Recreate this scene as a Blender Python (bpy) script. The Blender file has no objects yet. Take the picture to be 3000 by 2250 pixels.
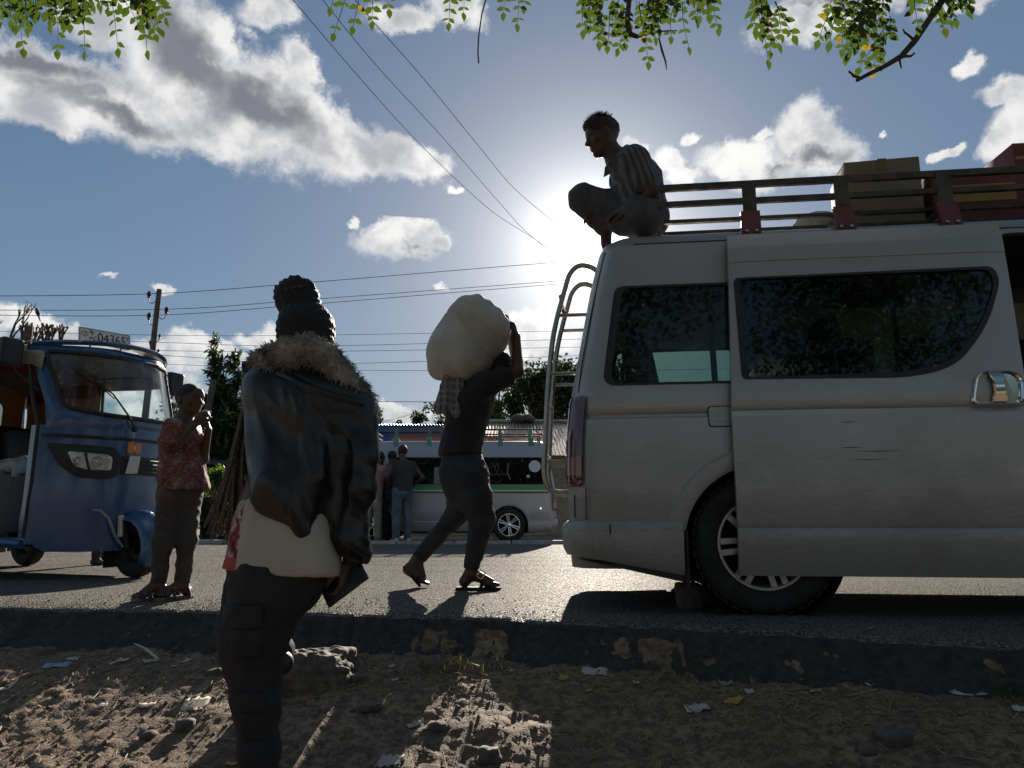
import bpy, bmesh, math, random
import numpy as np
from mathutils import Vector, Matrix, Euler, noise as mnoise

SC = bpy.context.scene
COL = SC.collection
R = math.radians
random.seed(7)
rng = np.random.default_rng(7)

# ------------------------------------------------------------------ camera
FPX = 2150.0                      # focal length for a 3000 px wide frame
CAMH = 0.435
PITCH = math.atan(395 / FPX)
SP, CP = math.sin(PITCH), math.cos(PITCH)
cam_d = bpy.data.cameras.new('camera')
cam_d.sensor_width = 36.0
cam_d.lens = 36.0 * FPX / 3000.0
cam_d.clip_start = 0.05
cam_d.clip_end = 3000
cam = bpy.data.objects.new('camera', cam_d)
COL.objects.link(cam)
cam.location = (0, 0, CAMH)
cam.rotation_euler = (math.pi / 2 + PITCH, 0, 0)
SC.camera = cam

def ray(u, v):
    t = (1125 - v) / FPX
    return Vector(((u - 1500) / FPX, CP - t * SP, SP + t * CP))
def at(u, v, Y):                  # a point seen at (u,v) standing Y metres away
    d = ray(u, v)
    return Vector((0, 0, CAMH)) + d * (Y / d.y)
def onz(u, v, z=0.0):
    d = ray(u, v)
    return Vector((0, 0, CAMH)) + d * ((z - CAMH) / d.z)

# ------------------------------------------------------------------ sun
SUN_AZ = R(6.4)                   # to the right of straight ahead
SUN_EL = R(20.6)
sun_dir = Vector((math.sin(SUN_AZ) * math.cos(SUN_EL), math.cos(SUN_AZ) * math.cos(SUN_EL), math.sin(SUN_EL)))
sd = bpy.data.lights.new('sun', 'SUN')
sd.energy = 5.0
sd.angle = R(0.53)
sd.color = (1.0, 0.90, 0.76)
sun = bpy.data.objects.new('sun', sd)
COL.objects.link(sun)
sun.rotation_euler = (-sun_dir).to_track_quat('-Z', 'Y').to_euler()

SC.view_settings.view_transform = 'Standard'
SC.view_settings.look = 'None'
SC.view_settings.exposure = 1.05
SC.view_settings.gamma = 1.0
SC.view_settings.use_curve_mapping = False
SC.cycles.max_bounces = 8
SC.cycles.transparent_max_bounces = 16
SC.cycles.caustics_reflective = False
SC.cycles.caustics_refractive = False
SC.cycles.sample_clamp_indirect = 6.0
SC.cycles.sample_clamp_direct = 0.0
SC.cycles.use_denoising = True

# ------------------------------------------------------------------ node helper
class NT:
    def __init__(s, tree):
        s.t = tree; s.n = tree.nodes; s.l = tree.links
    def new(s, kind, **kw):
        n = s.n.new(kind)
        for k, v in kw.items(): setattr(n, k, v)
        return n
    def inp(s, sock, v):
        if v is None: return
        if isinstance(v, bpy.types.NodeSocket): s.l.new(v, sock)
        else: sock.default_value = v
    def math(s, op, a, b=None, c=None, clamp=False):
        n = s.new('ShaderNodeMath', operation=op, use_clamp=clamp)
        for i, v in enumerate((a, b, c)): s.inp(n.inputs[i], v)
        return n.outputs[0]
    def vec(s, op, a, b=None, c=None, out=0):
        n = s.new('ShaderNodeVectorMath', operation=op)
        if op == 'SCALE':
            s.inp(n.inputs[0], a); s.inp(n.inputs['Scale'], b)
        else:
            for i, v in enumerate((a, b, c)): s.inp(n.inputs[i], v)
        return n.outputs[out]
    def mix(s, f, a, b, blend='MIX'):
        n = s.new('ShaderNodeMix', data_type='RGBA', blend_type=blend)
        s.inp(n.inputs[0], f); s.inp(n.inputs[6], a if not isinstance(a, tuple) else rgba(a)); s.inp(n.inputs[7], b if not isinstance(b, tuple) else rgba(b))
        return n.outputs[2]
    def ss(s, x, lo, hi, a=0.0, b=1.0):
        n = s.new('ShaderNodeMapRange', interpolation_type='SMOOTHSTEP')
        s.inp(n.inputs[0], x)
        for i, v in zip((1, 2, 3, 4), (lo, hi, a, b)): s.inp(n.inputs[i], v)
        return n.outputs[0]
    def lin(s, x, lo, hi, a=0.0, b=1.0):
        n = s.new('ShaderNodeMapRange')
        s.inp(n.inputs[0], x)
        for i, v in zip((1, 2, 3, 4), (lo, hi, a, b)): s.inp(n.inputs[i], v)
        return n.outputs[0]
    def noise(s, vec, scale, detail=3, rough=0.5, out=0, dist=0.0):
        n = s.new('ShaderNodeTexNoise')
        s.inp(n.inputs['Vector'], vec); s.inp(n.inputs['Scale'], scale)
        s.inp(n.inputs['Detail'], detail); s.inp(n.inputs['Roughness'], rough); s.inp(n.inputs['Distortion'], dist)
        return n.outputs[out]
    def mapping(s, vec, loc=(0,0,0), rot=(0,0,0), scale=(1,1,1), kind='POINT'):
        n = s.new('ShaderNodeMapping', vector_type=kind)
        s.inp(n.inputs[0], vec); n.inputs[1].default_value = loc; n.inputs[2].default_value = rot; n.inputs[3].default_value = scale
        return n.outputs[0]
    def ramp(s, f, stops, interp='LINEAR'):
        n = s.new('ShaderNodeValToRGB'); cr = n.color_ramp; cr.interpolation = interp
        while len(cr.elements) < len(stops): cr.elements.new(0.5)
        for e, (p, c) in zip(cr.elements, stops): e.position = p; e.color = rgba(c)
        s.inp(n.inputs[0], f)
        return n.outputs[0]
def rgba(c):
    if isinstance(c, (int, float)): return (c, c, c, 1)
    return tuple(c) if len(c) == 4 else (c[0], c[1], c[2], 1)

# ------------------------------------------------------------------ world: Nishita sky with broken cumulus
world = bpy.data.worlds.new('World'); SC.world = world; world.use_nodes = True
W = NT(world.node_tree); world.node_tree.nodes.clear()
SKY_STRENGTH = 0.081
def build_world():
    world.cycles.sampling_method = 'MANUAL'; world.cycles.sample_map_resolution = 512
    tc = W.new('ShaderNodeTexCoord').outputs['Generated']
    sky = W.new('ShaderNodeTexSky', sky_type='NISHITA', sun_disc=False)
    sky.sun_elevation = SUN_EL; sky.sun_rotation = SUN_AZ
    sky.altitude = 1800; sky.air_density = 1.0; sky.dust_density = 0.8; sky.ozone_density = 2.5
    gm = W.new('ShaderNodeGamma'); W.l.new(sky.outputs[0], gm.inputs[0]); gm.inputs[1].default_value = 0.50
    hs = W.new('ShaderNodeHueSaturation'); W.l.new(gm.outputs[0], hs.inputs['Color'])
    hs.inputs['Saturation'].default_value = SKY_SAT; hs.inputs['Value'].default_value = SKY_VAL
    base = W.mix(1.0, hs.outputs[0], SKY_TINT, 'MULTIPLY')
    # aureole around the sun (dust in the air)
    cosang = W.vec('DOT_PRODUCT', tc, tuple(sun_dir), out=1)
    ang = W.math('ARCCOSINE', W.math('MINIMUM', cosang, 0.999999))
    g1 = W.math('MULTIPLY', W.math('EXPONENT', W.math('MULTIPLY', ang, -1 / R(1.6))), 22.0)
    g2 = W.math('MULTIPLY', W.math('EXPONENT', W.math('MULTIPLY', ang, -1 / R(4.5))), 9.0)
    glow = W.math('ADD', g1, g2)
    gl = W.new('ShaderNodeCombineColor')
    for i, k in enumerate((1.0, 0.98, 0.92)): W.inp(gl.inputs[i], W.math('MULTIPLY', glow, k))
    def shader(cols):
        bg = W.new('ShaderNodeBackground'); W.l.new(W.mix(1.0, cols, gl.outputs[0], 'ADD'), bg.inputs[0]); bg.inputs[1].default_value = SKY_STRENGTH
        return bg.outputs[0]
    # clouds : soft union of lumps laid out by direction, torn by noise
    n1 = W.vec('SUBTRACT', W.noise(tc, 9.0, 5, 0.58, out=1), (0.5, 0.5, 0.5))
    n2 = W.vec('SUBTRACT', W.noise(tc, 30.0, 6, 0.68, out=1), (0.5, 0.5, 0.5))
    wd = W.vec('ADD', tc, W.vec('ADD', W.vec('SCALE', n1, 0.05), W.vec('SCALE', n2, 0.036)))
    wk = W.vec('ADD', tc, W.vec('ADD', W.vec('SCALE', n1, 0.14), W.vec('SCALE', n2, 0.02)))
    nv = W.math('MULTIPLY', W.vec('DOT_PRODUCT', n2, (1.2, 1.0, 0.8), out=1), 0.55)
    soft = W.noise(tc, 16.0, 5, 0.55)
    white0 = W.mix(W.ss(soft, 0.30, 0.66), (3.4, 3.45, 3.6), (5.5, 5.45, 5.35))
    def lumps(items, src, after=None):
        acc = after
        first = True
        for (u, v, ru, rv, rot) in items:
            c = ray(u, v).normalized()
            ey = Vector((0, 0, 1)) - c * c.z; ey.normalize()
            ex = c.cross(Vector((0, 0, 1))); ex.normalize()
            a = R(rot)
            e1 = ex * math.cos(a) + ey * math.sin(a); e2 = -ex * math.sin(a) + ey * math.cos(a)
            m = Matrix((e1, e2, e1.cross(e2))).transposed()
            rad = 1 / FPX / (1 + ((u-1500)**2 + (v-1125)**2) / FPX**2) ** 0.5
            sq = src if acc is None else W.vec('MULTIPLY_ADD', acc, (1e-9, 1e-9, 1e-9), src)   # keeps the node chain sequential
            mp = W.mapping(sq, tuple(c), tuple(m.to_euler()), (ru * rad, rv * rad, max(ru, rv) * rad), 'TEXTURE')
            ln = W.vec('LENGTH', mp, out=1)
            acc = ln if first else W.math('SMOOTH_MIN', acc, ln, 0.25)
            first = False
        return acc
    def field(cl, dk):
        d = lumps(cl, wd)
        dn = W.math('ADD', d, nv)
        dens = W.ss(dn, 1.14, 0.60)
        white = W.mix(W.math('MULTIPLY', W.ss(soft, 0.60, 0.36), W.math('MULTIPLY', W.ss(dn, 0.85, 0.25), 0.6)), white0, (2.1, 2.2, 2.4))
        if dk:
            k = W.math('MULTIPLY', W.ss(lumps(dk, wk, d), 1.3, 0.2), W.ss(dn, 0.95, 0.5))
            white = W.mix(W.math('MULTIPLY', k, 0.95), white, (1.15, 1.2, 1.38))
        return shader(W.mix(W.math('MULTIPLY', dens, 0.95), base, white))
    # the rest of the sky carries the same kind of broken cloud
    sep = W.new('ShaderNodeSeparateXYZ'); W.l.new(tc, sep.inputs[0])
    zz = W.math('MAXIMUM', sep.outputs[2], 0.05)
    flat = W.new('ShaderNodeCombineXYZ'); W.inp(flat.inputs[0], W.math('DIVIDE', sep.outputs[0], zz)); W.inp(flat.inputs[1], W.math('DIVIDE', sep.outputs[1], zz))
    nb = W.noise(flat.outputs[0], 0.9, 5, 0.6)
    far = W.ss(W.vec('DOT_PRODUCT', tc, (0, CP, SP), out=1), 0.78, 0.70)
    last = shader(W.mix(W.math('MULTIPLY', W.ss(nb, 0.52, 0.66), far), base, (3.4, 3.45, 3.55)))
    az = W.math('ARCTAN2', sep.outputs[0], sep.outputs[1]); el = W.math('ARCSINE', sep.outputs[2])
    def band(x, lo, hi): return W.math('MULTIPLY', W.math('GREATER_THAN', x, R(lo)), W.math('LESS_THAN', x, R(hi)))
    for (a0, a1, e0, e1, cl, dk) in FIELDS:
        mx = W.new('ShaderNodeMixShader'); W.l.new(W.math('MULTIPLY', band(az, a0, a1), band(el, e0, e1)), mx.inputs[0])
        W.l.new(last, mx.inputs[1]); W.l.new(field(cl, dk), mx.inputs[2]); last = mx.outputs[0]
    o = W.new('ShaderNodeOutputWorld'); W.l.new(last, o.inputs[0])
SKY_SAT, SKY_VAL, SKY_TINT = 1.5, 1.03, (1.05, 1.0, 0.97)
# lumps of cloud: (u, v, half width, half height, tilt in degrees); fields: azimuth and elevation limits of each group
FIELDS = [
 (-60, -1.5, 23.0, 60, [   # the great bank across the upper left, and the wisps above
 (30,210,230,120,0),(230,270,220,110,-10),(130,320,110,60,0),(420,330,230,110,-8),(560,250,220,150,-30),(500,90,190,120,-35),(640,120,110,90,-30),
 (700,330,260,150,-25),(620,420,150,60,-15),(830,330,220,130,-30),(930,400,200,110,-25),(1060,450,180,75,-15),(1190,470,130,65,-15),(1270,485,70,45,0),(880,190,55,90,35),
 (780,30,90,60,0),(300,60,130,90,0),(1000,470,120,50,-10),(-150,180,220,120,0),(1180,40,130,46,8),(1340,10,100,60,0),(1320,562,26,18,0),(-300,320,200,70,0),(300,-90,300,90,0)],
  [(600,190,200,90,-40),(800,340,220,70,-35),(540,90,120,60,-30),(130,140,250,70,0),(330,330,260,40,-15)]),
 (1.5, 60, 22.0, 60, [   # right side
 (2360,400,80,120,-10),(2410,450,140,75,-25),(2170,450,120,62,5),(2230,500,130,60,0),(2120,480,70,36,0),(2040,400,40,20,5),(1860,410,50,26,-30),(1960,480,60,42,-40),(2010,520,60,30,0),(2250,380,40,22,0),
 (2370,60,190,70,0),(2480,10,160,60,0),(2800,0,130,45,0),(2850,180,50,32,10),(2960,255,70,45,-10),(2990,350,100,70,20),(2920,430,70,45,20),(2770,460,38,20,20),(2590,400,16,22,0),(3150,300,130,110,0)],
  [(2440,490,70,30,-10),(2330,490,60,24,0),(2400,20,140,24,0)]),
 (-60, -1.5, 15.4, 23.0, [(1180,700,150,56,4),(1240,675,66,40,0),(1040,650,24,15,0),(1275,842,28,15,0),(480,845,40,18,-12),(313,816,20,9,0),(1120,690,90,36,12),(1290,720,40,26,0)], [(1210,735,60,12,0)]),
 (-60, -10.5, 2.0, 15.4, [ # low cumulus along the horizon
 (40,930,95,44,0),(150,965,130,48,-12),(270,1000,90,44,-10),(360,1030,60,34,0),(560,995,75,44,0),(500,1040,120,48,-6),(640,1020,70,34,-10),(720,1060,60,28,-20),(820,985,44,38,0),(760,1000,70,26,0),(860,1050,60,34,-20),
 (480,1220,120,40,0),(430,1130,200,64,0),(120,1080,200,70,0),(-150,960,150,60,0)], [(480,1110,280,44,0),(180,1030,180,22,0)]),
 (-10.5, 12, 2.0, 17.6, [(1150,1195,85,26,0),(1200,1220,120,26,0),(1080,1215,60,24,0),(1000,1060,50,22,0),(1560,960,85,52,0),(1610,900,34,28,0),(1580,1010,130,52,0),(1500,1040,130,44,0)], [(1560,1045,120,20,0)]),
]
build_world()

# ------------------------------------------------------------------ scene helpers
def link(o): COL.objects.link(o); return o
def tag(o, label=None, cat=None, group=None, kind=None):
    if label: o['label'] = label
    if cat: o['category'] = cat
    if group: o['group'] = group
    if kind: o['kind'] = kind
    return o
def empty(name, loc=(0,0,0), rotz=0.0, **kw):
    o = bpy.data.objects.new(name, None); link(o)
    o.empty_display_size = 0.1
    o.location = loc; o.rotation_euler = (0, 0, rotz)
    return tag(o, **kw)
class MB:
    """collects shapes for ONE mesh object"""
    def __init__(s): s.v = []; s.f = []; s.m = []
    def add(s, verts, faces, m=0):
        b = len(s.v); s.v.extend([tuple(p) for p in verts]); s.f.extend([tuple(i + b for i in f) for f in faces]); s.m.extend([m] * len(faces)); return s
    def box(s, c, size, rot=None, m=0, taper=None):
        x, y, z = [k / 2 for k in size]; pts = []
        for sx, sy, sz in ((-1,-1,-1),(1,-1,-1),(1,1,-1),(-1,1,-1),(-1,-1,1),(1,-1,1),(1,1,1),(-1,1,1)):
            k = taper if (taper and sz > 0) else 1.0
            p = Vector((sx * x * k, sy * y * k, sz * z))
            if rot is not None: p = rot @ p
            pts.append(p + Vector(c))
        return s.add(pts, [(0,3,2,1),(4,5,6,7),(0,1,5,4),(1,2,6,5),(2,3,7,6),(3,0,4,7)], m)
    def tube(s, pts, r, n=8, m=0, cap=True, flat=None):
        pts = [Vector(p) for p in pts]; k = len(pts)
        rr = r if isinstance(r, (list, tuple)) else [r] * k
        up = Vector((0, 0, 1)); rings = []
        prev = None
        for i, p in enumerate(pts):
            t = (pts[min(i+1, k-1)] - pts[max(i-1, 0)])
            if t.length < 1e-9: t = Vector((0,0,1))
            t.normalize()
            if prev is None:
                a = t.orthogonal().normalized() if abs(t.z) > 0.95 else t.cross(up).normalized()
            else:
                a = prev - t * prev.dot(t)
                a = a.normalized() if a.length > 1e-6 else t.orthogonal().normalized()
            prev = a; b = t.cross(a)
            fl = 1.0 if flat is None else flat
            rings.append([p + (a * math.cos(2*math.pi*j/n) + b * math.sin(2*math.pi*j/n) * fl) * rr[i] for j in range(n)])
        return s.loft(rings, m, cap)
    def loft(s, rings, m=0, cap=True, closed=True):
        n = len(rings[0]); vs = [p for r_ in rings for p in r_]; fs = []
        for i in range(len(rings) - 1):
            for j in range(n if closed else n - 1):
                a = i*n + j; b = i*n + (j+1) % n
                fs.append((a, b, b + n, a + n))
        if cap and closed:
            fs.append(tuple(range(n-1, -1, -1))); fs.append(tuple((len(rings)-1)*n + j for j in range(n)))
        return s.add(vs, fs, m)
    def lathe(s, prof, c, axis, n=32, m=0, cap=False):
        """prof: (radius, offset along axis)"""
        ax = Vector(axis).normalized(); a = ax.orthogonal().normalized(); b = ax.cross(a); c = Vector(c)
        rings = [[c + ax * h + (a * math.cos(2*math.pi*j/n) + b * math.sin(2*math.pi*j/n)) * r_ for j in range(n)] for r_, h in prof]
        return s.loft(rings, m, cap)
    def prism(s, poly, d, m=0):
        """poly: list of 3D points (planar), d: extrusion vector"""
        n = len(poly); d = Vector(d); vs = [Vector(p) for p in poly] + [Vector(p) + d for p in poly]
        fs = [tuple(range(n-1, -1, -1)), tuple(range(n, 2*n))] + [(j, (j+1) % n, (j+1) % n + n, j + n) for j in range(n)]
        return s.add(vs, fs, m)
    def obj(s, name, mats, parent=None, smooth=True, fix=False, bevel=0.0, angle=40):
        me = bpy.data.meshes.new(name)
        me.from_pydata(s.v, [], s.f)
        if not isinstance(mats, (list, tuple)): mats = [mats]
        for mt in mats: me.materials.append(mt)
        if len(mats) > 1: me.polygons.foreach_set('material_index', s.m)
        if fix or True:
            bm = bmesh.new(); bm.from_mesh(me); bmesh.ops.recalc_face_normals(bm, faces=bm.faces)
            if bevel:
                es = [e for e in bm.edges if len(e.link_faces) == 2 and e.calc_face_angle(0) > R(30)]
                bmesh.ops.bevel(bm, geom=es, offset=bevel, segments=2, affect='EDGES', profile=0.6)
            bm.to_mesh(me); bm.free()
        return put(name, me, parent, smooth, angle)
def put(name, me, parent=None, smooth=True, angle=40):
    if smooth:
        me.polygons.foreach_set('use_smooth', [True] * len(me.polygons))
        try: me.set_sharp_from_angle(angle=R(angle))
        except Exception: pass
    o = bpy.data.objects.new(name, me); link(o)
    if parent is not None: o.parent = parent
    me.update()
    return o
def boolean(o, cutters, op='DIFFERENCE'):
    """cut o by temporary meshes and keep the result"""
    mods = []; par = o.parent; o.parent = None
    for c in cutters:
        md = o.modifiers.new('cut', 'BOOLEAN'); md.object = c; md.operation = op; md.solver = 'EXACT'; mods.append(md)
    bpy.context.view_layer.update()
    dg = bpy.context.evaluated_depsgraph_get()
    me = bpy.data.meshes.new_from_object(o.evaluated_get(dg))
    o.modifiers.clear(); old = o.data; o.data = me; me.name = old.name; o.parent = par
    for c in cutters: bpy.data.objects.remove(c, do_unlink=True)
    return o
def round_poly(pts, r, seg=5):
    """2D polygon with rounded corners; r is one radius or one per corner"""
    out = []; n = len(pts)
    for i in range(n):
        p = Vector(pts[i]); a = Vector(pts[i-1]); b = Vector(pts[(i+1) % n])
        rr = r[i] if isinstance(r, (list, tuple)) else r
        da = (a - p); db = (b - p); la, lb = da.length, db.length
        k = min(rr, la * 0.49, lb * 0.49)
        if k < 1e-5: out.append(tuple(p)); continue
        s0 = p + da.normalized() * k; s1 = p + db.normalized() * k
        for j in range(seg + 1):
            t = j / seg
            q = s0 * (1-t)**2 + p * 2*t*(1-t) + s1 * t*t
            out.append(tuple(q))
    return out
def copy_tree(o, parent=None):
    c = o.copy(); link(c); c.parent = parent
    for ch in list(o.children): copy_tree(ch, c)
    return c

# ------------------------------------------------------------------ materials
MATS = {}
def mat(name, col, rough=0.6, metal=0.0, var=0.0, vscale=8.0, bump=0.0, bscale=60.0, col2=None, spec=0.5, coat=0.0, sub=0.0, alpha=None, trans=0.0, bdetail=4, sheen=0.0, rvar=0.0):
    if name in MATS: return MATS[name]
    m = bpy.data.materials.new(name); m.use_nodes = True; MATS[name] = m
    t = NT(m.node_tree); b = m.node_tree.nodes['Principled BSDF']
    co = t.new('ShaderNodeTexCoord').outputs['Object']
    if col2 is not None or var > 0:
        f = t.noise(co, vscale, 5, 0.6)
        c2 = col2 if col2 is not None else tuple(k * (1 - var) for k in col[:3])
        c1 = col if col2 is not None else tuple(min(1, k * (1 + var)) for k in col[:3])
        t.l.new(t.mix(t.ss(f, 0.32, 0.68), rgba(c1), rgba(c2)), b.inputs['Base Color'])
        if rvar: t.l.new(t.lin(f, 0.3, 0.7, max(0, rough - rvar), min(1, rough + rvar)), b.inputs['Roughness'])
        else: b.inputs['Roughness'].default_value = rough
    else:
        b.inputs['Base Color'].default_value = rgba(col); b.inputs['Roughness'].default_value = rough
    b.inputs['Metallic'].default_value = metal
    b.inputs['Specular IOR Level'].default_value = spec
    b.inputs['Coat Weight'].default_value = coat
    b.inputs['Coat Roughness'].default_value = 0.08
    b.inputs['Sheen Weight'].default_value = sheen
    if trans: b.inputs['Transmission Weight'].default_value = trans
    if bump:
        bp = t.new('ShaderNodeBump'); bp.inputs['Strength'].default_value = min(1.0, bump); bp.inputs['Distance'].default_value = 0.01 * max(1.0, bump)
        t.l.new(t.noise(co, bscale, bdetail, 0.6), bp.inputs['Height']); t.l.new(bp.outputs[0], b.inputs['Normal'])
    return m
def glass_mat(name, tint, fac=0.5, rough=0.02, dirt=0.0, refl=1.0):
    """thin window pane: tinted see-through plus mirror reflection by angle"""
    m = bpy.data.materials.new(name); m.use_nodes = True; t = NT(m.node_tree); m.node_tree.nodes.clear()
    tr = t.new('ShaderNodeBsdfTransparent'); tr.inputs[0].default_value = rgba(tint)
    gl = t.new('ShaderNodeBsdfGlossy'); gl.inputs['Roughness'].default_value = rough; gl.inputs[0].default_value = (refl, refl, refl, 1)
    fr = t.new('ShaderNodeFresnel'); fr.inputs[0].default_value = 1.6
    mx = t.new('ShaderNodeMixShader'); t.l.new(t.math('MULTIPLY', fr.outputs[0], 0.9, clamp=True), mx.inputs[0]); t.l.new(tr.outputs[0], mx.inputs[1]); t.l.new(gl.outputs[0], mx.inputs[2])
    last = mx.outputs[0]
    if dirt:
        co = t.new('ShaderNodeTexCoord').outputs['Object']
        df = t.new('ShaderNodeBsdfDiffuse'); df.inputs[0].default_value = (0.32, 0.29, 0.25, 1)
        m2 = t.new('ShaderNodeMixShader')
        t.l.new(t.math('MULTIPLY', t.ss(t.noise(co, 6, 6, 0.65), 0.42, 0.75), dirt), m2.inputs[0])
        t.l.new(last, m2.inputs[1]); t.l.new(df.outputs[0], m2.inputs[2]); last = m2.outputs[0]
    o = t.new('ShaderNodeOutputMaterial'); t.l.new(last, o.inputs[0])
    return m
# ------------------------------------------------------------------ ground, road, kerb
EDGE = [(-300, 30.0), (-60, 9.0), (-14, 5.0), (-6, 4.25), (-2.6, 3.86), (-1.68, 3.77), (-0.82, 3.65), (0, 3.44), (0.57, 3.22), (1.3, 2.94), (1.8, 2.72), (3, 2.3), (6, 1.7), (14, 0.6), (60, -5.0), (300, -30.0)]
EX = np.array([e[0] for e in EDGE]); EY = np.array([e[1] for e in EDGE])
def edge_y(x): return float(np.interp(x, EX, EY))
PE = np.array([-1.0, 0.0, 0.05, 0.13, 0.22, 0.40, 0.7, 1.1, 1.5, 2.2, 4.0, 100.0])
PZ = np.array([-0.06, -0.06, -0.10, -0.15, -0.165, -0.195, -0.265, -0.355, -0.425, -0.46, -0.48, -0.5])
def fr(x, y, s, o=4, seed=0.0): return mnoise.fractal((x * s + seed, y * s - seed, seed * 1.7), 1.0, 2.0, o, noise_basis='PERLIN_ORIGINAL')
def ground_z(x, y):
    e = edge_y(x) - y
    z = float(np.interp(e, PE, PZ))
    if abs(x) < 20 and -1 < e < 12:
        k = min(1.0, max(0.0, (e - 0.02) / 0.25))
        rough = 0.35 + 0.65 * max(0.0, min(1.0, 0.5 + 1.6 * mnoise.noise((x * 0.9, y * 0.9, 4.0))))
        z += 0.016 * fr(x, y, 1.3, 2, 3.1) * k
        z += 0.009 * fr(x, y, 6.5, 4, 9.0) * (0.4 + 0.6 * k)
        if abs(x) < 5 and e < 3.5:
            n = fr(x, y, 24.0, 3, 21.0)
            z += 0.008 * rough * max(-0.6, n) + 0.010 * rough * max(0.0, fr(x, y, 46.0, 2, 5.5)) ** 1.0
    return z
def dirt_hit(u, v):
    d = ray(u, v); o = Vector((0, 0, CAMH)); k = 1.5
    while k < 8:
        p = o + d * k
        if p.z <= ground_z(p.x, p.y): break
        k += 0.006
    return p

def dirt_material():
    m = bpy.data.materials.new('dry_earth'); m.use_nodes = True; t = NT(m.node_tree); b = m.node_tree.nodes['Principled BSDF']
    co = t.new('ShaderNodeTexCoord').outputs['Object']
    a = t.noise(co, 2.2, 5, 0.6); c = t.noise(co, 26, 6, 0.65); f = t.noise(co, 140, 4, 0.6)
    col = t.mix(t.ss(a, 0.35, 0.68), (0.22, 0.145, 0.092), (0.34, 0.235, 0.152))
    col = t.mix(t.ss(c, 0.40, 0.62), (0.12, 0.080, 0.053), col)
    col = t.mix(t.ss(f, 0.60, 0.74), col, (0.48, 0.37, 0.26))
    t.l.new(col, b.inputs['Base Color']); b.inputs['Roughness'].default_value = 0.82; b.inputs['Specular IOR Level'].default_value = 0.35
    bp = t.new('ShaderNodeBump'); bp.inputs['Strength'].default_value = 0.9; bp.inputs['Distance'].default_value = 0.012
    h = t.math('ADD', t.math('MULTIPLY', c, 0.8), t.math('MULTIPLY', f, 0.5))
    t.l.new(h, bp.inputs['Height']); t.l.new(bp.outputs[0], b.inputs['Normal'])
    return m
DIRT = dirt_material()
def asphalt_material():
    m = bpy.data.materials.new('worn_asphalt'); m.use_nodes = True; t = NT(m.node_tree); b = m.node_tree.nodes['Principled BSDF']
    co = t.new('ShaderNodeTexCoord').outputs['Object']
    vo = t.new('ShaderNodeTexVoronoi'); vo.inputs['Scale'].default_value = 98; t.l.new(t.vec('ADD', co, t.vec('SCALE', t.noise(co, 40, 3, 0.6, out=1), 0.012)), vo.inputs['Vector'])
    sepc = t.new('ShaderNodeSeparateColor'); t.l.new(vo.outputs['Color'], sepc.inputs[0])
    big = t.noise(co, 0.8, 5, 0.6)
    stone = t.mix(sepc.outputs[0], (0.07, 0.064, 0.058), (0.31, 0.285, 0.25))
    tar = (0.035, 0.033, 0.031)
    col = t.mix(t.ss(vo.outputs['Distance'], 0.35, 0.75), stone, tar)
    dust = t.mix(t.ss(big, 0.4, 0.66), col, (0.20, 0.175, 0.148)); 
    col = t.mix(0.25, col, dust)
    h = t.math('ADD', t.math('MULTIPLY', t.ss(vo.outputs['Distance'], 0.85, 0.1), 0.7), t.math('MULTIPLY', sepc.outputs[2], 0.5))
    h = t.math('ADD', h, t.math('MULTIPLY', t.noise(co, 160, 3, 0.6), 0.35))
    bp = t.new('ShaderNodeBump'); bp.inputs['Strength'].default_value = 1.0; bp.inputs['Distance'].default_value = 0.010
    t.l.new(h, bp.inputs['Height'])
    m.node_tree.nodes.remove(b)
    df = t.new('ShaderNodeBsdfDiffuse'); t.l.new(col, df.inputs[0]); t.l.new(bp.outputs[0], df.inputs['Normal'])
    gl = t.new('ShaderNodeBsdfGlossy'); gl.inputs[0].default_value = (0.9, 0.9, 0.9, 1); t.l.new(t.lin(sepc.outputs[1], 0, 1, 0.38, 0.62), gl.inputs['Roughness']); t.l.new(bp.outputs[0], gl.inputs['Normal'])
    mx = t.new('ShaderNodeMixShader'); t.l.new(t.lin(sepc.outputs[2], 0, 1, 0.008, 0.075), mx.inputs[0]); t.l.new(df.outputs[0], mx.inputs[1]); t.l.new(gl.outputs[0], mx.inputs[2])
    out = [n for n in m.node_tree.nodes if n.type == 'OUTPUT_MATERIAL'][0]; t.l.new(mx.outputs[0], out.inputs[0])
    return m
ASPHALT = asphalt_material()

def spaced(lo, hi, fine_lo, fine_hi, step, growth=1.25):
    a = list(np.arange(fine_lo, fine_hi + 1e-9, step)); s = step; x = a[-1]
    while x < hi: s *= growth; x += s; a.append(min(x, hi))
    s = step; x = fine_lo; pre = []
    while x > lo: s *= growth; x -= s; pre.append(max(x, lo))
    return np.array(pre[::-1] + a)
def sheet(name, xs, es, fn, material, kind='structure'):
    nx, ne = len(xs), len(es); vs = []
    for x in xs:
        for e in es: vs.append(fn(x, e))
    fs = [(i*ne + j, i*ne + j + 1, (i+1)*ne + j + 1, (i+1)*ne + j) for i in range(nx - 1) for j in range(ne - 1)]
    o = MB().add(vs, fs).obj(name, material)
    if o.data.polygons[0].normal.z < 0: o.data.flip_normals()
    return tag(o, kind=kind)
xs = spaced(-300, 300, -3.4, 3.4, 0.017, 1.3); es = np.concatenate([spaced(-0.15, 60, 0.0, 2.1, 0.013, 1.3)])
def f_dirt(x, e):
    y = edge_y(x) - e
    return (x, y, ground_z(x, y))
sheet('dirt_verge', xs, es, f_dirt, DIRT)

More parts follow.
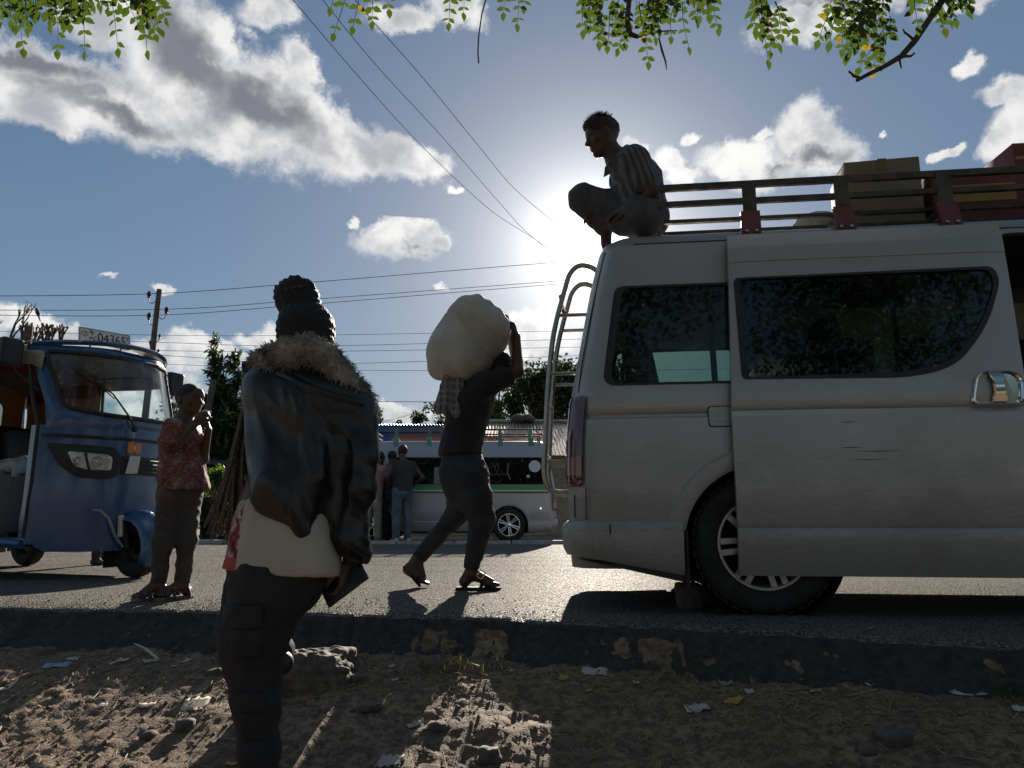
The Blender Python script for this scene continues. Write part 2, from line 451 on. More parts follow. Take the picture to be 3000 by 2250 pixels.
xs = spaced(-300, 300, -4.0, 5.0, 0.022, 1.35)
def jag(x): return 0.040 * fr(x, 0.0, 3.0, 3, 2.0) + 0.022 * fr(x, 0.0, 17.0, 3, 8.0)
def f_road(x, k):
    y0 = edge_y(x) + (jag(x) if abs(x) < 14 else 0)
    if k == 0: return (x, y0 - 0.235 + 0.05 * fr(x, 5.0, 5, 2, 4.0), -0.185)
    if k == 0.3: return (x, y0 - 0.165 + 0.03 * fr(x, 4.0, 9, 2, 3.0), -0.150 + 0.012 * fr(x, 2.5, 16, 3, 2.0))
    if k == 0.6: return (x, y0 - 0.095 + 0.022 * fr(x, 4.5, 14, 2, 5.0), -0.115 + 0.014 * fr(x, 2.7, 20, 3, 6.0))
    if k == 1: return (x, y0 - 0.035 + 0.016 * fr(x, 1.0, 30, 2, 1.0), -0.072 + 0.02 * fr(x, 2.0, 12, 2, 1.0))
    if k == 2: return (x, y0 + 0.004, -0.022 + 0.008 * fr(x, 3.0, 14, 2, 1.0))
    if k == 3: return (x, y0 + 0.05, -0.006)
    if k == 4: return (x, y0 + 0.25, 0.0)
    return (x, max(13.02, y0 + 1.0), 0.0) if k == 5 else (x, max(13.02, y0 + 1.0), -0.2)
road = sheet('road', xs, [0, 0.3, 0.6, 1, 2, 3, 4, 5, 6], f_road, ASPHALT)
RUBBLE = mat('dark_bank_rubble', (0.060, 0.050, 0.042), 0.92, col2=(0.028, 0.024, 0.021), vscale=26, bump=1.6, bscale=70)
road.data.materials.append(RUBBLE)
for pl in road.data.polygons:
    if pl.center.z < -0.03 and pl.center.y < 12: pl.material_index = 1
CONC = mat('kerb_concrete', (0.36, 0.345, 0.32), 0.85, var=0.2, vscale=5, bump=0.6, bscale=40)
kb = MB()
x = -60.0
while x < 60:                      # kerb stones
    kb.box((x + 0.49, 13.14, 0.0), (0.97, 0.22, 0.13 + 0.02 * math.sin(x * 7)), m=0); x += 1.0
kerb = kb.obj('kerb', CONC, bevel=0.012); tag(kerb, kind='structure')
far_ground = MB().add([(-400, 13.24, -0.002), (400, 13.24, -0.002), (400, 900, 0.5), (-400, 900, 0.5)], [(0, 1, 2, 3)]).obj('far_verge', DIRT)
tag(far_ground, kind='structure')
# ------------------------------------------------------------------ the two vans
def paint_material(name, col, dirt=(0.20, 0.175, 0.14), amount=0.5, metal=0.55, rough=0.36):
    m = bpy.data.materials.new(name); m.use_nodes = True; t = NT(m.node_tree); b = m.node_tree.nodes['Principled BSDF']
    co = t.new('ShaderNodeTexCoord').outputs['Object']
    sep = t.new('ShaderNodeSeparateXYZ'); t.l.new(co, sep.inputs[0])
    big = t.noise(co, 1.7, 6, 0.62); fine = t.noise(t.mapping(co, scale=(6, 6, 30)), 3, 5, 0.6); spk = t.noise(co, 210, 2, 0.5)
    low = t.ss(sep.outputs[2], 1.0, 0.15)                      # road dust thrown up on the lower panels
    d = t.math('MULTIPLY', t.math('ADD', t.math('MULTIPLY', low, 0.75), 0.25), t.ss(t.math('ADD', t.math('MULTIPLY', big, 0.6), t.math('MULTIPLY', fine, 0.4)), 0.30, 0.70))
    d = t.math('MULTIPLY', d, amount, clamp=True)
    base = t.mix(t.ss(spk, 0.3, 0.7), tuple(c * 0.93 for c in col), tuple(min(1, c * 1.05) for c in col))
    t.l.new(t.mix(d, base, dirt), b.inputs['Base Color'])
    t.l.new(t.lin(d, 0, 1, rough, 0.85), b.inputs['Roughness']); t.l.new(t.lin(d, 0, 1, metal, 0.0), b.inputs['Metallic'])
    b.inputs['Coat Weight'].default_value = 0.25; b.inputs['Coat Roughness'].default_value = 0.12
    bp = t.new('ShaderNodeBump'); bp.inputs['Strength'].default_value = 0.25; bp.inputs['Distance'].default_value = 0.02
    t.l.new(t.noise(co, 2.6, 2, 0.5), bp.inputs['Height'])
    b2 = t.new('ShaderNodeBump'); b2.inputs['Strength'].default_value = 0.15; b2.inputs['Distance'].default_value = 0.0015
    t.l.new(spk, b2.inputs['Height']); t.l.new(bp.outputs[0], b2.inputs['Normal']); t.l.new(b2.outputs[0], b.inputs['Normal'])
    return m
SILVER = paint_material('dusty_silver_paint', (0.43, 0.42, 0.40), dirt=(0.22, 0.19, 0.155), amount=0.75)
WHITE_P = paint_material('silver_grey_van_paint', (0.38, 0.385, 0.40), amount=0.35, metal=0.3)
BLACK_PL = mat('black_plastic', (0.018, 0.018, 0.019), 0.55, bump=0.2, bscale=300, var=0.3)
RUBBER = mat('tyre_rubber', (0.022, 0.021, 0.02), 0.85, var=0.35, vscale=14, bump=0.4, bscale=90)
UNDER = mat('underbody_black', (0.012, 0.012, 0.012), 0.9)
RIM = mat('wheel_silver', (0.42, 0.40, 0.36), 0.42, metal=0.6, var=0.18, vscale=18)
RIM_BR = mat('bright_alloy', (0.75, 0.75, 0.76), 0.22, metal=0.95)
CHROME = mat('chrome', (0.72, 0.71, 0.68), 0.10, metal=1.0)
STEEL = mat('dull_steel_tube', (0.40, 0.37, 0.33), 0.34, metal=0.9, var=0.15, vscale=20)
TAIL = mat('tail_lamp_red', (0.11, 0.012, 0.014), 0.12, coat=0.6)
TAIL_C = mat('tail_lamp_clear', (0.30, 0.10, 0.07), 0.15, coat=0.6)
RACK = mat('rack_brown_paint', (0.075, 0.065, 0.055), 0.55, var=0.35, vscale=12, metal=0.2, rvar=0.15)
RACK_RED = mat('rack_red_paint', (0.13, 0.018, 0.022), 0.5, var=0.3, vscale=9)
RACK_GRN = mat('rack_green_paint', (0.10, 0.24, 0.17), 0.5, var=0.25)
SEATM = mat('seat_cloth', (0.035, 0.034, 0.038), 0.9, var=0.3, vscale=30)
TRIM = mat('headliner', (0.06, 0.058, 0.055), 0.95)
GLASS_N = glass_mat('tinted_glass', (0.58, 0.68, 0.64), dirt=0.05, refl=0.55)
GLASS_F = glass_mat('dark_tinted_glass', (0.05, 0.06, 0.065), dirt=0.03, refl=0.45)
GLASS_C = glass_mat('clear_glass', (0.80, 0.90, 0.86), dirt=0.12)

VZ = [0.20, 0.26, 0.33, 0.375, 0.385, 0.395, 0.42, 0.60, 0.80, 0.915, 0.925, 0.937, 0.95, 1.00, 1.08, 1.62, 1.78, 1.855, 1.86, 1.90, 1.93, 1.95, 1.965, 1.975, 1.98]
VH = [0.800, 0.828, 0.842, 0.847, 0.843, 0.838, 0.846, 0.850, 0.849, 0.847, 0.834, 0.829, 0.835, 0.837, 0.830, 0.757, 0.730, 0.712, 0.704, 0.680, 0.635, 0.575, 0.45, 0.25, 0.02]
VXR = [(0.2, 0.07), (0.45, 0.055), (0.80, 0.06), (1.15, 0.09), (1.5, 0.155), (1.84, 0.232), (1.90, 0.258), (1.93, 0.29), (1.95, 0.34), (1.965, 0.46), (1.975, 0.8), (1.98, 1.5)]
VXF = [(0.2, 4.60), (0.45, 4.68), (0.85, 4.66), (1.12, 4.55), (1.5, 4.28), (1.86, 3.98), (1.90, 3.90), (1.93, 3.78), (1.95, 3.6), (1.965, 3.3), (1.975, 2.8), (1.98, 2.4)]
def vhw(z): return float(np.interp(z, VZ, VH))
def vxr(z): return float(np.interp(z, [a for a, b in VXR], [b for a, b in VXR]))
def vxf(z): return float(np.interp(z, [a for a, b in VXF], [b for a, b in VXF]))
def van_contour(z, inset=0.0, n=9, full=True):
    hw = vhw(z) - inset; x0 = vxr(z) + inset; x1 = vxf(z) - inset
    rr = min(0.16, hw * 0.6); rf = min(0.34, hw * 0.7)
    pts = []
    def arc(cx, cy, r, a0, a1, k):
        for i in range(k + 1):
            a = a0 + (a1 - a0) * i / k
            pts.append((cx + r * math.cos(a), cy + r * math.sin(a)))
    arc(x0 + rr, -hw + rr, rr, math.pi, 1.5 * math.pi, n)
    for i in range(1, 12): pts.append((x0 + rr + (x1 - rf - x0 - rr) * i / 12, -hw))
    arc(x1 - rf, -hw + rf, rf, 1.5 * math.pi, 2 * math.pi, n)
    arc(x1 - rf, hw - rf, rf, 0, 0.5 * math.pi, n)
    for i in range(1, 12): pts.append((x1 - rf + (x0 + rr - x1 + rf) * i / 12, hw))
    arc(x0 + rr, hw - rr, rr, 0.5 * math.pi, math.pi, n)
    return pts
def van_solid(inset, z0, z1, zmap=None):
    zs = [z for z in VZ if z0 < z < z1]; zs = [z0] + zs + [z1]
    rings = []
    for z in zs:
        rings.append([Vector((x, y, z)) for x, y in van_contour(z, inset)])
    return rings
QWIN = round_poly([(0.245, 1.085), (2.07, 1.085), (2.09, 1.615), (0.32, 1.615)], [0.07, 0.04, 0.04, 0.05])
MWIN = round_poly([(2.22, 1.085), (3.24, 1.085), (3.24, 1.615), (2.22, 1.615)], 0.045)
FWIN = round_poly([(3.40, 1.04), (4.30, 1.02), (3.98, 1.60), (3.42, 1.615)], [0.04, 0.10, 0.06, 0.04])
def side_pt(x, z, side, out=0.0): return Vector((x, side * (vhw(z) + out), z))
def pane(name, poly, side, parent, material, frit=0.035, out=-0.006, frame_mat=None, curve=None):
    """a window on a body side: a frame ring (part) with the glass as its sub-part"""
    cx = sum(p[0] for p in poly) / len(poly); cz = sum(p[1] for p in poly) / len(poly)
    def shrink(k):
        r = []
        for x, z in poly:
            d = Vector((cx - x, cz - z)); l = d.length
            r.append((x + (cx - x) * k / abs(cx - x) if False else x + d.x / l * k, z + d.y / l * k))
        return r
    n = len(poly); inner = shrink(frit); outer = shrink(-0.006)
    fb = MB()
    vs = [side_pt(x, z, side, out + 0.009) for x, z in outer] + [side_pt(x, z, side, out + 0.010) for x, z in inner] + [side_pt(x, z, side, out - 0.012) for x, z in inner] + [side_pt(x, z, side, out - 0.012) for x, z in outer]
    fs = []
    for a in range(4):
        for j in range(n): fs.append((a*n + j, a*n + (j+1) % n, ((a+1) % 4)*n + (j+1) % n, ((a+1) % 4)*n + j))
    fb.add(vs, fs)
    fo = fb.obj(name, frame_mat or BLACK_PL, parent, smooth=False)
    gb = MB().prism([side_pt(x, z, side, out) for x, z in shrink(frit * 0.5)], (0, -side * 0.004, 0))
    gb.obj('glass', material, fo, smooth=False)
    return fo
def wheel(name, parent, c, side, bright=False, spokes=7, r=0.322, rim_r=0.212, w=0.20):
    """a wheel whose outer face looks towards side (-1 near, +1 far)"""
    c = Vector(c); ax = (0, side, 0)
    ty = MB().lathe([(rim_r * 0.98, -w*0.5), (rim_r * 1.05, -w*0.52), (r * 0.90, -w*0.53), (r * 0.985, -w*0.40), (r, -w*0.2), (r, w*0.2), (r * 0.985, w*0.40), (r * 0.93, w*0.50), (r * 0.80, w*0.54), (rim_r * 1.06, w*0.50), (rim_r, w*0.46), (rim_r * 0.98, w*0.30)], c, ax, 48)
    o = ty.obj(name, RUBBER, parent)
    tb = MB()
    for k in range(40):                                     # tread blocks
        a = 2 * math.pi * k / 40
        rot = Matrix.Rotation(a, 3, 'Y')
        for q in (-0.27, 0.27): tb.box(c + rot @ Vector((0, q * w, r + 0.001)), (0.034, w * 0.40, 0.008), rot)
    tb.obj('tread', RUBBER, o, smooth=False)
    rm = MB().lathe([(rim_r * 1.0, w*0.475), (rim_r * 1.0, w*0.50), (rim_r * 0.95, w*0.50), (rim_r * 0.91, w*0.42), (rim_r * 0.90, -w*0.3), (0.02, -w*0.3)], c, ax, 48)
    hub = c + Vector((0, side, 0)) * (w * 0.40)
    for k in range(spokes):
        a = 2 * math.pi * (k + 0.15) / spokes
        rot = Matrix.Rotation(a, 3, 'Y')
        if bright:
            for dx in (-0.012, 0.012): rm.tube([hub + rot @ Vector((dx * 0.9, 0, 0.045)), hub + rot @ Vector((dx * 2.0, side * 0.006, rim_r * 0.95))], [0.013, 0.015], 6)
        else:
            p0 = rot @ Vector((0, 0, 1)); t = rot @ Vector((1, 0, 0))
            for dx in (-1, 1):
                rm.prism([hub + p0 * 0.03 + t * 0.010 * dx, hub + p0 * 0.05 + t * 0.034 * dx, hub + p0 * rim_r * 0.93 + t * 0.040 * dx, hub + p0 * rim_r * 0.93 + t * 0.012 * dx], (0, side * 0.014, 0))
    rm.lathe([(0.0, w*0.46), (0.035, w*0.46), (0.05, w*0.43), (0.06, w*0.36)], c, ax, 24)
    rm.obj('rim', RIM_BR if bright else RIM, o)
    dk = MB().lathe([(rim_r * 0.9, w*0.12), (0.0, w*0.12)], c, ax, 32); dk.obj('brake', UNDER, o)
    if bright:
        nb = MB()
        for k in range(6):
            rot = Matrix.Rotation(2*math.pi*k/6, 3, 'Y'); nb.lathe([(0.011, 0), (0.010, 0.02), (0.0, 0.022)], hub + rot @ Vector((0, 0, 0.052)), ax, 6)
        nb.obj('wheel_nuts', CHROME, o)
    return o
def arch_flare(parent, x, side, material, r0=0.362, r1=0.45):
    m = MB(); rings = []
    for i in range(25):
        a = R(10) + (R(160)) * i / 24
        ca, sa = math.cos(a), math.sin(a)
        ring = []
        for rr, o in ((r0 - 0.004, -0.03), (r0, 0.010), (r0 + 0.02, 0.016), (r1 - 0.015, 0.014), (r1, -0.002), (r1, -0.03)):
            zz = 0.32 + rr * sa; xx = x + rr * ca
            ring.append(side_pt(xx, max(zz, 0.22), side, o))
        rings.append(ring)
    m.loft(rings, closed=True); return m.obj('wheel_arch', material, parent)
def rear_bumper(parent, material):
    m = MB(); path = []
    zmid = 0.33
    pts = van_contour(zmid, 0)
    # U-shaped strip: near side from x=0.60 back to the rear, round to the far side
    side_pts = [(0.60 - i * 0.09, -vhw(zmid)) for i in range(5)]
    rear = [p for p in van_contour(zmid, 0)[:10]][::-1]
    far = [(x, -y) for x, y in (side_pts + rear)][::-1]
    line = side_pts + rear + far
    rings = []
    for i, (x, y) in enumerate(line):
        n = Vector((x - 0.75, y * 1.1, 0)); 
        n = Vector((-1 if x < 0.20 else 0, 0, 0)) * max(0, min(1, (0.21 - x) / 0.15)) + Vector((0, 1 if y > 0 else -1, 0)) * max(0.0, min(1, (abs(y) - 0.66) / 0.16))
        n.normalize()
        zb = 0.262 - 0.085 * max(0, (x - 0.1) / 0.5)
        P0 = Vector((x, y, 0))
        ring = [P0 + n * o + Vector((0, 0, z)) for o, z in ((-0.02, 0.425), (0.012, 0.425), (0.034, 0.405), (0.040, 0.36), (0.034, zb + 0.035), (0.016, zb), (-0.02, zb))]
        rings.append(ring)
    m.loft(rings)
    return m.obj('rear_bumper', material, parent)
def tail_lamp(parent, side):
    base = van_contour(0.8, 0)
    def strip(z0, z1, name, material, par, out=0.012, xmax=0.135):
        line = [(xmax, -vhw(0.8))] + [p for p in van_contour(0.8, 0)[:10]][::-1] + [(0.062, -0.64)]
        line = [p for p in line if p[0] <= xmax + 1e-6]
        m = MB(); rings = []
        zs = [z0, z0 + 0.02, z0 + 0.05] + [z0 + (z1 - z0) * k / 6 for k in range(1, 6)] + [z1 - 0.05, z1 - 0.02, z1]
        for z in sorted(zs):
            k = min(1.0, (z - z0 + 0.004) / 0.03, (z1 - z + 0.004) / 0.03) if name == 'tail_lamp' else 1.0
            k = max(0.2, k) ** 0.5
            ring = []
            for x, y in line:
                dy = vhw(z) - vhw(0.8); dx = vxr(z) - vxr(0.8)
                n = Vector((x - 0.22, y + 0.69, 0)).normalized() if x < 0.22 else Vector((0, -1, 0))
                if x >= xmax - 1e-6: n = Vector((0, -1, 0)); o = -0.004
                elif y > -0.66: n = Vector((-1, 0, 0)); o = -0.004
                else: o = out * k
                ring.append(Vector((x + dx + n.x * o - (0.02 * (1 - k) if x >= xmax - 1e-6 else 0), (y - dy + n.y * o) * (-side), z)))
            rings.append(ring)
        m.loft(rings, closed=False, cap=False)
        return m.obj(name, material, par)
    o = strip(0.59, 1.04, 'tail_lamp', TAIL, parent)
    strip(0.645, 0.735, 'reflector_panel', TAIL_C, o, 0.0135, 0.132)
    return o
def roof_rack(parent, x0, x1, hw, zt, posts, mats, front_slope=0.0, near=-1, foot_mats=None, lug=0.0):
    """an open steel basket: rails, floor slats and feet, each a bar of its own"""
    def bar(name, a, b, w, h, m):
        a, b = Vector(a), Vector(b); d = b - a; rot = d.to_track_quat('X', 'Z').to_matrix()
        return MB().box((a + b) / 2, (d.length, w, h), rot).obj(name, m, parent, smooth=False, bevel=0.004)
    zs = (zt, zt - 0.095)
    for y in (-hw, hw):
        for k, z in enumerate(zs): bar('rail', (x0, y, z), (x1, y, z), 0.030, 0.036 if k == 0 else 0.030, mats[0])
    for x in (x0, x1):
        for k, z in enumerate(zs): bar('rail', (x + (front_slope if x == x1 else 0), -hw, z + 0.001), (x + (front_slope if x == x1 else 0), hw, z + 0.001), 0.028, 0.030, mats[0])
    n = 7
    for k in range(n):
        y = -hw + 0.10 + (2 * hw - 0.20) * k / (n - 1)
        bar('floor_slat', (x0, y, zt - 0.155), (x1, y, zt - 0.155), 0.034, 0.020, mats[0])
    for i, x in enumerate(posts):
        bar('cross_bar', (x, -hw - 0.01, zt - 0.18), (x, hw + 0.01, zt - 0.18), 0.03, 0.025, mats[0])
        for s in (-1, 1):
            m = MB().box((x, s * (hw + 0.017), zt - 0.09), (0.072, 0.008, 0.20)).obj('post', mats[0] if mats[1] is None else mats[1], parent, smooth=False)
            fm = foot_mats[i % len(foot_mats)] if foot_mats else mats[2]
            a = Vector((x, s * (hw + 0.022), zt - 0.16)); b = Vector((x - 0.01, s * (vhw(1.90) + 0.018), 1.925)); c = Vector((x - 0.015, s * (vhw(1.85) + 0.012), 1.845))
            ft = MB()
            w = 0.05
            pts = [a, b, c]
            ring = [[p + Vector((-w, 0, 0)), p + Vector((w, 0, 0)), p + Vector((w, -s * 0.018, -0.004)), p + Vector((-w, -s * 0.018, -0.004))] for p in pts]
            ft.loft(ring)
            fo = ft.obj('foot', fm, parent, smooth=False)
            for dx, tz in ((-0.025, 0.25), (0.025, 0.25), (0.0, 0.8)):
                q = b.lerp(c, tz) + Vector((dx, s * 0.002, 0)); nrm = Vector((0, s, 0.35)).normalized()
                MB().lathe([(0.009, 0.0), (0.009, 0.006), (0.0, 0.008)], q, nrm, 8).obj('bolt', STEEL, fo)
def seat_row(parent, x, y0, y1, material=None):
    m = MB(); w = y1 - y0
    m.box((x, (y0 + y1) / 2, 0.78), (0.48, w, 0.14))
    m.box((x - 0.27, (y0 + y1) / 2, 1.05), (0.12, w, 0.55), Matrix.Rotation(R(-10), 3, 'Y'))
    k = max(1, round(w / 0.45))
    for i in range(k):
        m.box((x - 0.33, y0 + w * (i + 0.5) / k, 1.39), (0.09, 0.27, 0.17), Matrix.Rotation(R(-10), 3, 'Y'))
    m.box((x, (y0 + y1) / 2, 0.55), (0.3, w * 0.8, 0.36))
    return m.obj('seat', material or SEATM, parent, bevel=0.03)
def van_body(parent, paint, near_open):
    """painted shell with window, arch and door openings cut through"""
    shell = MB().loft(van_solid(0, 0.20, 1.98)).obj('body', paint, parent)
    cut = []
    cut.append(MB().loft(van_solid(0.045, 0.30, 1.945)).obj('c', paint))
    def pr(poly, y0, y1): cut.append(MB().prism([(x, y0, z) for x, z in poly], (0, y1 - y0, 0)).obj('c', paint))
    pr(QWIN, -1.2, 1.2)
    pr(FWIN, -1.2, 1.2)
    if near_open:
        pr(MWIN, 0.2, 1.2)
        pr(round_poly([(2.16, 0.33), (3.28, 0.33), (3.28, 1.83), (2.20, 1.83)], 0.06), -1.2, -0.3)
    else: pr(MWIN, -1.2, 1.2)
    for xw in (0.97, 3.54):
        for s in (-1, 1): cut.append(MB().lathe([(0.0, -0.5), (0.362, -0.5), (0.362, 0.12), (0.0, 0.12)], (xw, s * 0.80, 0.32), (0, s, 0), 48).obj('c', paint))
    # windscreen and tailgate window
    cut.append(MB().prism([(4.9, y, z) for y, z in round_poly([(-0.66, 1.12), (0.66, 1.12), (0.60, 1.74), (-0.60, 1.74)], 0.08)], (-0.95, 0, 0)).obj('c', paint))
    cut.append(MB().prism([(-0.2, y, z) for y, z in round_poly([(-0.62, 1.10), (0.62, 1.10), (0.55, 1.62), (-0.55, 1.62)], 0.08)], (0.6, 0, 0)).obj('c', paint))
    boolean(shell, cut)
    me = shell.data
    me.polygons.foreach_set('use_smooth', [True] * len(me.polygons)); me.set_sharp_from_angle(angle=R(28))
    return shell
def van_common(root, paint, near_open, glass, bright, spokes, seats=True):
    van_body(root, paint, near_open)
    ff = MB().box((2.35, 0, 0.335), (4.2, 1.55, 0.03)).obj('floor', UNDER, root, smooth=False)
    un = MB(); un.box((2.35, 0, 0.215), (4.1, 1.2, 0.05)); un.box((2.3, 0, 0.2), (3.6, 0.09, 0.09)); un.box((0.97, 0, 0.32), (0.11, 1.5, 0.11)); un.box((3.54, 0, 0.30), (0.11, 1.5, 0.09))
    for s in (-1, 1): un.tube([(0.3, s * 0.5, 0.36), (0.65, s * 0.52, 0.30), (0.97, s * 0.53, 0.26), (1.3, s * 0.52, 0.30), (1.7, s * 0.5, 0.36)], 0.02, 6)
    un.tube([(0.25, 0.45, 0.24), (2.0, 0.4, 0.22), (3.2, 0.3, 0.22)], 0.035, 8)
    un.obj('chassis', UNDER, root)
    for xw in (0.97, 3.54):
        for s in (-1, 1):
            MB().lathe([(0.366, -0.30), (0.366, 0.045)], (xw, s * 0.80, 0.32), (0, s, 0), 40).obj('wheel_well', UNDER, root)
            wheel('wheel', root, (xw, s * 0.735, 0.322), s, bright, spokes)
            arch_flare(root, xw, s, paint)
    for s in (-1, 1):
        if not (near_open and s == -1): pane('window', MWIN, s, root, glass)
        pane('window', QWIN, s, root, glass)
        pane('window', FWIN, s, root, GLASS_C if not near_open else glass, 0.02)
        tail_lamp(root, s)
    # windscreen, tailgate glass
    ws = MB().prism([(vxf(z) - 0.035 - 0.30 * (abs(y) / 0.66) ** 3 * 0.25, y, z) for y, z in round_poly([(-0.68, 1.10), (0.68, 1.10), (0.62, 1.76), (-0.62, 1.76)], 0.08)], (0.006, 0, 0)).obj('windscreen', GLASS_C, root, smooth=False)
    rw = MB().prism([(vxr(z) + 0.012, y, z) for y, z in round_poly([(-0.64, 1.08), (0.64, 1.08), (0.57, 1.64), (-0.57, 1.64)], 0.08)], (0.006, 0, 0)).obj('rear_window', glass, root, smooth=False)
    rear_bumper(root, paint)
    fb = MB()
    rings = []
    for z in (0.22, 0.26, 0.40, 0.50, 0.53):
        pts = [p for p in van_contour(z, -0.03) if p[0] > 4.2]
        rings.append([Vector((x, y, z)) for x, y in sorted(pts, key=lambda q: q[1])])
    fb.loft(rings, closed=False, cap=False); fb.obj('front_bumper', paint, root)
    for s in (-1, 1):
        MB().lathe([(0.0, 0.03), (0.09, 0.02), (0.11, -0.03)], (4.60, s * 0.60, 0.80), (1, s * 0.35, 0.1), 20).obj('headlamp', GLASS_C, root)
    if seats:
        for x in (0.75, 1.5, 2.25 if not near_open else 1.75):
            seat_row(root, x, -0.72, 0.30); seat_row(root, x, 0.36, 0.74)
        seat_row(root, 3.25, -0.70, -0.20); seat_row(root, 3.25, 0.15, 0.70)
    hl = MB().box((2.2, 0, 1.925), (2.9, 1.05, 0.012)).obj('headliner', TRIM, root, smooth=False)
    mi = MB()
    for s in (-1, 1):
        mo = MB().box((4.22, s * 0.98, 1.12), (0.09, 0.16, 0.24)).tube([(4.2, s * 0.82, 1.05), (4.22, s * 0.93, 1.08)], 0.018, 6).obj('mirror', BLACK_PL, root, bevel=0.02)

# ---- near van
VYAW = R(-7.0)
_f = Vector((math.cos(VYAW), math.sin(VYAW), 0)); _l = Vector((-math.sin(VYAW), math.cos(VYAW), 0))
VAN0 = Vector((1.17, 3.47, 0)) - _f * 0.97 + _l * 0.85
van = empty('minibus_van', VAN0, VYAW, label='dusty silver minibus van with roof rack, rear ladder and sliding door slid open', cat='van')
VM = Matrix.Translation(VAN0) @ Matrix.Rotation(VYAW, 4, 'Z')
def vw(x, y, z): return VM @ Vector((x, y, z))          # van place -> world place
van_common(van, SILVER, True, GLASS_N, False, 7)

def sliding_door():
    out = 0.075
    zs = [0.18, 0.20, 0.26, 0.33, 0.37, 0.382, 0.394, 0.42, 0.60, 0.80, 0.91, 0.922, 0.937, 0.952, 1.0, 1.05, 1.08, 1.2, 1.35, 1.5, 1.62, 1.70, 1.702, 1.78, 1.785, 1.86]
    def hwz(z):
        if z < 0.30: return 0.843 - (0.30 - z) * 0.28
        h = vhw(z)
        if 1.70 < z < 1.79: h += 0.003
        return h
    def xl(z): return 0.842 + 0.045 * max(0, (z - 0.9) / 0.9) 
    def xr(z): return float(np.interp(z, [0.18, 0.5, 0.84, 1.0, 1.5, 1.86], [2.105, 2.12, 2.13, 2.145, 2.17, 2.185]))
    nx = 14; m = MB(); fr_, bk = [], []
    for z in zs:
        a, b = xl(z), xr(z); row = []; rb = []
        for i in range(nx + 1):
            t = i / nx; x = a + (b - a) * t
            e = min(t, 1 - t) * (b - a)
            rnd = 0.010 * (1 - min(1, e / 0.02)) ** 2
            row.append(Vector((x, -(hwz(z) + out - rnd), z))); rb.append(Vector((x, -(hwz(z) + out - 0.042), z)))
        fr_.append(row); bk.append(rb)
    nz = len(zs); vs = [p for r_ in fr_ for p in r_] + [p for r_ in bk for p in r_]; N = nz * (nx + 1); fs = []
    for k in range(nz - 1):
        for i in range(nx):
            q = k * (nx + 1) + i; w_ = nx + 1
            fs.append((q, q + 1, q + 1 + w_, q + w_)); fs.append((q + N, q + w_ + N, q + 1 + w_ + N, q + 1 + N))
        for i in (0, nx):
            q = k * (nx + 1) + i; fs.append((q, q + nx + 1, q + nx + 1 + N, q + N))
    for k in (0, nz - 1):
        for i in range(nx):
            q = k * (nx + 1) + i; fs.append((q, q + 1, q + 1 + N, q + N))
    m.add(vs, fs)
    door = m.obj('sliding_door', SILVER, van, angle=28)
    poly = round_poly([(0.905, 1.088), (1.66, 1.083), (1.86, 1.13), (2.03, 1.33), (2.118, 1.54), (2.105, 1.622), (0.905, 1.612)], [0.03, 0.2, 0.12, 0.2, 0.06, 0.05, 0.03], 6)
    boolean(door, [MB().prism([(x, -1.1, z) for x, z in poly], (0, 0.6, 0)).obj('c', SILVER)])
    door.data.polygons.foreach_set('use_smooth', [True] * len(door.data.polygons)); door.data.set_sharp_from_angle(angle=R(28))
    tag(door, label='sliding door pushed back along the van side, scratched and dented')
    fo = pane('door_window', poly, -1, door, GLASS_N, 0.022, out=out - 0.008)
    # divider bars of the sliding pane inside the door window
    for x in (1.62, 1.93):
        MB().prism([side_pt(x, 1.10, -1, out - 0.014), side_pt(x + 0.018, 1.10, -1, out - 0.014), side_pt(x + 0.018, 1.60, -1, out - 0.014), side_pt(x, 1.60, -1, out - 0.014)], (0, 0.012, 0)).obj('pane_divider', BLACK_PL, fo, smooth=False)
    # recessed chrome handle
    hp = round_poly([(1.895, 0.945), (2.125, 0.945), (2.135, 1.06), (2.10, 1.10), (1.935, 1.10)], [0.03, 0.03, 0.04, 0.03, 0.05])
    cx, cz = 2.015, 1.022
    hm = MB(); n = len(hp); rings = []
    for k, o in ((1.0, 0.000), (1.0, 0.008), (0.94, 0.014), (0.86, 0.010), (0.80, -0.004), (0.60, -0.024), (0.2, -0.030)):
        rings.append([side_pt(cx + (x - cx) * k, cz + (z - cz) * k, -1, out + o) for x, z in hp])
    hm.loft(rings, cap=True)
    ho = hm.obj('handle', CHROME, door)
    g = MB(); rings = []
    for z, w in ((0.955, 0.030), (0.965, 0.034), (1.0, 0.024), (1.04, 0.024), (1.078, 0.034), (1.088, 0.030)):
        o = 0.020 + 0.008 * math.sin(math.pi * (z - 0.955) / 0.133)
        rings.append([side_pt(2.02 - w, z, -1, out + o - 0.012), side_pt(2.02 - w * 0.8, z, -1, out + o), side_pt(2.02 + w * 0.8, z, -1, out + o), side_pt(2.02 + w, z, -1, out + o - 0.012)])
    g.loft(rings); g.obj('grip', CHROME, ho)
    # scratches
    sc = mat('scratch_dark', (0.03, 0.03, 0.03), 0.8)
    for (x0, x1, z, dz) in ((1.36, 1.60, 0.737, 0.003), (1.35, 1.53, 0.700, 0.003), (1.30, 1.42, 0.755, 0.0), (1.32, 1.40, 0.872, 0.004)):
        MB().prism([side_pt(x0, z, -1, out + 0.0005), side_pt((x0+x1)/2, z - 0.0016, -1, out + 0.0005), side_pt(x1, z + dz, -1, out + 0.0005), side_pt((x0+x1)/2, z + 0.002, -1, out + 0.0005)], (0, -0.0006, 0)).obj('scratch', sc, door, smooth=False)
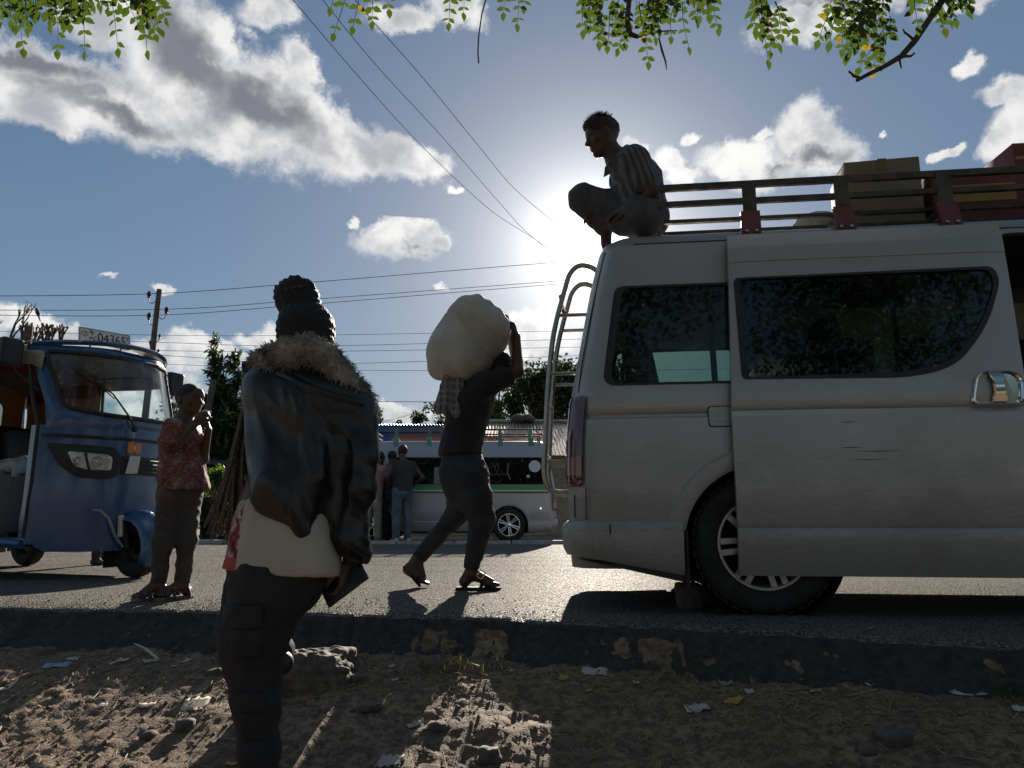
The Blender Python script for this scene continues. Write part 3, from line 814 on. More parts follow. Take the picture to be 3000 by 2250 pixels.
    # upper roller rail on the body
    MB().box((1.6, -0.86, 0.955), (1.35, 0.03, 0.02)).obj('door_track', BLACK_PL, van, smooth=False)
sliding_door()
# fuel flap with dark gap, quarter window divider, side crease trim
fl = round_poly([(0.745, 0.872), (0.90, 0.872), (0.90, 0.967), (0.745, 0.967)], 0.018)
MB().prism([side_pt(x, z, -1, 0.0015) for x, z in fl], (0, -0.003, 0)).obj('fuel_flap', SILVER, van, smooth=False)
g = MB(); n = len(fl); cx, cz = 0.8225, 0.9195
o_ = [side_pt(cx + (x - cx) * 1.06, cz + (z - cz) * 1.09, -1, 0.004) for x, z in fl]; i_ = [side_pt(cx + (x - cx) * 0.99, cz + (z - cz) * 0.99, -1, 0.0055) for x, z in fl]
g.add(o_ + i_, [(j, (j+1) % n, (j+1) % n + n, j + n) for j in range(n)]); g.obj('flap_seam', BLACK_PL, van, smooth=False)
MB().prism([side_pt(0.775, 1.10, -1, -0.013), side_pt(0.802, 1.10, -1, -0.013), side_pt(0.802, 1.60, -1, -0.013), side_pt(0.775, 1.60, -1, -0.013)], (0, 0.02, 0)).obj('pane_divider', BLACK_PL, van, smooth=False)
MB().prism([side_pt(0.52, 1.10, 1, -0.013), side_pt(0.555, 1.10, 1, -0.013), side_pt(0.555, 1.60, 1, -0.013), side_pt(0.52, 1.60, 1, -0.013)], (0, -0.02, 0)).obj('pane_divider', BLACK_PL, van, smooth=False)
MB().prism([side_pt(1.25, 1.10, 1, -0.013), side_pt(1.285, 1.10, 1, -0.013), side_pt(1.285, 1.60, 1, -0.013), side_pt(1.25, 1.60, 1, -0.013)], (0, -0.02, 0)).obj('pane_divider', BLACK_PL, van, smooth=False)
# dark cloth added inside the far windows to block the light through them
for (xa, xb) in ((1.29, 2.06), (2.24, 3.22)):
    cm = MB(); rows = [[Vector((xa + (xb - xa) * i / 40, vhw(z) - 0.05 - 0.012 * math.sin(i * 1.3), z)) for i in range(41)] for z in (1.06, 1.35, 1.64)]
    cm.loft(rows, closed=False, cap=False); cm.obj('window_block_cloth', mat('dark_block_cloth', (0.03, 0.028, 0.03), 0.9), van)
# bumper end: seam and a torn black valance under it
MB().prism([side_pt(0.262, 0.262, -1, 0.040), side_pt(0.268, 0.262, -1, 0.040), side_pt(0.264, 0.41, -1, 0.041), side_pt(0.258, 0.41, -1, 0.041)], (0, -0.003, 0)).obj('bumper_seam', BLACK_PL, van, smooth=False)
MB().prism([(0.30, -0.853, 0.235), (0.60, -0.853, 0.185), (0.60, -0.853, 0.145), (0.25, -0.853, 0.218), (0.10, -0.80, 0.248)], (0, 0.02, 0)).obj('valance', BLACK_PL, van, smooth=False)
MB().prism([side_pt(0.19, 0.29, -1, 0.0405), side_pt(0.585, 0.262, -1, 0.0405), side_pt(0.585, 0.395, -1, 0.0415), side_pt(0.19, 0.400, -1, 0.0415)], (0, -0.0012, 0)).obj('bumper_patch', paint_material('patched_paint', (0.50, 0.48, 0.44), amount=0.8), van, smooth=False)
MB().box((0.615, -0.80, 0.25), (0.012, 0.16, 0.26)).obj('mud_flap', RUBBER, van, smooth=False)
# tailgate seam on the corner
MB().tube([side_pt(0.150, 0.43, -1, 0.0), side_pt(0.150, 0.585, -1, 0.0)], 0.003, 5).obj('panel_seam', BLACK_PL, van)
for sd_ in (-1, 1):      # tailgate gap round each rear corner, and the roof gutters
    MB().tube([Vector((van_contour(z)[4][0], sd_ * abs(van_contour(z)[4][1]), z)) for z in (0.44, 0.55)] , 0.0035, 5).obj('panel_seam', BLACK_PL, van)
    MB().tube([Vector((van_contour(z)[4][0], sd_ * abs(van_contour(z)[4][1]), z)) for z in (1.06, 1.2, 1.4, 1.6, 1.75, 1.84)], 0.0035, 5).obj('panel_seam', BLACK_PL, van)
    MB().tube([side_pt(x, 1.858, sd_, 0.002) for x in (0.42, 1.5, 2.5, 3.6)], 0.005, 5).obj('roof_gutter', BLACK_PL, van)
# ladder on the tailgate
def ladder():
    lo = None
    rails = []
    for yl in (-0.48, -0.14):
        pts = [(0.235, yl, 1.79), (0.19, yl, 1.825), (0.125, yl, 1.835), (0.075, yl, 1.79), (0.045, yl, 1.70), (-0.02, yl, 1.45), (-0.055, yl, 1.15), (-0.075, yl, 0.80), (-0.08, yl, 0.68), (-0.06, yl, 0.60), (-0.01, yl, 0.575), (0.06, yl, 0.575)]
        sm = []
        P_ = [Vector(p) for p in pts]
        for i in range(len(P_) - 1):
            for k in range(4): 
                t = k / 4; a = P_[max(0, i-1)]; b = P_[i]; c = P_[i+1]; d = P_[min(len(P_)-1, i+2)]
                sm.append(0.5 * ((2*b) + (c - a) * t + (2*a - 5*b + 4*c - d) * t*t + (3*b - a - 3*c + d) * t**3))
        sm.append(P_[-1])
        rails.append(sm)
    root_ = MB().tube(rails[0], 0.0145, 10).obj('ladder', STEEL, van)
    MB().tube(rails[1], 0.0145, 10).obj('ladder_rail', STEEL, root_)
    for (x, z) in ((0.02, 1.66), (-0.035, 1.36), (-0.06, 1.08), (-0.077, 0.78)):
        MB().tube([(x, -0.48, z), (x, -0.14, z)], 0.012, 8).obj('rung', STEEL, root_)
    for (x, z) in ((0.0, 1.55), (-0.05, 1.22), (-0.075, 0.74)):
        for yl in (-0.48, -0.14): MB().tube([(x, yl, z), (vxr(z) + 0.02, yl, z)], 0.010, 6).obj('bracket', STEEL, root_)
ladder()
roof_rack(van, 0.46, 3.75, 0.62, 2.205, (1.04, 1.51, 2.02, 2.6, 3.2), (RACK, RACK, RACK_RED))
# ------------------------------------------------------------------ smooth continuous figures (implicit surfaces -> one mesh)
def V3(*a): return np.array(a[0] if len(a) == 1 else a, dtype=np.float64)
class Sdf:
    def __init__(s): s.p = []
    def cone(s, a, b, ra, rb=None, k=0.02, m=0, flat=None, side=None, sub=False):
        """tapered limb; flat/side squash the section along a side vector"""
        s.p.append(('c', V3(*a) if not hasattr(a, 'x') else V3(tuple(a)), V3(tuple(b)), ra, ra if rb is None else rb, k, m, flat, None if side is None else V3(tuple(side)), sub)); return s
    def chain(s, pts, rs, k=0.02, m=0, flat=None, side=None):
        for i in range(len(pts) - 1): s.cone(tuple(pts[i]), tuple(pts[i+1]), rs[i], rs[i+1], k, m, flat, side)
        return s
    def ell(s, c, r, rot=None, k=0.02, m=0, sub=False):
        s.p.append(('e', V3(tuple(c)), V3(tuple(r)), None if rot is None else np.array(rot), k, m, sub)); return s
    def box(s, c, half, rot=None, rad=0.01, k=0.005, m=0, sub=False):
        s.p.append(('b', V3(tuple(c)), V3(tuple(half)), None if rot is None else np.array(rot), rad, k, m, sub)); return s
    def cut(s, p, n, k=0.006):
        """remove everything on the side n points to"""
        n = V3(tuple(n)); s.p.append(('h', V3(tuple(p)), n / np.linalg.norm(n), k)); return s
    def solve(s, h, lo=None, hi=None):
        L, H = [], []
        for q in s.p:
            if q[0] == 'c' and not q[9]: L += [np.minimum(q[1] - q[3], q[2] - q[4])]; H += [np.maximum(q[1] + q[3], q[2] + q[4])]
            if q[0] == 'e' and not q[6]: r = q[2].max(); L += [q[1] - r]; H += [q[1] + r]
            if q[0] == 'b' and not q[7]: r = np.linalg.norm(q[2]) + q[4]; L += [q[1] - r]; H += [q[1] + r]
        lo = np.min(L, 0) - 3*h - 0.02; hi = np.max(H, 0) + 3*h + 0.02
        n = np.ceil((hi - lo) / h).astype(int) + 1
        vol = np.full(n, 0.5, np.float32); ids = np.zeros(n, np.int8)
        ax = [lo[i] + h * np.arange(n[i]) for i in range(3)]
        for q in s.p:
            if q[0] == 'h':
                X, Y, Z = np.meshgrid(*ax, indexing='ij', sparse=True)
                d = ((X - q[1][0]) * q[2][0] + (Y - q[1][1]) * q[2][1] + (Z - q[1][2]) * q[2][2]).astype(np.float32)
                vol = np.maximum(vol, d); continue
            if q[0] == 'c': k, m, sub = q[5], q[6], q[9]; pad = k + 4*h; a_, b_ = np.minimum(q[1] - q[3], q[2] - q[4]) - pad, np.maximum(q[1] + q[3], q[2] + q[4]) + pad
            elif q[0] == 'e': k, m, sub = q[4], q[5], q[6]; pad = k + 4*h; r = q[2].max() if q[3] is not None else q[2]; a_, b_ = q[1] - r - pad, q[1] + r + pad
            else: k, m, sub = q[5], q[6], q[7]; pad = k + 4*h; r = np.linalg.norm(q[2]) + q[4]; a_, b_ = q[1] - r - pad, q[1] + r + pad
            i0 = np.clip(np.floor((a_ - lo) / h).astype(int), 0, n); i1 = np.clip(np.ceil((b_ - lo) / h).astype(int) + 1, 0, n)
            if np.any(i1 <= i0): continue
            sl = tuple(slice(i0[i], i1[i]) for i in range(3))
            X, Y, Z = np.meshgrid(*[ax[i][sl[i]] for i in range(3)], indexing='ij')
            p = np.stack([X, Y, Z], -1)
            if q[0] == 'c':
                a, b = q[1], q[2]; ba = b - a; l2 = max(1e-12, ba @ ba)
                t = np.clip(((p - a) @ ba) / l2, 0, 1); w = p - a - t[..., None] * ba
                rr = q[3] + (q[4] - q[3]) * t
                if q[7] is not None:
                    sv = q[8] / np.linalg.norm(q[8]); cs = w @ sv
                    w = w + (cs * (1 / q[7] - 1))[..., None] * sv
                    d = (np.linalg.norm(w, axis=-1) - rr) * min(1.0, max(q[7], 0.6))
                else: d = np.linalg.norm(w, axis=-1) - rr
            elif q[0] == 'e':
                w = p - q[1]
                if q[3] is not None: w = w @ q[3]
                k0 = np.linalg.norm(w / q[2], axis=-1); k1 = np.linalg.norm(w / (q[2] ** 2), axis=-1)
                d = k0 * (k0 - 1.0) / np.maximum(k1, 1e-6)
            else:
                w = p - q[1]
                if q[3] is not None: w = w @ q[3]
                e = np.abs(w) - q[2]
                d = np.linalg.norm(np.maximum(e, 0), axis=-1) + np.minimum(e.max(-1), 0) - q[4]
            d = d.astype(np.float32); v = vol[sl]
            if sub:
                hh = np.clip(0.5 - 0.5 * (v + d) / k, 0, 1); vol[sl] = v * (1 - hh) - d * hh + k * hh * (1 - hh)
                continue
            hh = np.clip(0.5 + 0.5 * (v - d) / k, 0, 1)
            vol[sl] = v * (1 - hh) + d * hh - k * hh * (1 - hh)
            sel = d < v; ids[sl][sel] = m
        return vol, ids, lo
    def mesh(s, h):
        vol, ids, lo = s.solve(h)
        return surface_nets(vol, ids, lo, h)
def surface_nets(vol, ids, lo, h):
    ins = vol < 0
    cs = [(i, j, k) for i in (0, 1) for j in (0, 1) for k in (0, 1)]
    nx, ny, nz = vol.shape
    cnt = np.zeros((nx-1, ny-1, nz-1), np.int8)
    for (i, j, k) in cs: cnt += ins[i:nx-1+i, j:ny-1+j, k:nz-1+k]
    act = (cnt > 0) & (cnt < 8)
    co = np.argwhere(act)
    idx = np.full(act.shape, -1, np.int64); idx[act] = np.arange(len(co))
    acc = np.zeros((len(co), 3)); num = np.zeros(len(co))
    for a in cs:
        for ax in range(3):
            if a[ax] == 1: continue
            b = list(a); b[ax] = 1
            g0 = vol[tuple((co + a).T)].astype(np.float64); g1 = vol[tuple((co + b).T)].astype(np.float64)
            x = (g0 < 0) != (g1 < 0)
            t = np.where(x, g0 / np.where(x, g0 - g1, 1), 0)
            pt = np.array(a, float)[None, :].repeat(len(co), 0); pt[:, ax] += t
            acc[x] += pt[x]; num[x] += 1
    verts = lo + h * (co + acc / num[:, None])
    vid = ids[tuple((co).T)]
    faces = []
    for ax in range(3):
        o1, o2 = [(1, 2), (2, 0), (0, 1)][ax]
        a = ins; b = np.roll(ins, -1, ax)
        sl = [slice(1, None)] * 3; sl[ax] = slice(0, -1)
        core = np.zeros_like(ins); core[tuple(sl)] = True
        ch = (a != b) & core
        ch[tuple(slice(-1, None) if i == ax else slice(None) for i in range(3))] = False
        for i in (o1, o2): ch[tuple(slice(-1, None) if q == i else slice(None) for q in range(3))] = False
        e = np.argwhere(ch)
        if len(e) == 0: continue
        d1 = np.zeros(3, int); d1[o1] = 1; d2 = np.zeros(3, int); d2[o2] = 1
        q = np.stack([idx[tuple((e - d1 - d2).T)], idx[tuple((e - d2).T)], idx[tuple(e.T)], idx[tuple((e - d1).T)]], 1)
        flip = ~a[tuple(e.T)]
        q[flip] = q[flip][:, ::-1]
        faces.append(q[(q >= 0).all(1)])
    return verts, np.concatenate(faces), vid
def relax(verts, faces, it=2, lam=0.5):
    e = np.concatenate([faces[:, [0, 1]], faces[:, [1, 2]], faces[:, [2, 3]], faces[:, [3, 0]]])
    for _ in range(it):
        acc = np.zeros_like(verts); num = np.zeros(len(verts))
        np.add.at(acc, e[:, 0], verts[e[:, 1]]); np.add.at(num, e[:, 0], 1); np.add.at(acc, e[:, 1], verts[e[:, 0]]); np.add.at(num, e[:, 1], 1)
        verts = verts * (1 - lam) + lam * acc / np.maximum(num, 1)[:, None]
    return verts
def vnormals(verts, faces):
    n = np.cross(verts[faces[:, 2]] - verts[faces[:, 0]], verts[faces[:, 3]] - verts[faces[:, 1]])
    acc = np.zeros_like(verts)
    for i in range(4): np.add.at(acc, faces[:, i], n)
    return acc / np.maximum(np.linalg.norm(acc, axis=1, keepdims=True), 1e-9)
def sdf_obj(name, sdf, h, mats, parent, base, smooth_it=1, disp=None):
    """mesh an Sdf and hang it under parent; disp(p, n) -> offset along the normal"""
    v, f, ids = sdf.mesh(h)
    if smooth_it: v = relax(v, f, smooth_it)
    if disp is not None:
        n = vnormals(v, f); v = v + n * np.array([disp(v[i], n[i]) for i in range(len(v))])[:, None]
    me = bpy.data.meshes.new(name)
    v = v - V3(tuple(base))
    me.vertices.add(len(v)); me.vertices.foreach_set('co', v.ravel())
    me.loops.add(len(f) * 4); me.loops.foreach_set('vertex_index', f.ravel().astype(np.int32))
    me.polygons.add(len(f)); me.polygons.foreach_set('loop_start', np.arange(0, len(f) * 4, 4, dtype=np.int32))
    if not isinstance(mats, (list, tuple)): mats = [mats]
    for m in mats: me.materials.append(m)
    if len(mats) > 1: me.polygons.foreach_set('material_index', ids[f[:, 0]].astype(np.int32))
    me.update(calc_edges=True); me.validate()
    me.polygons.foreach_set('use_smooth', [True] * len(me.polygons))
    o = bpy.data.objects.new(name, me); link(o); o.parent = parent
    return o
def nz(p, s, seed=0.0): return mnoise.noise((p[0]*s + seed, p[1]*s + seed*1.3, p[2]*s - seed))
def folds(amp, s=(9, 9, 14), seed=0.0, sharp=True):
    def f(p, n):
        a = mnoise.noise((p[0]*s[0] + seed, p[1]*s[1], p[2]*s[2] - seed)); b = mnoise.noise((p[0]*s[0]*2.3 - seed, p[1]*s[1]*2.3, p[2]*s[2]*2.3))
        v = (0.5 - abs(a)) * 1.4 if sharp else a
        return amp * (v * 0.8 + b * 0.35 - 0.2)
    return f
def frame(fwd, up):
    f = Vector(fwd).normalized(); u = Vector(up); u = (u - f * u.dot(f)).normalized(); r = f.cross(u)
    return r, f, u
def head(s, c, fwd, up, sc=1.0, ear=True, m=0, eye_m=0, k=0.012, neck_to=None, neck_r=0.052, jaw=1.0):
    """c: centre of the head; chin-to-crown about 0.225*sc"""
    r, f, u = frame(fwd, up); c = Vector(c)
    def L(x, y, z): return tuple(c + (r * x + f * y + u * z) * sc)
    rot = np.array([[r[i], f[i], u[i]] for i in range(3)])
    def E(x, y, z, rx, ry, rz, kk=None, mm=None, sub=False):
        if z < -0.04: z, rx, ry, rz = z * jaw, rx * jaw, ry * jaw, rz * jaw
        s.ell(L(x, y, z), (rx*sc, ry*sc, rz*sc), rot, (kk if kk is not None else k) * sc, m if mm is None else mm, sub)
    def Cn(a, b, ra, rb, kk=None):
        if a[2] < -0.04: a, b, ra, rb = (a[0], a[1], a[2] * jaw), (b[0], b[1], b[2] * jaw), ra * jaw, rb * jaw
        s.cone(L(*a), L(*b), ra*sc, rb*sc, (kk if kk is not None else k) * sc, m)
    E(0, -0.016, 0.028, 0.073, 0.094, 0.083)
    E(0, 0.020, -0.025, 0.060, 0.070, 0.080, 0.02)
    Cn((0, 0.02, -0.072), (0, 0.060, -0.094), 0.044, 0.024, 0.02)
    Cn((-0.038, 0.0, -0.05), (-0.014, 0.058, -0.094), 0.026, 0.018, 0.02); Cn((0.038, 0.0, -0.05), (0.014, 0.058, -0.094), 0.026, 0.018, 0.02)
    E(0, 0.073, -0.097, 0.017, 0.014, 0.013)
    Cn((-0.036, 0.070, 0.022), (0.036, 0.070, 0.022), 0.014, 0.014, 0.014)
    E(0, 0.078, 0.045, 0.04, 0.012, 0.03, 0.02)
    E(-0.031, 0.090, 0.004, 0.017, 0.016, 0.011, 0.008, None, True); E(0.031, 0.090, 0.004, 0.017, 0.016, 0.011, 0.008, None, True)
    Cn((0, 0.083, 0.012), (0, 0.107, -0.024), 0.008, 0.0125, 0.008)
    Cn((-0.011, 0.095, -0.029), (0.011, 0.095, -0.029), 0.009, 0.009, 0.006)
    Cn((-0.019, 0.084, -0.052), (0.019, 0.084, -0.052), 0.0085, 0.0085, 0.004); Cn((-0.017, 0.083, -0.067), (0.017, 0.083, -0.067), 0.0085, 0.0085, 0.004)
    for q in (-1, 1):
        E(q * 0.031, 0.073, 0.004, 0.011, 0.011, 0.010, 0.002, eye_m)
        E(q * 0.045, 0.055, -0.02, 0.02, 0.02, 0.018, 0.02)
        if ear: E(q * 0.074, -0.008, -0.008, 0.010, 0.020, 0.031, 0.006)
    if neck_to is not None: s.cone(L(0, -0.022, -0.055), tuple(neck_to), neck_r*sc, neck_r*1.12*sc, 0.02*sc, m)
def hand(s, wrist, d, n, thumb, curl=0.5, sc=1.0, m=0, spread=1.0, tcurl=0.4, curls=None):
    """wrist point, finger direction d, palm normal n (fingers curl towards it), thumb: +1/-1 side"""
    w = Vector(wrist); d = Vector(d).normalized(); n = Vector(n); n = (n - d * n.dot(d)).normalized(); sd_ = d.cross(n) * thumb
    K = []
    for i, (o, l) in enumerate(((0.027, 0.086), (0.009, 0.090), (-0.009, 0.086), (-0.026, 0.078))):
        kn = w + (d * l + sd_ * o * spread) * sc
        s.cone(tuple(w + sd_ * o * 0.6 * sc + d * 0.01 * sc), tuple(kn), 0.0150*sc, 0.0115*sc, 0.010*sc, m)
        ln = (0.070, 0.079, 0.073, 0.056)[i]; a = 0.0; p = kn; rr = 0.0100 if i < 3 else 0.0088
        cu = curls[i] if curls else curl
        for j, (q, bend) in enumerate(((0.46, 0.75), (0.30, 1.15), (0.24, 0.75))):
            a += cu * bend
            p2 = p + (d * math.cos(a) + n * math.sin(a)) * ln * q * sc
            s.cone(tuple(p), tuple(p2), rr*sc*(1 - 0.08*j), rr*sc*(0.92 - 0.08*j), 0.0025*sc, m); p = p2
    tb = w + (d * 0.025 + sd_ * 0.026) * sc
    t1 = tb + (d * 0.028 + sd_ * 0.020 + n * 0.014) * sc; t2 = t1 + (d * 0.026 + sd_ * 0.004 + n * (0.008 + 0.02 * tcurl)) * sc; t3 = t2 + (d * 0.018 - sd_ * 0.006 * tcurl + n * 0.014 * tcurl) * sc
    s.chain([tb, t1, t2, t3], [0.0150*sc, 0.0120*sc, 0.0105*sc, 0.0090*sc], 0.006*sc, m)
def skin_mat(name, c): 
    m = mat(name, c, 0.48, var=0.12, vscale=14, bump=0.15, bscale=220, spec=0.45)
    m.node_tree.nodes['Principled BSDF'].inputs['Subsurface Weight'].default_value = 0.0
    return m
SKIN = skin_mat('dark_brown_skin', (0.075, 0.041, 0.027)); SKIN_B = skin_mat('brown_skin', (0.082, 0.044, 0.029)); EYE = mat('eye_dark', (0.03, 0.025, 0.022), 0.15)
HAIR = mat('black_hair', (0.012, 0.010, 0.009), 0.6, bump=0.8, bscale=160)
HAIR_R = mat('rust_tinted_hair', (0.045, 0.018, 0.010), 0.55, col2=(0.015, 0.010, 0.008), vscale=30, bump=0.8, bscale=160)
def foot(s, ankle, toe, up=(0, 0, 1), sc=1.0, m=0):
    a = Vector(ankle); t = Vector(toe); u = Vector(up); d = (t - a); d = (d - u * d.dot(u)).normalized(); sdv = d.cross(u)
    heel = a - d * 0.035 * sc; 
    base = t
    s.cone(tuple(a), tuple(heel + (base - a).dot(u) * u * 0.62), 0.040*sc, 0.036*sc, 0.015*sc, m)
    s.cone(tuple(a + d * 0.01), tuple(t - d * 0.05 * sc + u * 0.022 * sc), 0.038*sc, 0.026*sc, 0.02*sc, m)
    for i, o in enumerate((0.030, 0.014, 0.0, -0.014, -0.027)):
        s.cone(tuple(t - d * 0.075*sc + sdv * o * sc + u * 0.020*sc), tuple(t - d * (0.008 + 0.007 * abs(i)) * sc + sdv * o * 1.1 * sc + u * 0.012*sc), 0.020*sc, 0.0105*sc if i else 0.0135*sc, 0.008*sc, m)
def sandal(parent, base, heel, toe, width, material, strap_mat, name='sandal', up=(0,0,1), straps=2, thick=0.018):
    """sole with crossing straps; heel/toe are on the ground"""
    h_ = Vector(heel); t = Vector(toe); u = Vector(up).normalized(); d = (t - h_); ln = d.length; d.normalize(); sv = d.cross(u)
    outline = [(0, 0.0), (0.02, 0.55), (0.12, 0.74), (0.3, 0.70), (0.5, 0.72), (0.72, 0.98), (0.88, 0.92), (0.97, 0.55), (1.0, 0.0)]
    poly = [(x, y) for x, y in outline] + [(x, -y) for x, y in outline[-2:0:-1]]
    B = Vector(base)
    so = MB().prism([h_ - B + d * x * ln + sv * y * width / 2 for x, y in poly], u * thick).obj(name, material, parent, bevel=0.003)
    for k in range(straps):
        x = (0.62, 0.78, 0.22)[k]
        pts = []
        for i in range(9):
            a = math.pi * i / 8; rz = 0.050 - 0.014 * k if k < 2 else 0.07
            pts.append(h_ - B + d * (x + 0.05 * math.cos(a)) * ln + sv * math.cos(a) * width * 0.50 + u * (thick * 0.5 + rz * math.sin(a)))
        MB().tube(pts, 0.013, 8, flat=0.35).obj('strap', strap_mat, so)
    return so
# ------------------------------------------------------------------ people
def cloth(name, c, c2=None, rough=0.85, bscale=500, **kw): return mat(name, c, rough, col2=c2, bump=0.25, bscale=bscale, sheen=0.0, **kw)
JEAN_D = cloth('dark_jeans', (0.020, 0.022, 0.026), (0.045, 0.046, 0.050), vscale=7)
TEE_BLK = cloth('black_tee_cloth', (0.012, 0.012, 0.014), (0.022, 0.022, 0.025), vscale=6)
SACKM = mat('woven_sack', (0.62, 0.59, 0.52), 0.7, col2=(0.48, 0.44, 0.37), vscale=5, bump=0.5, bscale=320)
LEATHER_S = mat('sandal_leather', (0.030, 0.022, 0.017), 0.6, var=0.3, vscale=40)
SOLE = mat('sandal_sole', (0.022, 0.020, 0.019), 0.8)
def plaid(name, a, b, c, s=22.0):
    m = bpy.data.materials.new(name); m.use_nodes = True; t = NT(m.node_tree); bs = m.node_tree.nodes['Principled BSDF']
    co = t.new('ShaderNodeTexCoord').outputs['Object']; sep = t.new('ShaderNodeSeparateXYZ'); t.l.new(t.vec('ADD', co, t.vec('SCALE', t.noise(co, 6, 2, 0.5, out=1), 0.06)), sep.inputs[0])
    st = []
    for i, k in ((0, s), (2, s * 0.9)):
        st.append(t.ss(t.math('SINE', t.math('MULTIPLY', sep.outputs[i], k * 6.283)), 0.15, 0.5))
    col = t.mix(st[0], a, b); col = t.mix(t.math('MULTIPLY', st[1], 0.6), col, c)
    t.l.new(col, bs.inputs['Base Color']); bs.inputs['Roughness'].default_value = 0.9
    return m

# ---- porter carrying a sack, walking to the right
def porter():
    Y = 4.80
    g = onz(1300, 1727); base = Vector((g.x, Y, 0))
    root = empty('person', base, label='porter in black tee and sandals walking with a white sack on the shoulders', cat='person')
    J = lambda u, v, d=0.0: tuple(at(u, v, Y + d))
    hipR, hipL = J(1362, 1385, -0.08), J(1352, 1385, 0.08)
    kneeF, ankF = J(1412, 1520, -0.09), J(1378, 1676, -0.09)
    kneeB, ankB = J(1345, 1497, 0.09), J(1222, 1640, 0.09)
    chest = J(1385, 1165); waist = J(1352, 1320); neck = J(1430, 1108)
    shN, shF = J(1412, 1132, -0.17), J(1420, 1130, 0.17)
    elN, wrN = J(1516, 1090, -0.13), J(1513, 985, -0.05)
    elF, wrF = J(1515, 1060, 0.22), J(1490, 960, 0.12)
    hd = J(1462, 1084)
    s = Sdf()
    head(s, hd, (0.93, 0.0, -0.36), (0.36, 0, 0.93), 0.98, neck_to=neck)
    s.cone(waist, chest, 0.115, 0.13, 0.04, flat=1.25, side=(0, 1, 0)); s.cone(chest, neck, 0.11, 0.06, 0.05)
    for a, b, c in ((shN, elN, wrN), (shF, elF, wrF)): s.chain([a, b, c], [0.050, 0.040, 0.027], 0.02)
    s.cone(shN, shF, 0.055, 0.055, 0.04)
    hand(s, wrN, (Vector(J(1506, 945, -0.03)) - Vector(wrN)), (-1, 0.25, 0.1), 1, 1.15, 0.95, tcurl=1.0)
    hand(s, wrF, (-0.2, 0, 1), (-1, -0.2, 0.1), -1, 1.0, 0.95)
    s.cone(hipR, kneeF, 0.085, 0.05, 0.03); s.cone(hipL, kneeB, 0.085, 0.05, 0.03); s.cone(hipR, hipL, 0.09, 0.09, 0.04); s.cone(waist, J(1356, 1375), 0.11, 0.10, 0.04)
    s.chain([kneeF, ankF], [0.05, 0.034], 0.02); s.chain([kneeB, ankB], [0.05, 0.034], 0.02)
    toeF = Vector(J(1464, 1722, -0.09)); toeF.z = 0.022
    foot(s, tuple(Vector(ankF) + Vector((0, 0, -0.01))), tuple(toeF), sc=1.0)
    # trailing foot, heel up: toes on the ground
    toeB = Vector(J(1240, 1722, 0.09)); toeB.z = 0.02
    heelB = Vector(J(1197, 1668, 0.09))
    s.cone(ankB, tuple(heelB), 0.036, 0.034, 0.02); s.cone(tuple(heelB), tuple(toeB + Vector((-0.02, 0, 0.035))), 0.034, 0.032, 0.02); s.cone(ankB, tuple(toeB + Vector((-0.01, 0, 0.05))), 0.034, 0.028, 0.02)
    for i in range(5): s.cone(tuple(toeB + Vector((-0.012, -0.03 + 0.015 * i, 0.022))), tuple(toeB + Vector((0.035, -0.032 + 0.016 * i, 0.004))), 0.014, 0.009, 0.006)
    sdf_obj('body', s, 0.0075, SKIN, root, base)
    t = Sdf()   # tee shirt
    t.cone(J(1348, 1322), J(1378, 1180), 0.128, 0.145, 0.04, flat=1.28, side=(0, 1, 0)); t.cone(J(1378, 1180), J(1408, 1128), 0.138, 0.105, 0.05, flat=1.3, side=(0, 1, 0))
    t.cone(shN, tuple(Vector(shN).lerp(Vector(elN), 0.62)), 0.078, 0.070, 0.03); t.cone(shF, tuple(Vector(shF).lerp(Vector(elF), 0.6)), 0.078, 0.070, 0.03); t.cone(shN, shF, 0.08, 0.08, 0.04)
    t.cone(J(1350, 1335), J(1352, 1300), 0.138, 0.13, 0.03, flat=1.25, side=(0, 1, 0))
    t.cut(J(1350, 1334), (0.05, 0, -1)); 
    sdf_obj('tee_shirt', t, 0.0085, TEE_BLK, root, base, 1, folds(0.012, (12, 12, 8), 2))
    tr = Sdf()   # loose dropped-seat trousers, tight below the knee
    tr.cone(J(1352, 1340), J(1362, 1400), 0.135, 0.150, 0.04, flat=1.15, side=(0, 1, 0))
    tr.cone(J(1368, 1400, -0.05), J(1392, 1460, -0.08), 0.125, 0.105, 0.05); tr.cone(J(1392, 1460, -0.08), kneeF, 0.105, 0.078, 0.04)
    tr.cone(kneeF, tuple(Vector(kneeF).lerp(Vector(ankF), 0.9)), 0.076, 0.050, 0.03)
    tr.cone(J(1355, 1400, 0.06), kneeB, 0.125, 0.075, 0.05); tr.cone(kneeB, tuple(Vector(kneeB).lerp(Vector(ankB), 0.93)), 0.072, 0.044, 0.03)
    tr.cone(J(1330, 1385, -0.07), J(1352, 1455, -0.02), 0.09, 0.08, 0.05)
    tr.cut(J(1350, 1332), (0, 0, 1)); tr.cut(tuple(Vector(ankF) + Vector((0, 0, 0.02))), tuple((Vector(ankF) - Vector(kneeF)) * 0 + Vector((0, 0, -1))))
    sdf_obj('trousers', tr, 0.0085, JEAN_D, root, base, 1, folds(0.013, (9, 9, 13), 5))
    sandal(root, base, (toeF.x - 0.275, toeF.y, 0.001), (toeF.x + 0.008, toeF.y, 0.001), 0.105, SOLE, LEATHER_S)
    bk = MB(); c = toeF - base + Vector((-0.115, -0.045, 0.075)); q = Matrix.Rotation(R(35), 3, 'Y')
    for dx, dz, w, h_ in ((-0.018, 0, 0.006, 0.05), (0.018, 0, 0.006, 0.05), (0, 0.022, 0.04, 0.006), (0, -0.022, 0.04, 0.006)): bk.box(c + q @ Vector((dx, 0, dz)), (w, 0.006, h_), q)
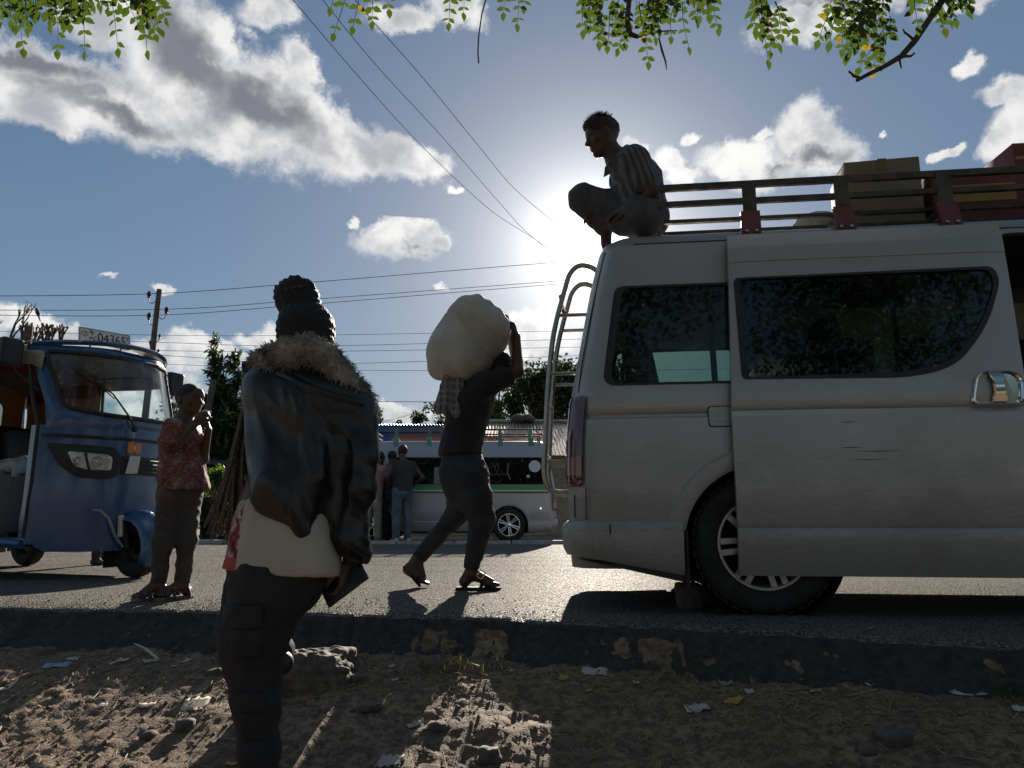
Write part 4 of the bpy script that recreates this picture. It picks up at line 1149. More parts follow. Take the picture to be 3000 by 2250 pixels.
    bk.obj('buckle', CHROME, root, smooth=False)
    up = Vector((-0.93, 0, 0.30)).normalized()
    sandal(root, base, tuple(heelB + Vector((-0.040, 0, 0.02))), tuple(toeB + Vector((-0.02, 0, -0.018))), 0.10, SOLE, LEATHER_S, up=(0.80, 0, 0.6), straps=1, thick=0.014)
    hr = Sdf(); r_, f_, u_ = frame((0.93, 0.0, -0.36), (0.36, 0, 0.93)); hc = Vector(hd)
    rot = np.array([[r_[i], f_[i], u_[i]] for i in range(3)])
    hr.ell(tuple(hc + f_ * -0.02 + u_ * 0.038), (0.082, 0.098, 0.088), rot); hr.cut(tuple(hc + f_ * 0.045), tuple(f_ * 0.9 - u_ * 0.45)); hr.cut(tuple(hc - u_ * 0.03), tuple(-u_))
    sdf_obj('hair', hr, 0.008, HAIR, root, base, 0, lambda p, n: 0.008 * nz(p, 90, 1))
    # the sack itself is carried: its own thing
    sk = Sdf(); ctr = Vector(at(1372, 1003, Y - 0.02))
    ax = (Vector(at(1440, 905, Y)) - Vector(at(1300, 1098, Y))).normalized(); sdv = Vector((0, 1, 0)); oth = ax.cross(sdv)
    rot = np.array([[ax[i], sdv[i], oth[i]] for i in range(3)])
    sk.ell(tuple(ctr), (0.28, 0.20, 0.232), rot, 0.05)
    for a_, b_, r1, r2 in ((0.15, 0.07, 0.14, 0.14), (0.15, -0.08, 0.12, 0.12), (-0.14, 0.05, 0.14, 0.14), (-0.13, -0.06, 0.14, 0.14)):
        q = ctr + ax * a_ + oth * b_; sk.cone(tuple(q - sdv * 0.08), tuple(q + sdv * 0.08), r1, r2, 0.09)
    for a_, b_ in ((0.225, 0.12), (0.245, -0.07)):
        q = ctr + ax * a_ + oth * b_; sk.cone(tuple(ctr + ax * 0.12 + oth * b_ * 0.7), tuple(q), 0.10, 0.028, 0.05)
    sk.cone(tuple(ctr - ax * 0.15 + oth * 0.05), tuple(ctr - ax * 0.275 + oth * 0.06), 0.10, 0.05, 0.06)
    sb = ctr - Vector((0, 0, 0.2))
    sack = empty('grain_sack', sb, label='bulging off-white woven sack carried on the shoulders of the walking porter', cat='sack')
    def sd_(p, n):
        v = Vector(p) - ctr; a_ = v.dot(ax); b_ = v.dot(oth)
        wr = 0.005 * nz((a_ * 0.4, b_ * 2.0, v.y), 8, 3) + 0.004 * (0.5 - abs(nz((a_ * 1.6, b_ * 0.8, v.y), 13, 8)))
        seam = 0.012 * math.exp(-((a_ - 0.03 - 0.05 * math.sin(b_ * 9)) / 0.006) ** 2)
        tip = 0.004 * max(0, a_ - 0.17) / 0.1 * math.sin(b_ * 70)
        return wr + tip - seam * 0.8
    sdf_obj('sack_cloth', sk, 0.009, SACKM, sack, sb, 2, sd_)
    # seam stitching along the middle, patch
    st = MB(); pts = []
    pt = MB().box((0, 0, 0), (0.028, 0.006, 0.05), Matrix.Rotation(R(25), 3, 'Y')).obj('dark_patch', TEE_BLK, sack, smooth=False); pt.location = Vector(at(1307, 962, Y - 0.17)) - sb + Vector((0, 0.012, 0))
    # chequered shirt slung under the load
    c = Sdf(); Yc = Y - 0.16
    K = lambda u, v, d=0.0: tuple(at(u, v, Yc + d))
    c.cone(K(1335, 1100, 0.02), K(1302, 1175), 0.030, 0.042, 0.02, flat=0.55, side=(0, 1, 0)); c.cone(K(1302, 1170), K(1298, 1190), 0.044, 0.050, 0.02, flat=0.5, side=(0, 1, 0))
    c.cone(K(1345, 1100, 0.0), K(1340, 1205, 0.0), 0.030, 0.044, 0.012, flat=0.45, side=(0, 1, 0)); c.cone(K(1310, 1110), K(1290, 1195, 0.05), 0.03, 0.04, 0.02, flat=0.5, side=(0, 1, 0))
    cb = Vector(K(1320, 1200))
    sh = empty('slung_shirt', cb, label='grey chequered shirt hanging from the porter shoulder below the sack', cat='shirt')
    sdf_obj('cloth', c, 0.006, plaid('grey_plaid', (0.20, 0.19, 0.18), (0.09, 0.085, 0.085), (0.27, 0.26, 0.24), 24), sh, cb, 1, folds(0.010, (30, 10, 8), 4))
porter()

# ---- boy eating, standing on the road in front of the three-wheeler
def boy():
    Y = 4.18
    base = Vector((onz(485, 1758).x, Y, 0))
    root = empty('person', base, label='small boy in red patterned shirt holding both hands to the mouth', cat='person')
    J = lambda u, v, d=0.0: tuple(at(u, v, Y + d))
    hd = J(556, 1172); neck = J(537, 1232)
    shN, shF = J(507, 1252, -0.08), J(570, 1256, 0.08)
    elN, wrN = J(505, 1312, -0.12), J(572, 1242, -0.10)
    elF, wrF = J(595, 1345, 0.05), J(611, 1258, -0.03)
    hipN, hipF = J(497, 1450, -0.06), J(556, 1450, 0.05)
    kN, aN = J(480, 1585, -0.07), J(463, 1712, -0.05); kF, aF = J(548, 1585, 0.0), J(534, 1712, 0.02)
    s = Sdf(); fw_ = (0.90, -0.42, -0.02)
    head(s, hd, fw_, (0.03, 0, 1), 0.88, neck_to=neck, neck_r=0.042, eye_m=1, jaw=0.80)
    s.cone(J(528, 1420), J(532, 1275), 0.085, 0.095, 0.03, flat=1.3, side=(0.42, 0.9, 0)); s.cone(J(532, 1275), neck, 0.07, 0.045, 0.04)
    s.cone(shN, shF, 0.045, 0.045, 0.03)
    s.chain([shN, elN, wrN], [0.034, 0.028, 0.019], 0.02); s.chain([shF, elF, wrF], [0.034, 0.028, 0.019], 0.02)
    hand(s, wrN, Vector(J(596, 1212, -0.12)) - Vector(wrN), (0.3, 0.8, 0.5), -1, 0.85, 0.74, tcurl=0.8)
    hand(s, wrF, Vector(J(604, 1216, -0.08)) - Vector(wrF), (-0.7, -0.5, 0.3), 1, 0.85, 0.74, tcurl=0.8)
    s.cone(hipN, hipF, 0.07, 0.07, 0.03); s.chain([hipN, kN, aN], [0.065, 0.042, 0.030], 0.02); s.chain([hipF, kF, aF], [0.065, 0.042, 0.030], 0.02)
    tN = Vector(J(418, 1758, -0.10)); tN.z = 0.02; tF = Vector(J(528, 1757, -0.13)); tF.z = 0.02
    tN = Vector(aN) + (tN - Vector(aN)).normalized() * 0.16; tN.z = 0.02; tF = Vector(aF) + (Vector((-0.1, -0.13, -0.08))).normalized() * 0.16; tF.z = 0.02
    foot(s, aN, tuple(tN), sc=0.82); foot(s, aF, tuple(tF), sc=0.82)
    bod = sdf_obj('body', s, 0.006, [SKIN_B, EYE], root, base)
    for a_, t_ in ((Vector(aN), tN), (Vector(aF), tF)):
        d = (t_ - a_); d.z = 0; d.normalize()
        sandal(root, base, tuple(Vector((a_.x, a_.y, 0.001)) - d * 0.062), tuple(Vector((t_.x, t_.y, 0.001)) + d * 0.012), 0.092, mat('grey_sandal_sole', (0.16, 0.14, 0.12), 0.8), LEATHER_S, straps=3, thick=0.016)
    sh = Sdf()
    sd = (0.42, 0.9, 0)
    sh.cone(J(534, 1400), J(530, 1290), 0.106, 0.100, 0.04, flat=1.22, side=sd); sh.cone(J(530, 1295), J(535, 1262), 0.092, 0.060, 0.04, flat=1.25, side=sd)
    sh.cone(J(540, 1428), J(536, 1390), 0.124, 0.108, 0.03, flat=1.15, side=sd)
    sh.cone(shN, tuple(Vector(shN).lerp(Vector(elN), 0.72)), 0.048, 0.056, 0.02); sh.cone(shF, tuple(Vector(shF).lerp(Vector(elF), 0.45)), 0.046, 0.052, 0.02); sh.cone(shN, shF, 0.046, 0.046, 0.03)
    sh.cut(J(530, 1436), (0.03, 0, -1)); sh.ell(J(541, 1222), (0.062, 0.075, 0.04), None, 0.01, 0, True)
    pm = bpy.data.materials.new('red_batik_print'); pm.use_nodes = True; t = NT(pm.node_tree); b = pm.node_tree.nodes['Principled BSDF']
    co = t.new('ShaderNodeTexCoord').outputs['Object']
    n1 = t.noise(co, 13, 5, 0.65); n2 = t.noise(t.mapping(co, scale=(1, 1, 2.2)), 55, 3, 0.6)
    col = t.ramp(n1, [(0.36, (0.055, 0.012, 0.013)), (0.46, (0.17, 0.03, 0.028)), (0.55, (0.13, 0.055, 0.045)), (0.66, (0.33, 0.25, 0.19))])
    col = t.mix(t.math('MULTIPLY', t.ss(n2, 0.5, 0.62), 0.6), col, (0.30, 0.22, 0.16))
    t.l.new(col, b.inputs['Base Color']); b.inputs['Roughness'].default_value = 0.85
    sdf_obj('shirt', sh, 0.007, pm, root, base, 1, folds(0.010, (14, 14, 10), 3))
    tr = Sdf(); 
    tr.cone(J(527, 1440), J(527, 1418), 0.096, 0.094, 0.03, flat=1.2, side=sd); tr.chain([J(500, 1445, -0.05), kN, tuple(Vector(kN).lerp(Vector(aN), 0.93))], [0.074, 0.052, 0.042], 0.03); tr.chain([J(553, 1445, 0.04), kF, tuple(Vector(kF).lerp(Vector(aF), 0.93))], [0.072, 0.050, 0.042], 0.03)
    tr.cut(J(527, 1416), (0, 0, 1)); tr.cut((0, 0, aN[2] + 0.0), (0, 0, -1))
    sdf_obj('trousers', tr, 0.007, cloth('brown_grey_trousers', (0.050, 0.042, 0.036), (0.075, 0.062, 0.053), vscale=6), root, base, 1, folds(0.010, (12, 12, 16), 7))
    # close-cropped hair: the scalp above the hairline
    r_, f_, u_ = frame(fw_, (0.03, 0, 1)); hc = Vector(hd) - base; me = bod.data; me.materials.append(HAIR)
    for pl in me.polygons:
        v = pl.center - hc; x, y, z = v.dot(r_) / 0.88, v.dot(f_) / 0.88, v.dot(u_) / 0.88
        if v.length < 0.16 and abs(x) < 0.079 and z > 0.006 + (0.60 * y if y > 0 else 1.15 * y) + 0.012 * (abs(x) < 0.03) + 0.003 * mnoise.noise(v * 90): pl.material_index = 2
boy()

# ---- young man sitting on the van roof
def roof_man():
    Y = 3.93
    zr = 1.955
    J = lambda u, v, d=0.0: tuple(at(u, v, Y + d))
    base = Vector(J(1880, 670)); base.z = zr
    root = empty('person', base, label='young man in striped shirt with spiky hair sitting on the van roof', cat='person')
    hd = J(1765, 402); neck = J(1808, 470)
    fw_ = (-0.95, -0.12, -0.28); up = (-0.27, 0, 0.96)
    shN, shF = J(1858, 468, -0.15), J(1838, 470, 0.17)
    elN, wrN = J(1912, 560, -0.18), J(1850, 620, -0.12)
    elF, wrF = J(1800, 570, 0.20), J(1765, 620, 0.16)
    pel = J(1900, 630); chest = J(1848, 500)
    hipN, hipF = J(1880, 632, -0.09), J(1878, 630, 0.09)
    kN, aN = J(1708, 582, 0.16), J(1775, 672, 0.24)
    kF, aF = J(1822, 652, -0.06), J(1850, 668, 0.05)
    s = Sdf()
    head(s, hd, fw_, up, 0.98, neck_to=neck, neck_r=0.050, eye_m=1)
    s.cone(pel, chest, 0.105, 0.115, 0.04, flat=1.3, side=(0, 1, 0)); s.cone(chest, neck, 0.09, 0.055, 0.05); s.cone(shN, shF, 0.05, 0.05, 0.04)
    s.chain([shN, elN, wrN], [0.048, 0.038, 0.026], 0.02); s.chain([shF, elF, wrF], [0.046, 0.036, 0.026], 0.02)
    hand(s, wrN, (-1, 0.2, -0.1), (0, 0.3, -1), 1, 0.4, 0.95); hand(s, wrF, (-0.8, -0.3, -0.3), (0, -0.3, -1), -1, 0.4, 0.95)
    s.cone(hipN, hipF, 0.09, 0.09, 0.04); s.chain([hipF, kN, aN], [0.08, 0.052, 0.036], 0.02); s.chain([hipN, kF, aF], [0.08, 0.052, 0.036], 0.02)
    aNg = Vector(aN); foot(s, aN, tuple(Vector((aNg.x + 0.02, aNg.y + 0.14, zr + 0.02))), sc=0.9)
    sdf_obj('body', s, 0.0065, [SKIN, EYE], root, base)
    st = bpy.data.materials.new('grey_striped_shirt'); st.use_nodes = True; t = NT(st.node_tree); b = st.node_tree.nodes['Principled BSDF']
    co = t.new('ShaderNodeTexCoord').outputs['Object']; sep = t.new('ShaderNodeSeparateXYZ'); t.l.new(t.vec('ADD', co, t.vec('SCALE', t.noise(co, 7, 2, 0.5, out=1), 0.03)), sep.inputs[0])
    w = t.math('SINE', t.math('MULTIPLY', t.math('ADD', t.math('MULTIPLY', sep.outputs[0], 0.9), t.math('MULTIPLY', sep.outputs[2], 0.35)), 200))
    t.l.new(t.mix(t.ss(w, -0.1, 0.3), (0.065, 0.067, 0.07), (0.14, 0.14, 0.138)), b.inputs['Base Color']); b.inputs['Roughness'].default_value = 0.85
    sh = Sdf()
    sh.cone(J(1893, 640), J(1868, 540), 0.128, 0.130, 0.04, flat=1.25, side=(0, 1, 0)); sh.cone(J(1868, 540), J(1838, 486), 0.13, 0.095, 0.05, flat=1.35, side=(0, 1, 0))
    sh.cone(shN, tuple(Vector(shN).lerp(Vector(elN), 0.60)), 0.070, 0.066, 0.03); sh.cone(shF, tuple(Vector(shF).lerp(Vector(elF), 0.6)), 0.068, 0.064, 0.03); sh.cone(shN, shF, 0.072, 0.07, 0.05)
    sh.cut((0, 0, zr + 0.03), (0, 0, -1))
    sdf_obj('shirt', sh, 0.007, st, root, base, 1, folds(0.010, (14, 12, 12), 6))
    col = MB(); cc = Vector(neck) - base
    pts = [Vector(J(1796, 470, -0.07)), Vector(J(1772, 490, -0.05)), Vector(J(1768, 520, -0.01)), Vector(J(1790, 508, -0.06))]
    MB().prism([p - base for p in pts], (0.004, -0.006, 0.004)).obj('collar', st, root, smooth=False)
    tr = Sdf()
    tr.cone(hipN, hipF, 0.115, 0.115, 0.05); tr.chain([J(1878, 632, 0.07), kN, tuple(Vector(kN).lerp(Vector(aN), 0.9))], [0.115, 0.082, 0.062], 0.04); tr.chain([J(1880, 640, -0.07), kF, tuple(Vector(kF).lerp(Vector(aF), 0.9))], [0.095, 0.062, 0.05], 0.04)
    tr.cone(pel, hipN, 0.11, 0.11, 0.04)
    tr.cut((0, 0, zr + 0.002), (0, 0, -1))
    sdf_obj('trousers', tr, 0.0075, cloth('faded_jeans', (0.060, 0.066, 0.078), (0.10, 0.105, 0.115), vscale=6), root, base, 1, folds(0.010, (14, 14, 12), 9))
    hr = Sdf(); r_, f_, u_ = frame(fw_, up); hc = Vector(hd); rot = np.array([[r_[i], f_[i], u_[i]] for i in range(3)])
    hr.ell(tuple(hc + f_ * -0.018 + u_ * 0.042), (0.076, 0.098, 0.084), rot); hr.ell(tuple(hc + f_ * 0.02 + u_ * 0.085), (0.062, 0.072, 0.045), rot, 0.02); hr.cut(tuple(hc + f_ * 0.056), tuple(f_ * 0.8 - u_ * 0.6)); hr.cut(tuple(hc - u_ * 0.03), tuple(-u_ - f_ * 0.3))
    ho = sdf_obj('hair', hr, 0.006, HAIR_R, root, base, 0, lambda p, n: 0.004 * nz(p, 110, 1))
    tf = MB(); rr = random.Random(3)
    for k in range(520):
        a = rr.uniform(0, 6.283); b_ = rr.uniform(0.0, 1.25)
        n = (u_ * math.cos(b_) + (r_ * math.cos(a) + f_ * math.sin(a)) * math.sin(b_)).normalized()
        p = hc + f_ * -0.008 + u_ * 0.045 + Vector((0, 0, 0)) + r_ * n.dot(r_) * 0.068 + f_ * n.dot(f_) * 0.090 + u_ * n.dot(u_) * 0.080
        if (p - hc).dot(f_) > 0.075 and (p - hc).dot(u_) < 0.06: continue
        d = (n + Vector((rr.uniform(-.5, .5), rr.uniform(-.5, .5), rr.uniform(-.2, .6)))).normalized(); ln = rr.uniform(0.014, 0.036) * (1.25 if n.dot(u_) > 0.5 else 0.6)
        o1 = d.orthogonal().normalized() * 0.0035; o2 = d.cross(o1).normalized() * 0.0035
        q = p - base
        tf.add([q + o1, q - o1 * 0.5 + o2, q - o1 * 0.5 - o2, q + d * ln], [(0, 1, 3), (1, 2, 3), (2, 0, 3)])
    tag(tf.obj('hair_tufts', HAIR_R, ho, smooth=False), kind='stuff')
roof_man()
# ---- woman in the foreground, seen from behind
def woman():
    Y = 2.30
    bx = onz(760, 2200).x
    base = Vector((at(760, 1700, Y).x, Y - 0.02, 0)); base.z = ground_z(base.x, base.y) + 0.005
    root = empty('person', base, label='woman seen from behind in black leather jacket with fur collar and topknot', cat='person')
    J = lambda u, v, d=0.0: tuple(at(u, v, Y + d))
    D = lambda u, v, d=0.0: at(u, v, Y + d)
    hd = D(903, 1000, 0.02); neck = J(905, 1085, 0.0)
    fw_ = (0.22, 0.96, -0.06); up = (0.02, 0.0, 1)
    shL, shR = J(790, 1125, 0.02), J(1030, 1190, -0.02)
    elR, wrR = J(1040, 1420, -0.06), J(1030, 1640, -0.02)
    s = Sdf()
    head(s, hd, fw_, up, 0.97, neck_to=neck, neck_r=0.052)
    s.cone(J(830, 1500), J(905, 1200), 0.105, 0.12, 0.05, flat=1.25, side=(1, -0.3, 0)); s.cone(J(905, 1200), neck, 0.10, 0.055, 0.06); s.cone(shL, shR, 0.045, 0.045, 0.05)
    s.chain([shR, elR, wrR], [0.045, 0.036, 0.024], 0.02); s.chain([shL, J(770, 1330, 0.10), J(840, 1430, 0.16)], [0.045, 0.036, 0.026], 0.02)
    s.cone(J(830, 1500), J(820, 1650), 0.11, 0.14, 0.06, flat=1.15, side=(1, -0.3, 0))
    kN, aN = D(748, 1985, -0.03), None
    aN = Vector((D(757, 2200, -0.02).x, Y - 0.02, base.z + 0.085))
    kF = D(702, 1852, 0.16); aF = D(812, 1905, 0.34)
    s.chain([J(800, 1700, -0.05), tuple(kN), tuple(aN)], [0.10, 0.058, 0.040], 0.03); s.chain([J(775, 1690, 0.10), tuple(kF), tuple(aF)], [0.095, 0.058, 0.040], 0.03)
    hand(s, wrR, D(1012, 1725, -0.035) - Vector(wrR), (-0.75, 0.35, -0.1), -1, 0.75, 0.92, tcurl=0.5)
    foot(s, tuple(aN), (aN.x - 0.09, aN.y + 0.15, base.z + 0.02), sc=0.92)
    sdf_obj('body', s, 0.0075, SKIN_B, root, base)
    shoe = mat('black_shoe', (0.02, 0.018, 0.018), 0.5, var=0.2)
    for a, dx, dy, sc in ((Vector((aN.x, aN.y, base.z)), -0.5, 0.85, 1.0), (Vector((aF.x, aF.y, aF.z - 0.075)), -0.55, 0.8, 1.0)):
        d = Vector((dx, dy, 0)).normalized(); q = Sdf()
        q.cone(tuple(a - d * 0.055 + Vector((0, 0, 0.042))), tuple(a + d * 0.11 + Vector((0, 0, 0.030))), 0.040, 0.030, 0.02); q.cone(tuple(a + d * 0.08 + Vector((0, 0, 0.028))), tuple(a + d * 0.165 + Vector((0, 0, 0.024))), 0.040, 0.026, 0.02); q.cone(tuple(a + Vector((0, 0, 0.05))), tuple(a + Vector((0, 0, 0.095))), 0.044, 0.040, 0.02)
        q.cut(tuple(a), (0, 0, -1)); sdf_obj('shoe', q, 0.006, shoe, root, base)
    # tee shirt
    t = Sdf(); sv = (1, -0.25, 0)
    t.cone(J(840, 1420, 0.02), J(835, 1540), 0.100, 0.128, 0.05, flat=1.12, side=sv); t.cone(J(835, 1540), J(822, 1685), 0.132, 0.166, 0.06, flat=1.06, side=sv)
    t.cone(J(895, 1560, -0.06), J(895, 1650, -0.075), 0.085, 0.098, 0.06); t.cone(J(900, 1250, 0.03), J(845, 1420, 0.02), 0.09, 0.10, 0.05, flat=1.2, side=sv)
    t.cut(J(820, 1672), tuple(Vector((-0.06, 0, -1))))
    tm = bpy.data.materials.new('cream_printed_tee'); tm.use_nodes = True; n_ = NT(tm.node_tree); b = tm.node_tree.nodes['Principled BSDF']
    co = n_.new('ShaderNodeTexCoord').outputs['Object']; sep = n_.new('ShaderNodeSeparateXYZ'); n_.l.new(co, sep.inputs[0])
    cream = n_.mix(n_.noise(co, 9, 4, 0.5), (0.40, 0.35, 0.27), (0.56, 0.50, 0.40))
    pr = n_.ramp(n_.noise(co, 16, 3, 0.5, dist=1.2), [(0.35, (0.10, 0.012, 0.014)), (0.46, (0.33, 0.07, 0.06)), (0.52, (0.52, 0.48, 0.44)), (0.62, (0.10, 0.10, 0.12)), (0.70, (0.50, 0.33, 0.28))])
    zb = D(690, 1628).z - base.z
    pr = n_.mix(n_.math('LESS_THAN', sep.outputs[2], zb), pr, (0.42, 0.075, 0.055))
    xb = D(733, 1500).x - base.x
    n_.l.new(n_.mix(n_.math('LESS_THAN', n_.math('ADD', sep.outputs[0], n_.math('MULTIPLY', sep.outputs[2], -0.02)), xb), cream, pr), b.inputs['Base Color']); b.inputs['Roughness'].default_value = 0.9
    sdf_obj('tee_shirt', t, 0.007, tm, root, base, 1, folds(0.007, (14, 14, 5), 2))
    # cargo trousers
    tr = Sdf()
    tr.cone(J(822, 1600), J(818, 1665), 0.12, 0.138, 0.05, flat=1.05, side=sv); tr.cone(J(882, 1640, -0.07), J(855, 1690, -0.07), 0.078, 0.088, 0.06)
    tr.chain([J(800, 1705, -0.05), J(752, 1840, -0.05), J(738, 1905, -0.04), tuple(kN), J(752, 2060, -0.03), J(758, 2200, -0.02), (aN.x, aN.y, aN.z - 0.02)], [0.118, 0.094, 0.083, 0.064, 0.062, 0.052, 0.050], 0.04)
    tr.chain([J(770, 1690, 0.08), tuple(kF), tuple(aF)], [0.108, 0.070, 0.055], 0.04)
    tr.cut(J(822, 1648), (0.06, 0, 1))
    cargo = cloth('charcoal_cargo_cotton', (0.016, 0.017, 0.019), (0.028, 0.028, 0.031), vscale=9, bscale=700)
    tro = sdf_obj('cargo_trousers', tr, 0.007, cargo, root, base, 1, folds(0.010, (13, 13, 10), 11))
    from mathutils.bvhtree import BVHTree
    bv = BVHTree.FromPolygons([v.co[:] for v in tro.data.vertices], [p.vertices[:] for p in tro.data.polygons]); eye = Vector((0, 0, CAMH)) - base
    def flap(u0, v0, u1, v1, name, lift):
        """a pocket piece that lies on the trouser leg"""
        rows = []
        for jj in range(9):
            row = []
            for i in range(9):
                bow = 8 * (1 - ((i - 4) / 4) ** 2) if jj == 8 else 0
                d = ray(u0 + (u1 - u0) * i / 8, v0 + (v1 - v0) * jj / 8 + bow); h_ = bv.ray_cast(eye, d.normalized())
                if h_[0] is None: h_ = (rows[-1][i] if rows else row[-1],)
                row.append(h_[0] - d.normalized() * (lift + (0 if jj else -0.002)))
            rows.append(row)
        m = MB().loft(rows, closed=False, cap=False); o = m.obj(name, cargo, root); md = o.modifiers.new('t', 'SOLIDIFY'); md.thickness = 0.005; md.offset = -1
    flap(676, 1842, 766, 1925, 'cargo_pocket', 0.005); flap(672, 1775, 770, 1836, 'pocket_flap', 0.009); flap(700, 2090, 772, 2165, 'cargo_pocket', 0.005); flap(696, 2028, 774, 2084, 'pocket_flap', 0.008)
    # leather jacket
    j = Sdf()
    j.cone(J(800, 1140, 0.0), J(1020, 1195, -0.02), 0.085, 0.080, 0.06)
    j.cone(J(905, 1110, 0.01), J(935, 1190, -0.01), 0.085, 0.12, 0.06)
    j.cone(J(908, 1210, -0.01), J(918, 1420, -0.03), 0.165, 0.150, 0.07, flat=0.86, side=(0, 1, 0)); j.cone(J(918, 1420, -0.03), J(905, 1560, -0.04), 0.150, 0.10, 0.06, flat=0.86, side=(0, 1, 0))
    j.cone(J(805, 1150, -0.01), J(818, 1330, 0.0), 0.088, 0.082, 0.05); j.cone(J(818, 1330, 0.0), J(880, 1470, -0.06), 0.080, 0.070, 0.05)
    j.cone(J(800, 1290, -0.03), J(845, 1470, -0.10), 0.080, 0.078, 0.05); j.cone(J(850, 1440, -0.10), J(905, 1540, -0.10), 0.075, 0.05, 0.05)
    j.chain([J(1030, 1205, -0.02), J(1034, 1330, -0.06), J(1032, 1440, -0.08), J(1030, 1560, -0.06), J(1034, 1648, -0.03)], [0.076, 0.066, 0.062, 0.056, 0.050], 0.035)
    j.cone(J(745, 1085, 0.07), J(752, 1300, 0.09), 0.030, 0.026, 0.03, flat=3.0, side=(0.25, 1, 0)); j.cone(J(752, 1300, 0.09), J(770, 1400, 0.05), 0.026, 0.03, 0.04)
    j.cone(J(985, 1290, -0.155), J(962, 1540, -0.13), 0.030, 0.034, 0.03, sub=True)
    j.cut(J(756, 1420), tuple(Vector((-0.98, 0, -0.20)))); j.cut(J(855, 1532), tuple(Vector((-0.52, 0, -0.86)))); j.cut(J(1000, 1655), (0, 0, -1))
    jl = Sdf(); 
    LEA = bpy.data.materials.new('black_leather'); LEA.use_nodes = True; q = NT(LEA.node_tree); b = LEA.node_tree.nodes['Principled BSDF']
    co = q.new('ShaderNodeTexCoord').outputs['Object']; a = q.noise(co, 30, 5, 0.65); c = q.noise(co, 380, 3, 0.6)
    q.l.new(q.mix(q.ss(a, 0.35, 0.65), (0.009, 0.009, 0.010), (0.018, 0.018, 0.019)), b.inputs['Base Color']); q.l.new(q.lin(a, 0.3, 0.7, 0.22, 0.42), b.inputs['Roughness'])
    b.inputs['Specular IOR Level'].default_value = 0.5
    bp = q.new('ShaderNodeBump'); bp.inputs['Strength'].default_value = 0.55; bp.inputs['Distance'].default_value = 0.004
    q.l.new(q.math('ADD', q.math('MULTIPLY', a, 1.0), q.math('MULTIPLY', c, 0.18)), bp.inputs['Height']); q.l.new(bp.outputs[0], b.inputs['Normal'])
    c0 = D(1135, 1500, -0.05)
    def jd(p, n):
        x, z = p[0] - c0.x, p[2] - c0.z
        # folds fan out from the bent right elbow, plus drape lines falling from the yoke
        al = x * 0.42 - z * 0.91; ac = x * 0.91 + z * 0.42
        wob = 0.05 * mnoise.noise((al * 4, ac * 4, 2.0))
        fan = mnoise.noise(((ac + wob) * 9.0, al * 1.7, 4.0 + p[1] * 2)); fan2 = mnoise.noise(((ac + wob) * 21, al * 4.5, 9.0))
        cr = mnoise.noise((p[0] * 16, p[2] * 22, p[1] * 14)) * max(0, 1 - abs(p[2] - D(1035, 1430).z) / 0.13) * (1 if p[0] > D(965, 1400).x else 0.2)
        drape = 0.6 * cr
        k = min(1, max(0.25, (D(900, 1120).z - p[2]) / 0.12))
        w = 0.030 * ((0.40 - abs(fan) * 1.5)) + 0.009 * (0.5 - abs(fan2) * 1.6) + 0.013 * drape
        # double stitched yoke seam
        t_ = ((p[0] - D(861, 1112).x) / (D(1072, 1192).x - D(861, 1112).x)); zs = D(861, 1112).z + t_ * (D(1072, 1192).z - D(861, 1112).z) - 0.012 * math.sin(min(1, max(0, t_)) * 3.14)
        dz = p[2] - zs; seam = 0.0
        if -0.1 < t_ < 1.05: seam = 0.0035 * math.exp(-(dz / 0.009) ** 2) - 0.005 * math.exp(-((abs(dz) - 0.014) / 0.004) ** 2)
        dx = p[0] - (D(925, 1200).x + (p[2] - D(925, 1200).z) * 0.05); sp = -0.004 * math.exp(-(dx / 0.004) ** 2) if p[2] < zs else 0
        return w * k - 0.004 + seam + sp
    jo = sdf_obj('leather_jacket', j, 0.0062, LEA, root, base, 1, jd)
    # fur collar
    path = [D(742, 1078, 0.05), D(765, 1058, 0.0), D(800, 1048, -0.06), D(850, 1032, -0.10), D(905, 1022, -0.115), D(955, 1045, -0.105), D(1000, 1090, -0.09), D(1045, 1140, -0.06), D(1085, 1168, -0.03)]
    f = Sdf(); f.chain([tuple(p) for p in path], [0.016, 0.028, 0.034, 0.036, 0.036, 0.034, 0.030, 0.026, 0.016], 0.03)
    f.cone(J(850, 1055, -0.09), J(790, 1075, -0.07), 0.03, 0.022, 0.03)
    FUR = mat('cream_brown_fur', (0.46, 0.42, 0.36), 0.9, col2=(0.055, 0.043, 0.034), vscale=13)
    fo = sdf_obj('fur_collar', f, 0.007, FUR, jo, base, 1, lambda p, n: 0.010 * nz(p, 45, 2) + 0.006 * nz(p, 110, 5))
    v, fa, _ = f.mesh(0.008); nr = vnormals(v, fa); tf = MB(); rr = random.Random(5)
    for k in range(3000):
        i = rr.randrange(len(v)); p = Vector(v[i]) - base; n = Vector(nr[i]); d = (n + Vector((rr.uniform(-.8, .8), rr.uniform(-.8, .8), rr.uniform(-1.0, .4)))).normalized(); ln = rr.uniform(0.012, 0.030)
        o1 = d.orthogonal().normalized() * 0.0017; md = p + d * ln * 0.55 + Vector((0, 0, -0.001))
        tf.add([p + o1, p - o1, md - o1 * 0.7, md + o1 * 0.7, p + d * ln + Vector((0, 0, -0.007))], [(0, 1, 2, 3), (3, 2, 4)])
    tag(tf.obj('fur', FUR, fo, smooth=False), kind='stuff')
    # hair: scalp, crown and topknot of thin braids
    r_, f_, u_ = frame(fw_, up); rot = np.array([[r_[i], f_[i], u_[i]] for i in range(3)]); hc = Vector(hd)
    h = Sdf(); h.ell(tuple(hc - f_ * 0.020 + u_ * 0.032), (0.084, 0.103, 0.094), rot); h.ell(tuple(hc - f_ * 0.035 - u_ * 0.02 + r_ * 0.012), (0.072, 0.078, 0.075), rot, 0.03)
